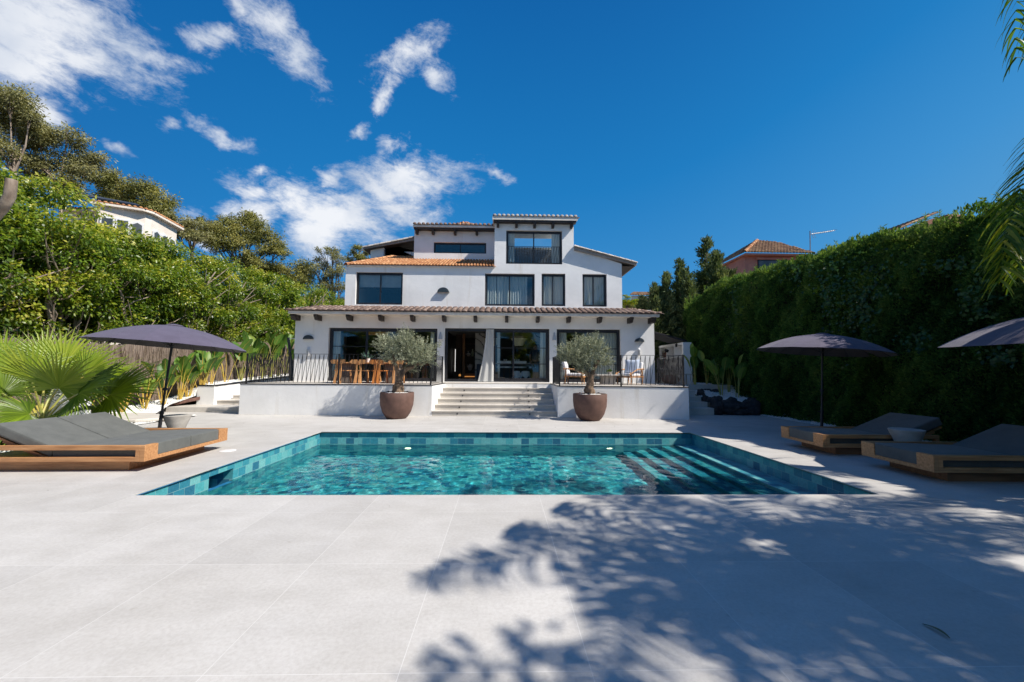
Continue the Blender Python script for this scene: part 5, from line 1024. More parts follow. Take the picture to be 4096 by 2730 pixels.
# ------------------------------------------------------------------ parasols
def parasol(label, R_=1.37, lean=rad(5), H=2.02, tilt=rad(4), rot=0.0):
    U = empty('parasol', (0, 0, 0), 0, label, 'parasol', 'plum-grey parasols round the pool'); n = 16
    d = Vector((math.sin(lean), 0, math.cos(lean))); apex = d * (H + .40)
    mb = MB(); mb.tube([Vector((0, 0, 0)), d * .62], .032, 16); mb.build('lower_tube', M['pole'], U)
    mb = MB(); mb.tube([d * .6, apex], .023, 14); mb.build('pole', M['pole'], U)
    mb = MB(); mb.tube([d * 1.05, d * 1.06, d * 1.10, d * 1.11], [.03, .042, .042, .03], 14); mb.build('collar', M['pole'], U)
    mb = MB(); mb.tube([d * .56, d * .6], .04, 14); mb.bar(d * .58, d * .58 + Vector((-.09, -.02, 0)), .018); mb.build('clamp_knob', M['pole'], U)
    mb = MB(); mb.lathe([(.3, 0), (.3, .03), (.26, .06), (.05, .075)], 30); mb.build('base', M['pole'], U)
    rt = Matrix.Rotation(tilt, 3, 'Y'); ctr = apex
    def P3(r, a, f=0.0):        # dome profile: flat top, drooping rim; valleys between the ribs
        t_ = r / R_; z = -.36 * (t_ ** 2.1) - .06 * t_ + .01 * (1 - t_); sag = .028 * t_ * (1 - abs(f)) if f is not None else 0
        return ctr + rt @ Vector((r * math.cos(a), r * math.sin(a), z - sag * .0)) - Vector((0, 0, .022 * t_ * (1 - abs(2 * (f or 0) - 1))))
    V = []; F_ = []; nr, sub = 9, 2
    for i in range(nr + 1):
        r = .07 + (R_ - .07) * i / nr
        for k in range(n * sub):
            f = (k % sub) / sub; a = rot + 2 * math.pi * k / (n * sub); rr = r * (1 - .018 * (i / nr) * (1 - abs(2 * f - 1)) * 1.2); V.append(P3(rr, a, f))
    m_ = n * sub
    for i in range(nr):
        for k in range(m_): F_.append(((i + 1) * m_ + k, (i + 1) * m_ + (k + 1) % m_, i * m_ + (k + 1) % m_, i * m_ + k))
    me = MB().add(V, F_, True); o = me.build('canopy', M['parasol'], U, smooth=False); 
    sd = o.modifiers.new('solid', 'SOLIDIFY'); sd.thickness = .004; sd.offset = -1; o.data.materials.append(M['shaded_underside']); sd.material_offset = 1; sd.material_offset_rim = 0  # inner face takes the darker canvas, its shade put into the colour
    mb = MB(); V = []
    for r_, z_ in ((.16, -.012), (.13, .02), (.05, .05), (.001, .055)): V += [ctr + rt @ Vector((r_ * math.cos(2 * math.pi * k / n), r_ * math.sin(2 * math.pi * k / n), z_ * .6 + .012)) for k in range(n)]
    mb.add(V, [(i * n + k, i * n + (k + 1) % n, (i + 1) * n + (k + 1) % n, (i + 1) * n + k) for i in range(3) for k in range(n)]); mb.build('vent_cap', M['parasol'], U)
    for k in range(n):
        a = rot + 2 * math.pi * k / n; mb = MB(); mb.tube([P3(r, a, 0) - Vector((0, 0, .014)) for r in (.05, R_ * .35, R_ * .65, R_ * .85, R_ * .995)], .0065, 5); mb.build('rib', M['pole'], U)
        if k % 2 == 0: pass
    mb = MB()
    hub = d * (H - .05)
    for k in range(n): a = rot + 2 * math.pi * k / n; mb.tube([hub, P3(R_ * .5, a, 0) - Vector((0, 0, .02))], .005, 4)
    mb.build('struts', M['pole'], U)
    return U
b0_ = W(650, 1761, 8.75); u1 = parasol('plum-grey parasol over the double lounger on the left', rot=.1, lean=rad(3.6)); u1.location = (b0_.x - .10, 8.75, 0); u1.rotation_euler.z = rad(38)
b1_ = W(3286, 1736, 9.62); u2 = parasol('plum-grey parasol before the hedge, seen whole right of the pool', lean=rad(3), tilt=rad(4.5), rot=.3); u2.location = (b1_.x, 9.62, 0); u2.rotation_euler.z = rad(-12)
u3 = parasol('plum-grey parasol cut off by the right edge of the picture', lean=rad(3), tilt=rad(-4), rot=.2); u3.location = (8.0, 5.6, 0)
# ------------------------------------------------------------------ olive trees in brown planters
def olive(px, yb_, R_, sd, label, flip=1, crown=None, limbs=None, sprays=()):
    c = G(px, yb_); c.y += .27; c.z = 0; o = empty('planter', c, 0, 'large rounded brown planter ' + label, 'planter', 'brown planters before the terrace')
    R_ = R_; prof = [(.27, 0), (.33, .05), (.42, .2), (.485, .42), (.5, .6), (.5, .80), (.49, .815), (.475, .81), (.47, .74)]
    MB().lathe([(r * R_ / .5, z) for r, z in prof], 56, caps=False).build('pot', M['pot'], o)
    n_ = 900; rr = np.sqrt(rng.random(n_)) * .44 * R_ / .5; aa = rng.random(n_) * 6.283; zz = .755 + .045 * (1 - (rr / .46) ** 2) + rng.random(n_) * .01
    ctr = np.stack([rr * np.cos(aa), rr * np.sin(aa), zz], -1); sz = rng.uniform(.012, .021, n_)
    base = np.array([(1, 0, 0), (-1, 0, 0), (0, 1, 0), (0, -1, 0), (0, 0, .8), (0, 0, -.8)], float); V = (ctr[:, None] + base[None] * sz[:, None, None] * (1 + .3 * rng.random((n_, 6, 1)))).reshape(-1, 3)
    tri = np.array([(0, 2, 4), (2, 1, 4), (1, 3, 4), (3, 0, 4), (2, 0, 5), (1, 2, 5), (3, 1, 5), (0, 3, 5)]); Fq = (np.arange(n_)[:, None, None] * 6 + tri[None]).reshape(-1, 3)
    pb = npmesh('pebbles', V, Fq, M['pebble'], o); pb['kind'] = 'stuff'
    MB().lathe([(.45 * R_ / .5, .752), (.3, .775), (.001, .79)], 32, caps=False).build('soil', M['pebble'], o)
    t = empty('olive_tree', (c.x, c.y, .78), 0, 'potted olive tree with grey-green crown ' + label, 'olive tree', 'olive trees before the terrace')
    mb = MB()
    for pts, rs in limbs:
        # refine and wobble
        P_ = []; Rr = []; pts = [Vector(p_) for p_ in pts]
        for a, b_, r0, r1 in zip(pts[:-1], pts[1:], rs[:-1], rs[1:]):
            for k_ in range(5): f = k_ / 5; P_.append(a.lerp(b_, f) + Vector((random.uniform(-1, 1), random.uniform(-1, 1), 0)) * .012); Rr.append((r0 + (r1 - r0) * f) * random.uniform(.9, 1.12))
        P_.append(pts[-1]); Rr.append(rs[-1]); mb.tube(P_, Rr, 14, jitter=.09)
    mb.build('trunk', M['bark_olive'], t)
    mb = MB()
    for a in (0.3, 2.9, 4.4): mb.box((.2 * math.cos(a), .2 * math.sin(a), .03), (.26, .05, .02), rz=a, ry=-.25)
    mb.build('root_bracket', M['rail'], t)
    g = np.random.default_rng(sd); Pl, Dl, Ll, Tl = [], [], [], []
    for (cc, rr_, ns) in crown:
        cc = np.array(cc); 
        for _ in range(int(ns * .86)):
            u_ = g.normal(size=3); u_ /= np.linalg.norm(u_); s0 = cc + u_ * np.array(rr_) * g.uniform(.3, .92); dr = u_ * .7 + g.normal(size=3) * .35 + np.array([0, 0, .55]); dr /= np.linalg.norm(dr)
            ln = g.uniform(.12, .31); m__ = int(ln / .013); f = np.linspace(0, 1, m__)[:, None]
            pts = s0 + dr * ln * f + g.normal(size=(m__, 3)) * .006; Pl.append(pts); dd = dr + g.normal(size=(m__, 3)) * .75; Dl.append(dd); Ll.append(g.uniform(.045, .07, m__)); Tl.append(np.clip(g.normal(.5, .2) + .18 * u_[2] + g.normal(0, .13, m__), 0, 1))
    for a, b_ in sprays:
        a, b_ = np.array(a, float), np.array(b_, float)
        for _ in range(7):
            m__ = 26; f = np.linspace(0, 1, m__)[:, None]; off = g.normal(size=3) * .045; pts = a + off * .3 + (b_ - a + off) * f; Pl.append(pts); Dl.append((b_ - a) / np.linalg.norm(b_ - a) + g.normal(size=(m__, 3)) * .7); Ll.append(np.full(m__, .06)); Tl.append(np.clip(g.normal(.65, .15, m__), 0, 1))
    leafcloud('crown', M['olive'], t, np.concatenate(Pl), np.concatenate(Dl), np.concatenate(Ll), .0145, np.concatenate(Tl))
    return t
s_ = 12.75 / F_PX                                                # metres per photo pixel at the planters
def L2(cx, cy): return lambda x, y, d=0: ((x - cx) * s_, d, (cy - y) * s_)
f1 = L2(1577, 1577)
olive(1577, 1678, .52, 11, 'left of the stairs',
    limbs=[([f1(1577, 1590), f1(1580, 1556), f1(1583, 1528), f1(1588, 1505)], [.17, .125, .11, .10]), ([f1(1588, 1510), f1(1572, 1480), f1(1562, 1450), f1(1556, 1418, .05)], [.085, .062, .05, .03]), ([f1(1588, 1512), f1(1608, 1482), f1(1640, 1470), f1(1668, 1452, -.05)], [.085, .06, .05, .03]), ([f1(1590, 1500), f1(1600, 1460, .1), f1(1612, 1420, .12)], [.06, .04, .025]), ([f1(1570, 1590, .05), f1(1566, 1560, -.05), f1(1578, 1530, -.03)], [.09, .07, .06]), ([f1(1590, 1592, -.04), f1(1597, 1560, .05), f1(1590, 1530)], [.08, .06, .05])],
    crown=[(f1(1545, 1395), (.42, .40, .36), 190), (f1(1605, 1385, .05), (.38, .42, .36), 190), (f1(1672, 1410), (.42, .42, .32), 210), (f1(1640, 1440, -.15), (.42, .35, .24), 120), (f1(1560, 1430, -.1), (.36, .34, .2), 80), (f1(1690, 1435), (.34, .34, .22), 90), (f1(1610, 1350), (.22, .25, .2), 40), (f1(1520, 1370), (.2, .2, .2), 40)],
    sprays=[(f1(1540, 1400), f1(1478, 1373)), (f1(1620, 1360), f1(1626, 1322)), (f1(1555, 1440), f1(1505, 1445)), (f1(1560, 1370), f1(1512, 1350)), (f1(1600, 1480), f1(1648, 1490)), (f1(1720, 1390), f1(1745, 1375))])
f2 = L2(2368, 1577)
olive(2368, 1686, .52, 23, 'right of the stairs',
    limbs=[([f2(2368, 1592), f2(2366, 1560), f2(2372, 1530), f2(2372, 1495)], [.165, .13, .10, .085]), ([f2(2370, 1505), f2(2345, 1485), f2(2308, 1478)], [.07, .055, .045]), ([f2(2374, 1505), f2(2388, 1470), f2(2405, 1440)], [.065, .055, .05]), ([f2(2376, 1592, .03), f2(2378, 1560, -.06), f2(2370, 1530, .04)], [.09, .07, .05]), ([f2(2358, 1592, -.03), f2(2356, 1560, .06), f2(2366, 1530, .04)], [.09, .075, .05])],
    crown=[(f2(2300, 1415), (.42, .40, .34), 200), (f2(2355, 1395), (.40, .42, .34), 210), (f2(2400, 1405), (.32, .36, .36), 150), (f2(2350, 1450, -.1), (.42, .32, .24), 150), (f2(2285, 1430), (.32, .3, .2), 70), (f2(2420, 1450), (.16, .25, .22), 45), (f2(2340, 1475), (.2, .2, .15), 40)],
    sprays=[(f2(2390, 1380), f2(2396, 1331)), (f2(2320, 1380), f2(2315, 1347)), (f2(2280, 1400), f2(2247, 1392)), (f2(2340, 1370), f2(2334, 1352)), (f2(2425, 1400), f2(2442, 1390)), (f2(2420, 1460), f2(2460, 1440)), (f2(2400, 1370), f2(2420, 1355)), (f2(2300, 1440), f2(2240, 1422))])
# ------------------------------------------------------------------ vegetation
def gz(y): return float(np.interp(y, [9, 12, 14.3, 15.9, 17.3, 21, 30], [-.02, .03, .2, .42, .9, 1.2, 1.5]))
def fx(y): return float(np.interp(y, [6, 14.06, 20.6, 27], [-13.3, -12.7, -11.7, -10.9]))      # plan line of the heather fence
# white gravel beds
def gravel(name, rows, label, n_, smin=.018, smax=.035):
    """rows: list of (y, x0, x1, z0, z1)"""
    V = []; F_ = []; nx_ = 14
    for y, x0, x1, z0, z1 in rows:
        for i in range(nx_): f = i / (nx_ - 1); V.append((x0 + (x1 - x0) * f, y, z0 + (z1 - z0) * f + random.uniform(-.01, .015)))
    for r_ in range(len(rows) - 1):
        for i in range(nx_ - 1): F_.append((r_ * nx_ + i, r_ * nx_ + i + 1, (r_ + 1) * nx_ + i + 1, (r_ + 1) * nx_ + i))
    ys = np.array([r_[0] for r_ in rows]); yy = rng.uniform(ys[0], ys[-1], n_); f = rng.random(n_)
    it = lambda k: np.interp(yy, ys, [r_[k] for r_ in rows]); x = it(1) + (it(2) - it(1)) * f; z = it(3) + (it(4) - it(3)) * f
    sz = rng.uniform(smin, smax, n_); base = np.array([(1, 0, 0), (-1, 0, 0), (0, 1, 0), (0, -1, 0), (0, 0, .7), (0, 0, -.7)], float)
    Vp = (np.stack([x, yy, z + .012], -1)[:, None] + base[None] * sz[:, None, None] * (.7 + .6 * rng.random((n_, 6, 1)))).reshape(-1, 3)
    tri = np.array([(0, 2, 4), (2, 1, 4), (1, 3, 4), (3, 0, 4), (2, 0, 5), (1, 2, 5), (3, 1, 5), (0, 3, 5)]); Fp = (np.arange(n_)[:, None, None] * 6 + tri[None]).reshape(-1, 3)
    b0 = len(V); tris = [(a, b, c) for a, b, c, d in F_] + [(a, c, d) for a, b, c, d in F_]
    o = npmesh(name, np.concatenate([np.array(V), Vp]), np.concatenate([np.array(tris), Fp + b0]), M['pebble']); return tag(o, label, 'gravel', None, 'stuff')
gravel('gravel', [(y, fx(y) + .0, x1, gz(y) + .02, z1) for y, x1, z1 in ((10.0, -8.62, .0), (11.0, -9.72, .01), (12.5, -9.72, .01), (13.4, -9.72, .02), (13.6, -11.2, .05), (14.8, -11.72, .24), (15.7, -11.5, .5), (15.75, -11.48, .8), (17.3, -11.45, .92), (21, -11.4, 1.15), (26, -11.1, 1.35))], 'white pebble bed along the heather fence', 16000)
gravel('gravel', [(y, -13.4, -8.62, .0, .0) for y in (4.5, 7, 9.99)], 'white pebble bed under the fan palm', 4500)
gravel('gravel', [(-2, 9.08, 9.9, .0, .06), (8, 9.08, 9.9, .0, .06), (14.2, 9.05, 9.9, .0, .1)], 'narrow white pebble strip at the foot of the conifer hedge', 7000)
gravel('gravel', [(14.75, 7.95, 9.5, .42, .42), (15.5, 7.6, 9.5, .55, .6), (16.2, 7.44, 9.6, .8, .85), (17.2, 7.44, 9.6, 1.0, 1.0), (22, 8.2, 9.8, 1.0, 1.0)], 'white pebble bed behind the black rocks', 8000)
mb = MB(); mb.bar((-11.85, 13.95, .12), (-11.95, 14.75, .2), .02, .1); mb.bar((-11.95, 14.75, .2), (-11.3, 15.9, .44), .02, .12); tag(mb.build('bed_edging', M['steel_brown']), 'rust-brown metal edging holding the white pebbles beside the landing', 'edging')
# white stone slab by the bed
mb = slab([(-12.4, 11.3), (-10.0, 11.5), (-9.62, 12.0), (-9.55, 12.9), (-9.9, 13.28), (-12.3, 13.3)], .03, .12); tag(mb.build('stone_slab', M['concrete_white'] if 'concrete_white' in M else M['step'], bevel=.03, seg=3), 'broad white stone slab with rounded corner between deck and pebble bed', 'slab')
w0 = W(272, 1663, 10.2); wp_ = empty('garden_pillar', (w0.x, 10.2, 0), rad(20), 'white rendered block half hidden behind the fan palm', 'garden wall'); MB().bb(-.35, .35, -.15, .15, 0, .95).build('wall', M['wall'], wp_, bevel=.01); MB().bb(-.37, .37, -.17, .17, .9505, .99).build('cap', M['wall'], wp_, bevel=.008)
# heather fence
fn = empty('heather_fence', (-12.5, 14, 0), 0, 'brown heather screen fence along the left border', 'fence'); o_ = Vector((-12.5, 14, 0))
ys = np.linspace(5, 27, 140); V = []; F_ = []
for i, y in enumerate(ys):
    zt_ = float(np.interp(y, [5, 14, 20.6, 27], [2.25, 2.3, 2.85, 3.3])) + random.uniform(-.05, .04); x = fx(y) + random.uniform(-.015, .015)
    V += [(x, y, -.1), (x, y, zt_), (x - .06, y, zt_), (x - .06, y, -.1)]
for i in range(len(ys) - 1):
    for k_ in range(3): F_.append((i * 4 + k_, i * 4 + k_ + 1, i * 4 + 5 + k_, i * 4 + 4 + k_))
T(MB().add(V, F_), o_).build('screen', M['heather'], fn)
n_ = 9000; yy = rng.uniform(5, 27, n_); xx = np.interp(yy, [6, 14.06, 20.6, 27], [-13.3, -12.7, -11.7, -10.9]) + .01; zt_ = np.interp(yy, [5, 14, 20.6, 27], [2.2, 2.25, 2.8, 3.25]); zz = rng.uniform(-.1, 1, n_) * (zt_ - .3)
D = np.stack([rng.normal(.03, .04, n_), rng.normal(0, .12, n_), np.ones(n_)], -1)
M['twig'] = foliage('heather_twigs', [(0, (0.07, 0.045, 0.034)), (0.5, (0.22, 0.165, 0.13)), (1, (0.42, 0.34, 0.28))], 0.0, 0.9, 0.1)
tw = leafcloud('twigs', M['twig'], fn, np.stack([xx, yy, zz], -1) - np.array(o_), D, rng.uniform(.3, .75, n_), .012, rng.random(n_), nbias=np.array([3., 0, 0])); tw['kind'] = 'stuff'
# ---- tall leafy hedge trees on the left
def hedge_tree(name, x, y, label, zlo, ztop, nl=20000, wy=2.0, seed=1, stems=4, group='tall hedge trees behind the heather fence', face=1, leaf=.13, width=3.4):
    g = np.random.default_rng(seed); t = empty(name, (x, y, 0), 0, label, 'tree', group)
    P_, Dl, Tl = [], [], []; ncl = 84; per = nl // ncl
    for k in range(ncl):
        yy = g.uniform(-wy, wy); f = g.random(); z = zlo + (ztop - zlo) * f ** .85
        rx = width * .5 * (1 - .45 * max(0, (f - .55) / .45) ** 2) * (.62 + .38 * min(1, f * 3)); xx = face * rx * g.uniform(-.1, 1) if g.random() < .8 else g.uniform(-rx, rx)
        if f > .8: xx = g.uniform(-rx, rx)
        r_ = np.array([g.uniform(.35, .7), g.uniform(.45, .85), g.uniform(.28, .5)]); u_ = g.normal(size=(per, 3)); u_ /= np.linalg.norm(u_, axis=1, keepdims=True)
        q_ = g.random(per) ** .4; pts = np.array([xx, yy, z]) + u_ * r_ * q_[:, None]; P_.append(pts)
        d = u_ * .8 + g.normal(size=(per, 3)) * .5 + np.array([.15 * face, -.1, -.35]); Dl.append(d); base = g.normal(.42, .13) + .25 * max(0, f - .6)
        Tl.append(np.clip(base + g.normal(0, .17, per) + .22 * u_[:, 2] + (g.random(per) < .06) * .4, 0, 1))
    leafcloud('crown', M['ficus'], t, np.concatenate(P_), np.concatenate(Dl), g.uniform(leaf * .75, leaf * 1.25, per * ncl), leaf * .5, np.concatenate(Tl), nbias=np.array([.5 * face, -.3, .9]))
    mb = MB(); random.seed(seed * 7 + 1)
    for k in range(stems):
        bx, by = face * random.uniform(.15, .75), (k + .5) / stems * 2 * wy * .8 - wy * .8 + random.uniform(-.2, .2); pts = [Vector((bx, by, gz(y) - .3 if face == 1 and y > 0 else 0))]; r0 = random.uniform(.085, .15); h_ = 0
        dirx, diry = face * random.uniform(-.02, .28), random.uniform(-.35, .35); nst = 7
        for s in range(nst): pts.append(pts[-1] + Vector((dirx * .4 + random.uniform(-.18, .18), diry * .5 + random.uniform(-.22, .22), (ztop - 1) / (nst + .5) * random.uniform(.8, 1.1))))
        mb.tube(pts, [r0 * (1 - .8 * i / nst) for i in range(nst + 1)], 9, jitter=.06)
        for s in range(2, nst):
            for _ in range(1 + (s % 2)):
                e = pts[s] + Vector((face * random.uniform(.25, .8), random.uniform(-.9, .9), random.uniform(.4, 1.2))); md = pts[s].lerp(e, .5) + Vector((face * random.uniform(.0, .12), random.uniform(-.12, .12), random.uniform(-.1, .1))); mb.tube([pts[s], md, e, e + (e - md) * random.uniform(.2, .6)], [r0 * .3, r0 * .2, r0 * .13, .01], 6)
    for _ in range(26):                                       # bare twigs
        a = Vector((face * random.uniform(.5, 1.3), random.uniform(-wy, wy), random.uniform(zlo, zlo + (ztop - zlo) * .6))); mb.tube([a, a + Vector((random.uniform(-.1, .3), random.uniform(-.5, .5), random.uniform(.0, .5))), a + Vector((random.uniform(0, .4), random.uniform(-.9, .9), random.uniform(.1, .9)))], [.018, .012, .005], 5)
    mb.build('trunk', M['bark'], t)
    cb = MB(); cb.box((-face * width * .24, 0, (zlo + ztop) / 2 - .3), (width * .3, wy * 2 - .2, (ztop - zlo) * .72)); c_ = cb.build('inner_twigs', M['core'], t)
    return t
spec = [(9.2, 2.3, 7.9, 'leafy hedge tree at the left picture edge, tallest of the row'), (12.6, 2.4, 7.25, 'leafy hedge tree second from the left edge, with bare pale stems'), (15.7, 2.5, 6.6, 'leafy hedge tree with several bare forking trunks left of the parasol top'), (18.9, 2.3, 6.85, 'leafy hedge tree straight behind the left parasol'),
        (22.2, 1.9, 7.1, 'dense leafy hedge tree right of the left parasol'), (25.7, 1.7, 7.2, 'dense leafy hedge tree left of the outdoor shower'), (29.5, 1.5, 7.4, 'leafy hedge tree nearest the villa corner'), (34, 1.5, 7.6, 'leafy hedge tree furthest back, above the porch roof')]
for i, (y, zl, zt_, lb) in enumerate(spec):
    hedge_tree('hedge_tree', -15.0 + (.0 if y < 20 else (y - 20) * .06), y, lb, zl, zt_, nl=26000 if y < 24 else 17000, wy=1.85 if y < 24 else 2.2, seed=31 + i, stems=5 if y < 20 else 3, leaf=.125 if y < 24 else .16)
for i, x in enumerate((-15, -9.5, -4, 1.5, 7, 12.5)):
    hedge_tree('garden_tree', x, -11 - (i % 2), 'dense garden tree behind the photographer, %s' % ['far left', 'left', 'left of the middle', 'middle', 'right', 'far right'][i], .3, 6.2 + .6 * (i % 3), nl=7000, wy=2.2, seed=77 + i, stems=2, group='trees closing the garden behind the viewer', leaf=.3, width=4.4, face=1)
# sawn-off limb at the left edge
lb_ = empty('pruned_tree', W(-130, 1250, 9.9) * 1, 0, 'pale sawn-off limb curving up at the left picture edge', 'tree stump'); lb_.location.z = 0; o_ = Vector(lb_.location)
mb = MB(); mb.tube([Vector((0, 0, 0)), W(-110, 1000, 9.9) - o_, W(-40, 880, 9.8) - o_, W(12, 832, 9.7) - o_, W(38, 785, 9.6) - o_, W(46, 720, 9.6) - o_], [.16, .14, .125, .11, .105, .105], 14, jitter=.04); mb.build('trunk', M['bark'], lb_)
# ---- loose far trees
def far_tree(name, Y, base_px, clumps, label, mat='euc', leaf=.17, dens=1.0, barkm='bark_dark', seed=0, group=None):
    g = np.random.default_rng(900 + seed); random.seed(900 + seed)
    b0 = W(base_px, 1480, Y); t = empty(name, (b0.x, Y, 0), 0, label, 'tree', group); o_ = np.array((b0.x, Y, 0)); P_, Dl, Tl = [], [], []; ctr = []; clumps = [(a, b, c * 1.2) for a, b, c in clumps]
    k_ = Y / F_PX
    for px, py, rp in clumps:
        c = np.array(W(px, py, Y)) - o_; c[1] += g.uniform(-1, 1) * rp * k_; ctr.append(c); R3 = rp * k_
        n_ = int(dens * (rp * k_) ** 2 * 3.14 / (leaf * leaf * .3 * .5) * 3.6); nsub = max(6, int(n_ / 60))
        for _ in range(nsub):
            u_ = g.normal(size=3); u_ /= np.linalg.norm(u_); sc_ = c + u_ * R3 * np.array([.95, .95, .62]) * g.random() ** .45; m__ = n_ // nsub
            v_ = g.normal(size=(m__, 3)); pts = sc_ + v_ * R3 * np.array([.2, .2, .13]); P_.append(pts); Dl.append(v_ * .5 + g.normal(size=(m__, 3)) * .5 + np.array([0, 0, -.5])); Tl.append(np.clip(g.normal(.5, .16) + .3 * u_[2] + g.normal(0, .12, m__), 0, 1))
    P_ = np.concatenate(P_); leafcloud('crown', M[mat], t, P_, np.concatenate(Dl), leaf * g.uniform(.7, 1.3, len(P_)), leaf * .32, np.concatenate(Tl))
    mb = MB(); top = np.mean(ctr, 0); zc = min(c[2] for c in ctr); root = Vector((0, 0, 0)); fork = Vector((top[0] * .5, top[1], max(1.0, zc - 1.0))); r0 = Y * .0055
    mb.tube([root, root.lerp(fork, .5) + Vector((.3, 0, 0)), fork], [r0, r0 * .85, r0 * .7], 8)
    for c in ctr:
        c = Vector(c); m1_ = fork.lerp(c, .45) + Vector((random.uniform(-.4, .4), 0, random.uniform(-.3, .5))); mb.tube([fork, m1_, c], [r0 * .5, r0 * .3, r0 * .1], 6)
        for _ in range(4): e = c + Vector((random.uniform(-1, 1), random.uniform(-1, 1), random.uniform(-.2, .9))) * 35 * k_; mb.tube([m1_.lerp(c, .5), e], [r0 * .16, r0 * .04], 4)
    mb.build('trunk', M[barkm], t)
    return t
far_tree('eucalyptus', 21, 40, [(20, 400, 70), (90, 420, 62), (130, 470, 42), (40, 480, 70), (10, 560, 55), (90, 510, 45), (-40, 450, 80), (-20, 600, 70), (60, 620, 50)], 'brown-green eucalyptus at the top left corner', 'euc_brown', .16, .8, 'bark', 1)
far_tree('eucalyptus', 23, 230, [(150, 590, 45), (215, 570, 50), (300, 560, 52), (340, 620, 45), (265, 640, 60), (200, 680, 52), (330, 690, 42), (300, 740, 45), (225, 745, 45), (150, 700, 40), (110, 640, 40)], 'eucalyptus with drooping brown-green crown over the white neighbour house', 'euc_brown', .16, .75, 'bark', 2)
far_tree('eucalyptus', 33, 560, [(430, 735, 40), (490, 735, 40), (540, 770, 42), (590, 760, 45), (640, 800, 45), (665, 845, 32), (600, 830, 45), (450, 790, 45), (520, 820, 45), (400, 770, 30), (640, 880, 35)], 'olive-green eucalyptus behind the white neighbour house', 'euc', .22, .9, 'bark_dark', 3)
far_tree('eucalyptus', 33, 760, [(700, 880, 32), (745, 890, 38), (775, 930, 36), (720, 930, 35), (800, 960, 28)], 'small brownish eucalyptus between the neighbour house and the big pale tree', 'euc_brown', .22, .9, 'bark_dark', 4)
far_tree('eucalyptus', 36, 970, [(965, 860, 38), (905, 880, 38), (1000, 890, 40), (850, 905, 32), (810, 880, 16), (880, 940, 42), (940, 930, 45), (1010, 940, 42), (1060, 935, 35), (1095, 975, 35), (1060, 1000, 34), (1120, 1010, 26), (900, 990, 40), (960, 985, 40), (860, 965, 30), (940, 1040, 38), (1010, 1030, 30), (1030, 1060, 30)], 'big pale green eucalyptus in the middle distance left of the villa', 'euc', .22, .85, 'bark_dark', 5)
far_tree('eucalyptus', 38, 1110, [(1040, 1075, 38), (1090, 1070, 35), (1080, 1110, 40), (1150, 1090, 34), (1190, 1055, 34), (1210, 1090, 34), (1150, 1130, 40), (1220, 1130, 34), (1010, 1110, 34)], 'lower olive-green eucalyptus group left of the thin brownish tree', 'euc', .24, .9, 'bark_dark', 6)
far_tree('eucalyptus', 38, 1345, [(1290, 1000, 20), (1270, 1035, 18), (1330, 1010, 24), (1355, 1040, 26), (1300, 1060, 22), (1265, 1080, 24), (1320, 1100, 30), (1365, 1090, 26), (1275, 1130, 28), (1330, 1150, 32), (1370, 1150, 26), (1360, 1200, 30)], 'thin brownish eucalyptus just left of the upper facade', 'euc_brown', .2, .5, 'bark_dark', 7)
far_tree('eucalyptus', 40, 1440, [(1412, 1010, 16), (1440, 995, 18), (1462, 1005, 16), (1425, 1030, 20), (1455, 1035, 20), (1400, 1040, 14)], 'small treetop peeping over the left end of the orange roof', 'euc', .2, .8, 'bark_dark', 8)
# ---- clipped conifer hedge on the right
hg = empty('conifer_hedge', (9.6, 8, 0), 0, 'tall clipped dark conifer hedge along the whole right side', 'hedge'); HO = np.array([9.6, 8, 0.])
def htop(y): return np.interp(y, [-6, 2, 7.9, 11.6, 17.3, 20], [4.3, 4.3, 4.55, 4.95, 5.15, 4.5])
def bumpf(y, z): return .16 * np.sin(1.7 * y + 1.3 * np.sin(.9 * z)) + .11 * np.sin(3.9 * y + 2.1 * z) + .07 * np.sin(7.3 * y - 4.7 * z + 1) + .05 * np.sin(13 * y + 9 * z)
def hx_(y): return np.interp(y, [-6, 14, 17.5, 20], [9.25, 9.25, 9.0, 8.6])
g = rng
def hface(n_, y0, y1):
    y = g.uniform(y0, y1, n_); z = g.random(n_) * (htop(y) + .05); x = hx_(y) + bumpf(y, z) * (.4 + .6 * np.minimum(1, z / 1.2)) + g.exponential(.07, n_); top = z > htop(y) - .5; x = x + np.where(top, ((z - htop(y) + .5) / .5) ** 2 * .35, 0)
    return np.stack([x, y, z], -1)
nA = 270000; A_ = hface(nA, 4.6, 19.5)
nB = 60000; y = g.uniform(-6, 19.5, nB); xx = hx_(y) + .15 + g.random(nB) * 1.5; B_ = np.stack([xx, y, htop(y) + bumpf(xx * 2, y) * .7 + g.normal(0, .05, nB)], -1)
nC = 12000; C_ = hface(nC, -6, 4.6)
Pn = np.concatenate([A_, B_, C_]); n_ = len(Pn); D = np.stack([g.normal(-.55, .4, n_), g.normal(-.1, .5, n_), g.normal(.45, .5, n_)], -1); D[nA:nA + nB] += np.array([.4, 0, 1.0])
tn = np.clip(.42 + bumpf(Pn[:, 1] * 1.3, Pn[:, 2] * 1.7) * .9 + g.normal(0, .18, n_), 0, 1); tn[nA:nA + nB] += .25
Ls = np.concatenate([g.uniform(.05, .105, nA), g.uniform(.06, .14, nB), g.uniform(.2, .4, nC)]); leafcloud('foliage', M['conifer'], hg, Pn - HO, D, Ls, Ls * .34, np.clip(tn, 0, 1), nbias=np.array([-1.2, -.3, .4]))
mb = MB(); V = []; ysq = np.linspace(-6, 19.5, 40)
for y in ysq: h_ = float(htop(y)) - .12; x = float(hx_(y)) + .55; V += [(x, y, 0), (x, y, h_ - .35), (x + .3, y, h_), (x + 1.5, y, h_), (x + 1.5, y, 0)]
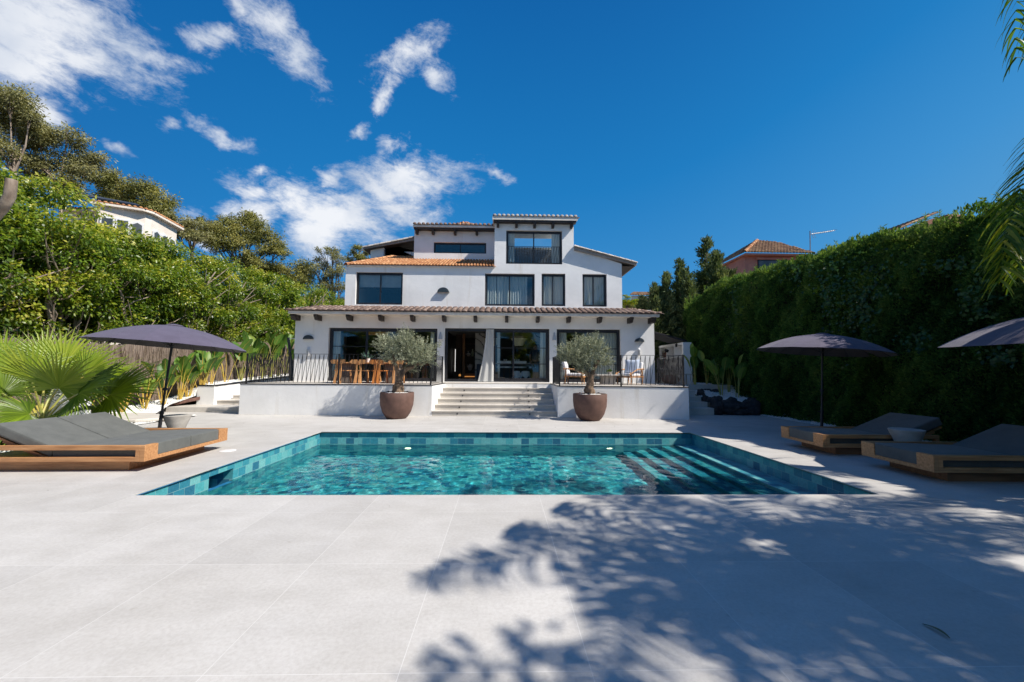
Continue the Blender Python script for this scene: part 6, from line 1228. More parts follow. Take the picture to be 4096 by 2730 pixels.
mb.add(V, [(i * 5 + k, i * 5 + k + 1, i * 5 + 6 + k, i * 5 + 5 + k) for i in range(39) for k in range(4)] + [(0, 1, 2, 3, 4), tuple(195 + k for k in range(5))[::-1]]); T(mb, Vector(HO)).build('inner_branches', M['core'], hg)
sprig = []; P_, Dl = [], []
for _ in range(150):
    y = g.uniform(6, 19.5); b = np.array([float(hx_(y)) + g.uniform(.1, .8), y, float(htop(y))]); h_ = g.uniform(.15, .42); m__ = 46; f = g.random(m__)[:, None]; up = np.array([g.normal(0, .15), g.normal(0, .15), 1.]); pts = b + up * h_ * f; P_.append(pts); a = g.normal(size=(m__, 3)); a[:, 2] = abs(a[:, 2]) * .6 + .5; Dl.append(a)
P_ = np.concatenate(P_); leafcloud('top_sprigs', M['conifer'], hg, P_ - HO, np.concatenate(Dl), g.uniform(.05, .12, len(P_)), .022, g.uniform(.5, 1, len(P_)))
# ivy climbing through the hedge
iv = empty('ivy', (9, 11, 0), 0, 'lighter green ivy trailing over the conifer hedge', 'climbing plant'); iv['kind'] = 'stuff'; Pi = []
for px, py, sx, sy, n_ in ((3390, 1180, 60, 90, 260), (3480, 1200, 40, 90, 160), (3150, 1060, 30, 40, 90), (2930, 1230, 25, 90, 120), (3650, 1350, 40, 25, 60), (3950, 1430, 35, 15, 70), (3900, 1200, 30, 50, 110), (3760, 1060, 120, 14, 70), (3330, 1120, 80, 60, 120)):
    for _ in range(n_):
        q_ = WX(px + g.normal() * sx, py + g.normal() * sy, 8.93)
        if 5 < q_.y < 18.5 and .2 < q_.z < float(htop(q_.y)): Pi.append([q_.x + float(bumpf(q_.y, q_.z)) + g.uniform(-.03, .1), q_.y, q_.z])
Pi = np.array(Pi); D = np.stack([g.normal(-.3, .3, len(Pi)), g.normal(0, .5, len(Pi)), g.normal(-.5, .4, len(Pi))], -1); leafcloud('leaves', M['ivy'], iv, Pi - np.array([9, 11, 0]), D, g.uniform(.05, .11, len(Pi)), .075, g.random(len(Pi)), nbias=np.array([-2., -.8, .3]))
# ---- cypresses rising beyond the hedge
def cypress(px, py_top, Y, wpx, label, seed, n_=9000):
    g = np.random.default_rng(seed); tp = W(px, py_top, Y); t = empty('cypress', (tp.x, Y, 0), 0, label, 'cypress', 'pointed cypresses beyond the hedge'); H = tp.z; Rb = wpx / 2 / F_PX * Y
    nb = int(n_ / 45); P_, Dl, Tl = [], [], []
    for k in range(nb):
        f = g.random() ** .8; z = H * (1 - f * .75); r_ = Rb * (f ** .75) * g.uniform(.55, 1.15) + .05; a = g.uniform(0, 6.283); e = np.array([math.cos(a) * r_, math.sin(a) * r_, r_ * .35 + .1]); m__ = 45; q_ = g.random(m__)[:, None] ** .7
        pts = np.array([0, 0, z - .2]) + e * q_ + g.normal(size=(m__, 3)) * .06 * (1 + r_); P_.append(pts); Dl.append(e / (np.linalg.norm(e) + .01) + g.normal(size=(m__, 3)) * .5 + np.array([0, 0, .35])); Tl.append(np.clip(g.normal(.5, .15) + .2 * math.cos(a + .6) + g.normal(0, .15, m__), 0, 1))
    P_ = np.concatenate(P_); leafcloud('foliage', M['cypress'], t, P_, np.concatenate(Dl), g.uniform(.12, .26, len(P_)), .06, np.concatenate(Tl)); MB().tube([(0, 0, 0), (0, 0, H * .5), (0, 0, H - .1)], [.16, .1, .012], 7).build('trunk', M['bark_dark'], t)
for i, a in enumerate(((2823, 948, 21, 190, 'tallest pointed cypress before the salmon house'), (2717, 1030, 21, 120, 'second tallest cypress, left of the tallest one'), (2665, 1088, 20.5, 100, 'slim cypress third from the villa corner'), (2618, 1138, 20.5, 90, 'lowest pointed cypress nearest the villa roof'), (2868, 1000, 20, 170, 'blunt cypress touching the salmon house wall'), (2750, 1075, 20, 130, 'small cypress in the gap between the two tallest'), (2925, 1075, 21.5, 130, 'low cypress at the left end of the clipped hedge top'), (2570, 1185, 22, 150, 'lowest dark cypress beside the villa eave'), (2640, 1150, 23, 190, 'broad dark cypress low behind the porch roof corner'), (2720, 1150, 22.5, 210, 'broad dark cypress at the back end of the hedge'), (2800, 1130, 24, 170, 'broad cypress merging into the hedge left of the salmon house'))):
    cypress(*a[:4], a[4], 500 + i, n_=11000 if a[3] > 140 else 8000)
# ---- paddle-leaved plants
def paddle_mesh(g, leaves_, stemsL, origin, h, spread, mat, nl, lw=(.14, .2), lmin=.45, parent=None, wide=1.0):
    V, F_, tn = [], [], []; sm = MB()
    for k in range(nl):
        a = g.uniform(0, 6.283); lean = g.uniform(.08, spread); hh = h * g.uniform(.34, .74); base = Vector((.05 * math.cos(a), .05 * math.sin(a), 0)); tip = Vector((math.cos(a) * lean * hh, math.sin(a) * lean * hh, hh)); mid = base.lerp(tip, .5) + Vector((-math.cos(a), -math.sin(a), 0)) * .03 * hh
        sm.tube([base, mid, tip], [.016, .011, .007], 5)
        L = h * g.uniform(lmin, lmin + .2) * .60; w_ = L * g.uniform(.18, .25) * wide; d = (tip - mid).normalized(); side = d.cross(Vector((0, 0, 1))).normalized(); side = (Matrix.Rotation(g.uniform(-1.3, 1.3), 3, d) @ side); out = Vector((math.cos(a), math.sin(a), 0)); ns_ = 7; tv = np.clip(g.normal(.5, .2), 0, .95); b = len(V); c = tip.copy(); dd = d.copy()
        for i in range(ns_ + 1):
            f = i / ns_; ww = w_ * math.sin(math.pi * min(1, f * .92 + .06)) ** .6 * (1.0 if f < .96 else .3); up_ = side.cross(dd).normalized(); V += [c - side * ww + up_ * ww * .35, c, c + side * ww + up_ * ww * .35]
            if i: 
                q_ = b + (i - 1) * 3; F_ += [(q_, q_ + 1, q_ + 4, q_ + 3), (q_ + 1, q_ + 2, q_ + 5, q_ + 4)]; tn += [tv, tv + .08]
            dd = (dd + out * .05 + Vector((0, 0, -.02 - .09 * f))).normalized(); c = c + dd * L / ns_
        sm.tube([tip, tip + (V[b + 10] - tip) * 1.0, V[b + 19]], [.009, .006, .003], 4)
    return V, F_, tn, sm
def paddle(name, base, h, label, seed, nl=11, spread=.35, group=None, cat='plant', stem='stem_y', lw=None, wide=1.0):
    g = np.random.default_rng(seed); t = empty(name, base, 0, label, cat, group); V, F_, tn, sm = paddle_mesh(g, None, None, None, h, spread, None, nl, wide=wide)
    npmesh('leaves', np.array([tuple(v) for v in V]), np.array(F_), M['paddle'], t, np.array(tn), True); sm.build('stems', M[stem], t); return t
BP = [(345, 1668, 'second', 1.15), (405, 1650, '', 1.3), (489.5, 1642, '', 1.3), (577, 1639, '', 1.5), (651.6, 1624, '', 1.7), (717, 1609, '', 1.9), (750.7, 1600.6, '', 1.5), (802, 1586.6, '', 2.0), (840.5, 1540, '', 1.9), (904, 1533, '', 2.0), (962, 1523, '', 2.0), (1003.6, 1517, '', 2.1), (1050, 1508.6, '', 2.2), (1082, 1505, '', 2.2), (1112, 1501, '', 2.3), (1140, 1498, '', 2.3)]
LB = ['paddle-leaved plant behind the palm trunk, leftmost of the row', 'paddle-leaved plant seen between the fan palm stalks', 'paddle-leaved plant just left of the rightmost palm fan', 'paddle-leaved plant with yellow stems left of the parasol pole', 'low paddle-leaved plant just left of the parasol pole foot', 'tall paddle-leaved plant just right of the parasol pole', 'small two-stemmed paddle plant second right of the parasol pole', 'paddle plant with the brightest orange-yellow stems beside the low white wall', 'paddle plant behind the garden tap on the low wall', 'yellow-stemmed paddle plant above the top garden step', 'yellow-stemmed paddle plant left of the railing corner post', 'paddle plant first behind the left railing bars', 'paddle plant second behind the left railing bars', 'paddle plant third behind the left railing bars', 'paddle plant with upright bright leaf near the outdoor shower', 'paddle plant right behind the outdoor shower']
for i, (px, py, _, h_) in enumerate(BP):
    d = ray(px, py); y = 12.0
    for _ in range(30): y = (fx(y) + (.75 if y < 17 else .5)) / (d.x / d.y) if True else y
    x = d.x / d.y * y; paddle('paddle_plant', (x, y, gz(y)), h_, LB[i], 60 + i, nl=8 + i % 4 if i < 9 else 7, stem='stem_y' if i < 9 or i == 9 else 'stem', spread=.42, group='paddle-leaved plants along the heather fence')
g1 = [(2782, 1553, 16.4, .98, 1.75, 'banana-like plant with torn arching leaves beside the railing corner'), (2829, 1549, 17.0, 1.0, 1.5, 'slim upright paddle plant with one broad leaf before the hedge'), (2871, 1551, 16.8, .95, 1.3, 'thin stalked paddle plant behind the other two, in the hedge gloom'), (2887, 1587, 15.6, .6, 1.7, 'large-leaved plant in the pebbles above the black rocks'), (2950, 1594, 15.3, .55, 1.75, 'dark large-leaved plant at the right end of the black rocks'), (2915, 1590, 15.9, .65, 1.4, 'dark paddle plant between the two large-leaved plants')]
for i, (px, py, Y, z, h_, lb) in enumerate(g1): q_ = W(px, py, Y); paddle('banana_plant', (q_.x, Y, z), h_, lb, 140 + i, nl=[6, 3, 2, 6, 5, 4][i], spread=.32, wide=1.25, group='large-leaved plants in the shady bed', stem='stem', cat='plant')
# ---- fan palm
fp = empty('fan_palm', (W(165, 1700, 8.9).x, 8.9, 0), 0, 'bright green fan palm with spiky pleated leaves behind the double lounger', 'palm'); FO = Vector(fp.location)
random.seed(5); pm = MB(); gf = np.random.default_rng(44); root = Vector((0, 0, .35))
fans = [(125, 1519, 8.6, (-.05, -.3, 1), 1.0, .55), (234, 1552, 8.4, (.6, -.25, .8), 1.05, .6), (315, 1575, 8.3, (1, -.25, .45), 1.15, .4), (440, 1580, 8.6, (1, -.1, .38), 1.25, .35), (117, 1658, 7.9, (-.1, -1, .05), .85, .2), (8, 1574, 8.2, (-.2, -.3, .75), .8, .3), (60, 1480, 9.2, (-.6, .1, .8), 1.0, .5), (250, 1470, 9.4, (.2, .2, 1), 1.05, .6), (340, 1500, 9.3, (.8, .1, .6), 1.05, .45), (10, 1440, 9.4, (-.5, 0, .9), 1.0, .5), (180, 1450, 9.6, (0, .2, 1), 1.0, .5), (-60, 1560, 8.8, (-1, -.2, .4), 1.0, .3), (330, 1640, 8.6, (.7, -.5, .25), .8, .2), (95, 1560, 9.5, (-.5, .3, .6), 1.0, .2), (430, 1530, 9.6, (1, .2, .5), .9, .3)]
for k, (px, py, Y, dr, R_, tb) in enumerate(fans):
    hub = W(px, py, Y) - FO; d = Vector(dr).normalized(); md = root.lerp(hub, .5) + Vector((0, 0, .1)); pm.tube([root + Vector((random.uniform(-.08, .08), random.uniform(-.08, .08), 0)), md, hub], [.028, .018, .012], 6)
    view = (Vector((0, 0, 1.5)) - (hub + FO)).normalized(); nrm_ = (view * .75 + Vector((.25, -.1, .75))); nrm_ = (nrm_ - d * nrm_.dot(d)).normalized(); sd = d.cross(nrm_).normalized(); ns_ = 44; V = []; F_ = []; tn = []
    for i in range(ns_):
        a = rad(-128 + 256 * i / (ns_ - 1)) + random.uniform(-.015, .015); dd = (d * math.cos(a) + sd * math.sin(a)).normalized(); pp_ = (-d * math.sin(a) + sd * math.cos(a)).normalized(); L = R_ * (.72 + .28 * math.cos(a * .75)) * random.uniform(.9, 1.08); wseg = .052 * L
        tv = np.clip(tb + random.uniform(-.15, .15) + .12 * math.cos(a), 0, 1); b = len(V); pts = [(0.0, .003, 0), (.26, .95, .0), (.42, .66, -.01), (.72, .30, -.05), (1.0, .03, -.16)]
        for f, w_, dz in pts:
            c = hub + dd * L * f + nrm_ * (-.06 * f * f) + Vector((0, 0, dz * L * random.uniform(.6, 1.5))); hw_ = wseg * w_ * (f if f < .3 else .62) * 1.25; V += [c - pp_ * hw_ + nrm_ * hw_ * .55, c - nrm_ * hw_ * .3, c + pp_ * hw_ + nrm_ * hw_ * .55]
        for j in range(4): q_ = b + j * 3; F_ += [(q_, q_ + 1, q_ + 4, q_ + 3), (q_ + 1, q_ + 2, q_ + 5, q_ + 4)]; tn += [tv, tv - .06]
    npmesh('fan_leaf', np.array([tuple(v) for v in V]), np.array(F_), M['fan'], fp, np.array(tn))
pm.build('stalks', M['stem'], fp); MB().tube([(0, 0, 0), (0, 0, .2), (0, 0, .45)], [.16, .15, .09], 12, jitter=.15).build('trunk', M['bark_dark'], fp)
for px, py, Y, lb in ((40, 1790, 8.0, 'low bright green shrub under the head of the double lounger'), (250, 1660, 9.4, 'small dark spiky plant behind the lounger backrests')):
    q_ = G(px, py, .0); s_o = empty('low_shrub', (q_.x, q_.y, 0), 0, lb, 'shrub'); n_ = 500; D = unit(n_); D[:, 2] = abs(D[:, 2]); leafcloud('leaves', M['ficus'] if Y < 9 else M['agave'], s_o, D * .12, D, rng.uniform(.12, .3, n_), .03, rng.random(n_))
# ---- feather palms reaching in from the right
def frond(V, F_, tn, pts, L0, g, droop=.75, w_=.028, tb=.5, nst=46, both=True, sweep=.55):
    """pts: rachis polyline; leaflets of three segments hang from it"""
    P_ = [Vector(p_) for p_ in pts]; seg = [(P_[i + 1] - P_[i]).length for i in range(len(P_) - 1)]; tot = sum(seg)
    def at(s):
        i = 0
        while i < len(seg) - 1 and s > seg[i]: s -= seg[i]; i += 1
        return P_[i].lerp(P_[i + 1], min(1, s / seg[i])), (P_[i + 1] - P_[i]).normalized()
    for k in range(nst):
        f = .12 + .88 * k / (nst - 1); c, d = at(f * tot); side = d.cross(Vector((0, 0, 1))); side = side.normalized() if side.length > .1 else Vector((0, 1, 0))
        for s in (-1, 1):
            for rep in range(2):
                L = L0 * (math.sin(math.pi * min(.97, f * .8 + .15)) ** .5) * g.uniform(.8, 1.1); dir_ = (d * sweep + side * s * g.uniform(.55, 1.0) + Vector((0, 0, g.uniform(-.25, .35)))).normalized(); q_ = c.copy(); tv = float(np.clip(g.normal(tb, .17), 0, 1)); wd_ = dir_.cross(Vector((g.normal() * .4, g.normal() * .4, 1))).normalized(); b = len(V)
                for j in range(5):
                    u_ = j / 4; ww = w_ * .5 * (1 - .9 * u_ ** 2); V += [q_ - wd_ * ww, q_ + wd_ * ww]
                    if j: F_.append((b + 2 * j - 2, b + 2 * j - 1, b + 2 * j + 1, b + 2 * j)); tn.append(tv)
                    dir_ = (dir_ + Vector((0, 0, -droop * .42 * (.5 + u_)))).normalized(); q_ = q_ + dir_ * L / 4
def feather_palm(base, top, label, fr, seed, tube_r=.16):
    g = np.random.default_rng(seed); t = empty('feather_palm', base, 0, label, 'palm', 'feather palms on the right'); o_ = Vector(base); top = Vector(top) - o_
    MB().tube([Vector((0, 0, 0)), top * .5 + Vector((.08, 0, 0)), top], [tube_r * 1.25, tube_r, tube_r * .8], 14, jitter=.03).build('trunk', M['bark'], t)
    for k, pts in enumerate(fr):
        V, F_, tn = [], [], []; P_ = [top + Vector(p_) for p_ in pts['p']]; frond(V, F_, tn, P_, pts.get('L', .6), g, pts.get('dr', .75), pts.get('w', .03), pts.get('t', .45), pts.get('n', 46), sweep=pts.get('sw', .55))
        o = npmesh('frond', np.array([tuple(v) for v in V]), np.array(F_), M['palm'], t, np.array(tn)); rb = MB(); rb.tube([top] + P_, [.03] + [.022 * (1 - .8 * i / len(P_)) for i in range(len(P_))], 6); rb.build('rachis', M['stem'], o)
    return t
def arcs(n_, L, g, up=.9, az0=0, azr=6.283, t=.4, Ll=.6, w=.03, n=40):
    out = []
    for k in range(n_):
        a = az0 + azr * (k + g.uniform(-.3, .3)) / n_; e = g.uniform(.15, up); p_ = []; c = Vector((0, 0, 0)); d = Vector((math.cos(a) * math.cos(e), math.sin(a) * math.cos(e), math.sin(e)))
        for j in range(7): c = c + d * L / 7 * g.uniform(.95, 1.05); p_.append(tuple(c)); d = (d + Vector((0, 0, -.27))).normalized()
        out.append(dict(p=[(0, 0, 0)] + p_, L=Ll, t=t, w=w, n=n))
    return out
gp = np.random.default_rng(12)
frA = arcs(15, 3.0, gp, 1.1, t=.4, Ll=.6, w=.034, n=44)
feather_palm((8.2, .9, 0), (7.7, 1.5, 5.9), 'feather palm outside the frame on the right, nearer the camera', frA, 1)
top_B = Vector((8.7, 4.9, 6.3))
def rel(px, py, Y): return tuple(W(px, py, Y) - top_B)
frB = arcs(2, 1.9, gp, 1.0, az0=-.4, azr=.8, t=.4)
frB += [dict(p=[(0, 0, 0), rel(4750, -700, 4.8), rel(4400, -620, 4.6), rel(4170, -420, 4.5), rel(4080, -150, 4.45), rel(4060, 90, 4.4), rel(4065, 230, 4.4)], L=.62, t=.35, dr=1.0, w=.026, n=60, sw=.8),
        dict(p=[(0, 0, 0), rel(4800, -500, 4.9), rel(4480, -450, 4.9), rel(4230, -200, 4.9), rel(4140, 60, 4.9), rel(4120, 200, 4.9)], L=.6, t=.3, dr=1.0, w=.026, n=50, sw=.8),
        dict(p=[(0, 0, 0), rel(4900, -100, 4.9), rel(4560, 150, 4.8), rel(4230, 500, 4.6), rel(4070, 780, 4.5), rel(4010, 980, 4.45), rel(4000, 1120, 4.4)], L=.72, t=.68, dr=.62, w=.032, n=80, sw=.9),
        dict(p=[(0, 0, 0), rel(4950, 100, 4.9), rel(4560, 330, 4.8), rel(4260, 660, 4.7), rel(4090, 900, 4.6), rel(4070, 1100, 4.6)], L=.75, t=.62, dr=.7, w=.032, n=74, sw=.9)]
feather_palm((8.9, 5.1, 0), tuple(top_B), 'feather palm whose fronds hang into the right edge of the picture', frB, 2)
frC = arcs(16, 2.9, gp, 1.1, t=.4, Ll=.6, w=.034, n=44)
feather_palm((9.75, .4, 0), (9.9, .95, 6.3), 'third feather palm outside the frame, rising beside the hedge', frC, 3)
# broad tree whose shade falls on the near paving
st_ = empty('shade_tree', (9.45, -1.2, 0), 0, 'broad leafy tree outside the frame whose shade falls on the near paving', 'tree'); gs_ = np.random.default_rng(8); P_, Dl, Tl = [], [], []; mb = MB(); fk = Vector((-.6, .4, 3.6)); mb.tube([(0, 0, 0), (-.2, .1, 1.8), fk], [.24, .2, .17], 12, jitter=.05)
for k in range(27):
    a = gs_.uniform(0, 6.283); r_ = gs_.uniform(.4, 2.5); c = Vector((-1.1 + math.cos(a) * r_, .9 + math.sin(a) * r_ * .9, gs_.uniform(5.2, 7.4) - .1 * r_)); mb.tube([fk, fk.lerp(c, .5) + Vector((0, 0, .2)), c], [.06, .035, .012], 6)
    m__ = 400; u_ = gs_.normal(size=(m__, 3)); u_ /= np.linalg.norm(u_, axis=1, keepdims=True); P_.append(np.array(c) + u_ * np.array([.62, .62, .35]) * gs_.random((m__, 1)) ** .4); Dl.append(u_ + gs_.normal(size=(m__, 3)) * .4); Tl.append(gs_.random(m__))
mb.build('trunk', M['bark'], st_); P_ = np.concatenate(P_); leafcloud('crown', M['ficus'], st_, P_, np.concatenate(Dl), gs_.uniform(.1, .18, len(P_)), .075, np.concatenate(Tl))
# fallen palm leaflet on the paving
q0, q1 = G(3690, 2500), G(3800, 2562); ax_ = (q1 - q0); sd_ = Vector((-ax_.y, ax_.x, 0)).normalized(); V = []; F_ = []
for i in range(9):
    f = i / 8; c = ax_ * f + sd_ * .012 * math.sin(3.1 * f) + Vector((0, 0, .004 + .012 * math.sin(2.6 * f))); w_ = .0115 * math.sin(math.pi * (f * .92 + .06)) ** .7; V += [c - sd_ * w_ + Vector((0, 0, .003)), c, c + sd_ * w_ + Vector((0, 0, .003))]
    if i: k = (i - 1) * 3; F_ += [(k, k + 1, k + 4, k + 3), (k + 1, k + 2, k + 5, k + 4)]
q0.z = 0.0; tag(MB().add(V, F_, True).build('fallen_leaf', simple('dry_leaf', (.05, .06, .02), (.11, .1, .04), 9, .7), loc=q0), 'dry fallen palm leaflet lying on the shaded paving at lower right', 'leaf')
# ---- black rocks
random.seed(3)
RL = ['long black basalt boulder at the front of the shady bed', 'big black boulder at the right end of the rock border', 'upright black rock beside the lowest shaded step', 'pointed grey-black rock on top of the long boulder', 'brownish lava rock beside the third step', 'small rock perched left of the pointed one', 'dark rock beside the top shaded step', 'flat black rock at the back of the pebble pocket', 'second flat rock at the back of the pebble pocket', 'rounded brown-black rock in the middle of the border', 'low black rock at the foot of the big boulder', 'black rock in the hedge shadow behind the big boulder']
for i, (px, py, Y, sx, sy, sz) in enumerate(((2925, 1635, 14.5, .55, .35, .30), (3000, 1640, 14.5, .4, .35, .34), (2868, 1640, 14.4, .22, .25, .36), (2868, 1602, 14.9, .2, .2, .16), (2822, 1597, 15.2, .12, .14, .15), (2843, 1605, 14.8, .13, .15, .14), (2803, 1574, 15.7, .15, .15, .16), (2825, 1563, 16.2, .24, .15, .09), (2860, 1566, 16.0, .22, .15, .09), (2927, 1602, 14.9, .18, .16, .12), (2960, 1655, 14.35, .35, .25, .16), (3020, 1615, 14.9, .35, .3, .25))):
    bm = bmesh.new(); bmesh.ops.create_icosphere(bm, subdivisions=3, radius=1); sd = Vector((random.uniform(0, 50), random.uniform(0, 50), 0)); from mathutils import noise as mn
    for v_ in bm.verts:
        n__ = mn.noise(v_.co * 1.3 + sd) * .38 + mn.noise(v_.co * 3.3 + sd) * .16 + mn.noise(v_.co * 8 + sd) * .05; v_.co *= (1 + n__); v_.co.x *= sx; v_.co.y *= sy; v_.co.z *= sz
    me = bpy.data.meshes.new('rock'); bm.to_mesh(me); bm.free(); me.materials.append(M['rock']); o = bpy.data.objects.new('rock', me); COL.objects.link(o); q_ = W(px, py, Y); o.location = (q_.x, Y, max(q_.z, sz * .6)); tag(o, RL[i], 'rock', 'black volcanic rocks edging the shady bed')
struct(slab([(7.435, 14.6), (9.6, 14.6), (9.7, 16.1), (7.435, 16.1)], -.02, .40).build('bed_soil', M['ground'])); struct(slab([(9.065, -9), (11.5, -9), (11.5, 24), (9.61, 24), (9.61, 14.4), (9.065, 14.3)], -.03, -.008).build('soil', M['ground']))
struct(slab([(7.1, 9.0), (9.0, 9.3), (9.0, 12.4), (8.2, 12.6)], .0035, .0045).build('path', M['concrete'])) if False else None
M['far_glass'] = simple('dim_reflecting_pane', (0.05, 0.06, 0.065), (0.12, 0.13, 0.13), 1.5, 0.15)
# ------------------------------------------------------------------ neighbouring houses
def box_house(name, label, loc): return empty(name, loc, 0, label, 'house')
# salmon house on the right
Yp = 27.0; A = W(2981, 1100, Yp); Bx = W(3270, 1100, Yp).x; ze = W(3000, 1012, Yp).z - .15
h = box_house('neighbour_house', 'salmon-pink neighbour house with hipped clay roof beyond the hedge', (A.x, Yp, 0)); o_ = Vector(h.location); Xw = W(2908, 1060, Yp + 4).x
mb = MB(); mb.bb(A.x, Bx + .3, Yp, Yp + 6.5, 0, ze); T(mb, o_).build('wall', M['pink'], h)
mb = MB(); x0, x1 = W(3030, 1050, Yp).x, Bx - .4; mb.bb(x0, x1, Yp - .05, Yp + .001, ze - 1.6, ze - .35); wn_ = T(mb, o_).build('window', M['frame'], h)
mb = MB(); mb.bb(x0 + .08, x1 - .08, Yp - .06, Yp - .051, ze - 1.55, ze - .42); T(mb, o_).build('pane', M['far_glass'], wn_)
mb = MB(); mb.bb(x0 - .1, x1 + .1, Yp - .12, Yp - .001, ze - .34, ze - .2); T(mb, o_).build('lintel', M['pink'], h)
ap = W(3028, 963, Yp + 2.9); eo = .45; ex0, ex1 = W(2978, 1012, Yp - eo).x, W(3262, 1010, Yp - eo).x; zq = W(3100, 1011, Yp - eo).z
rx1 = ex1 - 2.9
tile_roof('roof_tiles', M['tile_brown'], h, (ex0, Yp - eo, zq), (ex1, Yp - eo, zq), (ex1 - .6, Yp + 2.9, zq + 1.05), (ap.x, Yp + 2.9, ap.z), o_, .22, .36)
tile_roof('roof_tiles', M['tile_brown'], h, (ex0, Yp + 6.9, zq), (ex0, Yp - eo, zq), (ap.x, Yp + 2.9, ap.z), (ap.x, Yp + 3.3, ap.z), o_, .22, .36)
ridge('ridge_tiles', M['tile_orange'], h, (ex0, Yp - eo, zq + .02), (ap.x, Yp + 2.9, ap.z + .02), o_, .13); ridge('ridge_tiles', M['tile_brown'], h, (ap.x, Yp + 2.9, ap.z), (ex1 - .6, Yp + 2.9, zq + 1.05), o_, .12)
mb = MB(); mb.bb(ex0 + .1, ex1 - .1, Yp - eo + .08, Yp + 6, zq - .16, zq - .04); T(mb, o_).build('eave', M['pink'], h)
an = empty('tv_antenna', (W(3241, 1000, Yp - .2).x, Yp - .2, ze), 0, 'thin roof television antenna beside the salmon house', 'antenna'); o_ = Vector(an.location)
T(MB().tube([W(3241, 1010, Yp - .2), W(3240, 925, Yp - .2)], .035, 6), o_).build('mast', M['grey_metal'], an)
mb = MB(); a, b_ = W(3246, 937, Yp - .2), W(3339, 923, Yp - .2); mb.tube([a, b_], .02, 5)
for k in range(11): q_ = a.lerp(b_, .08 + k * .088); mb.bar(q_ + Vector((0, -.3, 0)), q_ + Vector((0, .3, 0)), .012)
for s in (-1, 1): mb.tube([a, a + Vector((.15, 0, .3 * s))], .012, 4); mb.tube([a + Vector((.12, 0, 0)), a + Vector((.3, 0, .25 * s))], .01, 4)
T(mb, o_).build('boom', M['grey_metal'], an)
# roof of a house behind the hedge, upper right
Yr = 17.0; h = box_house('neighbour_house', 'brown-roofed neighbour house barely rising over the hedge at the upper right', (W(3700, 900, Yr).x, Yr, 0)); o_ = Vector(h.location)
a, b_ = W(3543, 936, Yr), W(3745, 852, Yr); r0_ = W(4100, 852, Yr)
tile_roof('roof_tiles', M['tile_brown'], h, (a.x, Yr + 7, a.z), (a.x, Yr, a.z), (b_.x, Yr, b_.z), (b_.x, Yr + 7, b_.z), o_, .22, .36); ridge('verge_tiles', M['tile_brown'], h, a, b_, o_, .07)
f5 = [(a.x + .3, 0), (r0_.x, 0), (r0_.x, b_.z - .35), (b_.x, b_.z - .2), (a.x + .3, a.z - .1)]; mb = MB(); mb.add([(x, Yr + .15, z) for x, z in f5] + [(x, Yr + 6, z) for x, z in f5], [(0, 1, 2, 3, 4), (9, 8, 7, 6, 5)] + [(i, 5 + i, 5 + (i + 1) % 5, (i + 1) % 5) for i in range(5)]); T(mb, o_).build('wall', M['terracotta_wall'], h)
mb = MB(); c0_, c1_ = W(3791, 880, Yr - .3), W(3851, 858, Yr - .3); mb.bb(c0_.x, c1_.x, Yr - .3, Yr + .3, 4, c1_.z); T(mb, o_).build('chimney', M['terracotta_wall'], h, bevel=.03)
# small far house right of the villa
Ys = 45; h = box_house('neighbour_house', 'small dusty-pink far house between the villa corner and the cypresses', (W(2560, 1200, Ys).x, Ys, 0)); o_ = Vector(h.location)
a, b_ = W(2532, 1185, Ys), W(2600, 1185, Ys); mb = MB(); mb.bb(a.x, b_.x + 3, Ys, Ys + 6, 0, a.z - .3); T(mb, o_).build('wall', M['terracotta_wall'], h)
zt_ = W(2550, 1181, Ys - .5).z; tile_roof('roof_tiles', M['tile_brown'], h, (W(2520, 1190, Ys - .5).x, Ys - .5, zt_ + .0), (b_.x + 3, Ys - .5, zt_), (b_.x + 3, Ys + 3, zt_ + 1.0), (W(2534, 1180, Ys + 3).x, Ys + 3, zt_ + 1.0), o_, .3, .5)
mb = MB(); mb.bb(a.x - .2, b_.x + 3.1, Ys - .3, Ys, zt_ - .45, zt_ - .05); T(mb, o_).build('eave', M['cream'], h); mb = MB(); w0_ = W(2547, 1207, Ys); mb.bb(w0_.x, w0_.x + 1.0, Ys - .06, Ys + .001, w0_.z - .4, w0_.z + .4); T(mb, o_).build('window', M['frame'], h)
g5 = np.random.default_rng(5); pt_ = W(2508, 1192, 30); sp5 = empty('feather_palm', (pt_.x, 30, 0), 0, 'small yellow-green palm peeping out beside the villa corner', 'palm'); MB().tube([(0, 0, 0), (0, 0, pt_.z - .6)], .12, 8).build('trunk', M['bark_dark'], sp5)
V, F_, tn = [], [], []
for f5 in arcs(15, 1.4, g5, 1.2, t=.7): frond(V, F_, tn, [Vector(p_) + Vector((0, 0, pt_.z - .6)) for p_ in f5['p']], .5, g5, .7, .05, .7, 16)
npmesh('fronds', np.array([tuple(v) for v in V]), np.array(F_), M['palm'], sp5, np.array(tn))
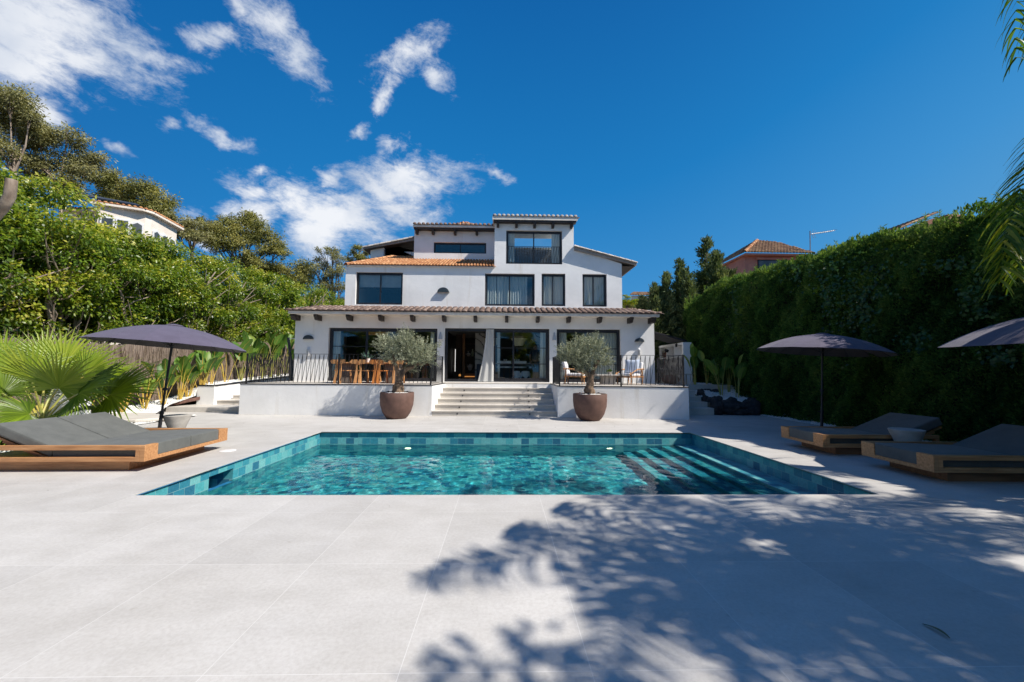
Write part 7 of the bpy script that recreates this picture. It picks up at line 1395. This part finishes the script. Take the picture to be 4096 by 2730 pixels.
# white neighbour house up on the left
Yn = 24.0; cL, cM, cR = W(395, 810, Yn - 1.1), W(585, 838, Yn), W(700, 935, Yn + 4.5); xL = W(300, 795, Yn - .6)
h = box_house('neighbour_house', 'white neighbour house with arched bay windows and solar panels above the left hedge', (cM.x, Yn, 0)); o_ = Vector(h.location)
zt_ = W(585, 850, Yn).z
plan = [(xL.x - 1, Yn + .1), (cL.x - .02, Yn + .1), (cL.x, cL.y), (cM.x, Yn), (cM.x + .1, Yn + .3), (cM.x - .3, Yn + 2.7), (cM.x - 1.9, Yn + 3.0), (xL.x - 2, Yn + 5)]
T(slab(plan, 0, zt_ - .05), o_).build('wall', M['cream'], h)
def face_win(P0, P1, us, z0, z1, nm='window'):
    P0, P1 = Vector((*P0, 0)), Vector((*P1, 0)); d = (P1 - P0).normalized(); nn = Vector((d.y, -d.x, 0))
    for u0, u1, arch in us:
        a, b_ = P0 + (P1 - P0) * u0, P0 + (P1 - P0) * u1; V = []
        for off in (.03, .10):
            V += [a + nn * off + Vector((0, 0, z0)), b_ + nn * off + Vector((0, 0, z0)), b_ + nn * off + Vector((0, 0, z1 - arch)), a.lerp(b_, .5) + nn * off + Vector((0, 0, z1)), a + nn * off + Vector((0, 0, z1 - arch))]
        f_ = [(0, 1, 2, 3, 4), (9, 8, 7, 6, 5)] + [(i, 5 + i, 5 + (i + 1) % 5, (i + 1) % 5) for i in range(5)]; fr2 = T(MB().add(V, f_), o_).build(nm, M['white_plastic'], h)
        ia, ib = a.lerp(b_, .12), a.lerp(b_, .88); V = [ia + nn * .105 + Vector((0, 0, z0 + .1)), ib + nn * .105 + Vector((0, 0, z0 + .1)), ib + nn * .105 + Vector((0, 0, z1 - arch - .1)), a.lerp(b_, .5) + nn * .105 + Vector((0, 0, z1 - .12)), ia + nn * .105 + Vector((0, 0, z1 - arch - .1))]; T(MB().add(V, [(0, 1, 2, 3, 4)]), o_).build('pane', M['far_glass'], fr2)
zw = zt_ - .62
face_win(plan[2], plan[3], [(.06, .36, 0), (.38, .68, .0), (.70, .98, .15)], zw - 1.6, zw); face_win(plan[4], plan[5], [(.03, .3, .15), (.33, .6, .15), (.64, .92, .15)], zw - 1.7, zw - .2)
rl0 = [(xL.x - 1.2, Yn - .2), (cL.x - .3, Yn - .2), (cL.x - .2, cL.y - .3), (cM.x + .15, Yn - .35), (cM.x + .35, Yn + .15), (cM.x - .05, Yn + 2.95)]
for (p0, p1) in zip(rl0[:-1], rl0[1:]):
    cxm, cym = cM.x - 3.2, Yn + 4.2
    A3, B3 = Vector((*p0, zt_ + .1)), Vector((*p1, zt_ + .1)); ctr = Vector((cxm, cym, zt_ + .75)); tile_roof('roof_tiles', M['tile_orange'], h, A3, B3, B3.lerp(ctr, .6), A3.lerp(ctr, .6), o_, .24, .4)
T(slab([(x, y) for x, y in rl0] + [(xL.x - 2.2, Yn + 5)], zt_ - .045, zt_ + .07), o_).build('eave', M['cream'], h)
V = [W(335, 783, Yn - .6), W(560, 822, Yn + .2), W(545, 815, Yn + 1.3), W(350, 778, Yn + .6)]; V = V + [v - Vector((0, 0, .07)) for v in V]; T(MB().add(V, [(0, 1, 2, 3), (7, 6, 5, 4), (0, 4, 5, 1), (1, 5, 6, 2), (2, 6, 7, 3), (3, 7, 4, 0)]), o_).build('solar_panel', M['solar'], h)
# garden tap on the low wall, bits of dirt by the terrace wall
q_ = W(858, 1538, 15.9); tap = empty('garden_tap', (q_.x, 15.9, .9), 0, 'little chrome garden tap standing on the low white wall', 'tap'); MB().tube([(0, 0, 0), (0, 0, .12), (.05, 0, .16), (.1, 0, .13), (.1, 0, .07)], .014, 8).build('spout', M['grey_metal'], tap); MB().box((0, 0, .17), (.07, .02, .02)).build('handle', M['grey_metal'], tap)

# scattered dry leaf bits and grit along the terrace wall and on the paving
gd = np.random.default_rng(21); n_ = 150; Pd = np.zeros((n_, 3)); Pd[:, 2] = .004
a_ = gd.random(n_); k_ = gd.random(n_)
Pd[:, 0] = np.where(k_ < .45, gd.uniform(-8.7, 5.8, n_), gd.uniform(-8, 8.5, n_)); Pd[:, 1] = np.where(k_ < .45, 13.55 - .09 * (Pd[:, 0] + 8.7) * .6 - gd.random(n_) * .35, gd.uniform(1.2, 13, n_))
ins = (Pd[:, 0] > PX0 - .1) & (Pd[:, 0] < PX1 + .1) & (Pd[:, 1] > PY0 - .1) & (Pd[:, 1] < PY1 + .1); Pd[ins, 1] = gd.uniform(10.6, 13, ins.sum()); near = Pd[:, 1] < 4.5; Pd[near, 1] += 8.2
Dd = np.stack([gd.normal(size=n_), gd.normal(size=n_), gd.normal(0, .04, n_)], -1)
M['dry'] = foliage('dry_leaf_bits', [(0, (.06, .045, .03)), (1, (.22, .16, .09))], 0, .9, .1)
o = leafcloud('leaf_litter', M['dry'], None, Pd, Dd, gd.uniform(.012, .05, n_), gd.uniform(.006, .016, n_), gd.random(n_), nbias=np.array([0, 0, 6.])); tag(o, 'tiny dry leaf bits and grit scattered over the pale paving', 'leaf litter', None, 'stuff')
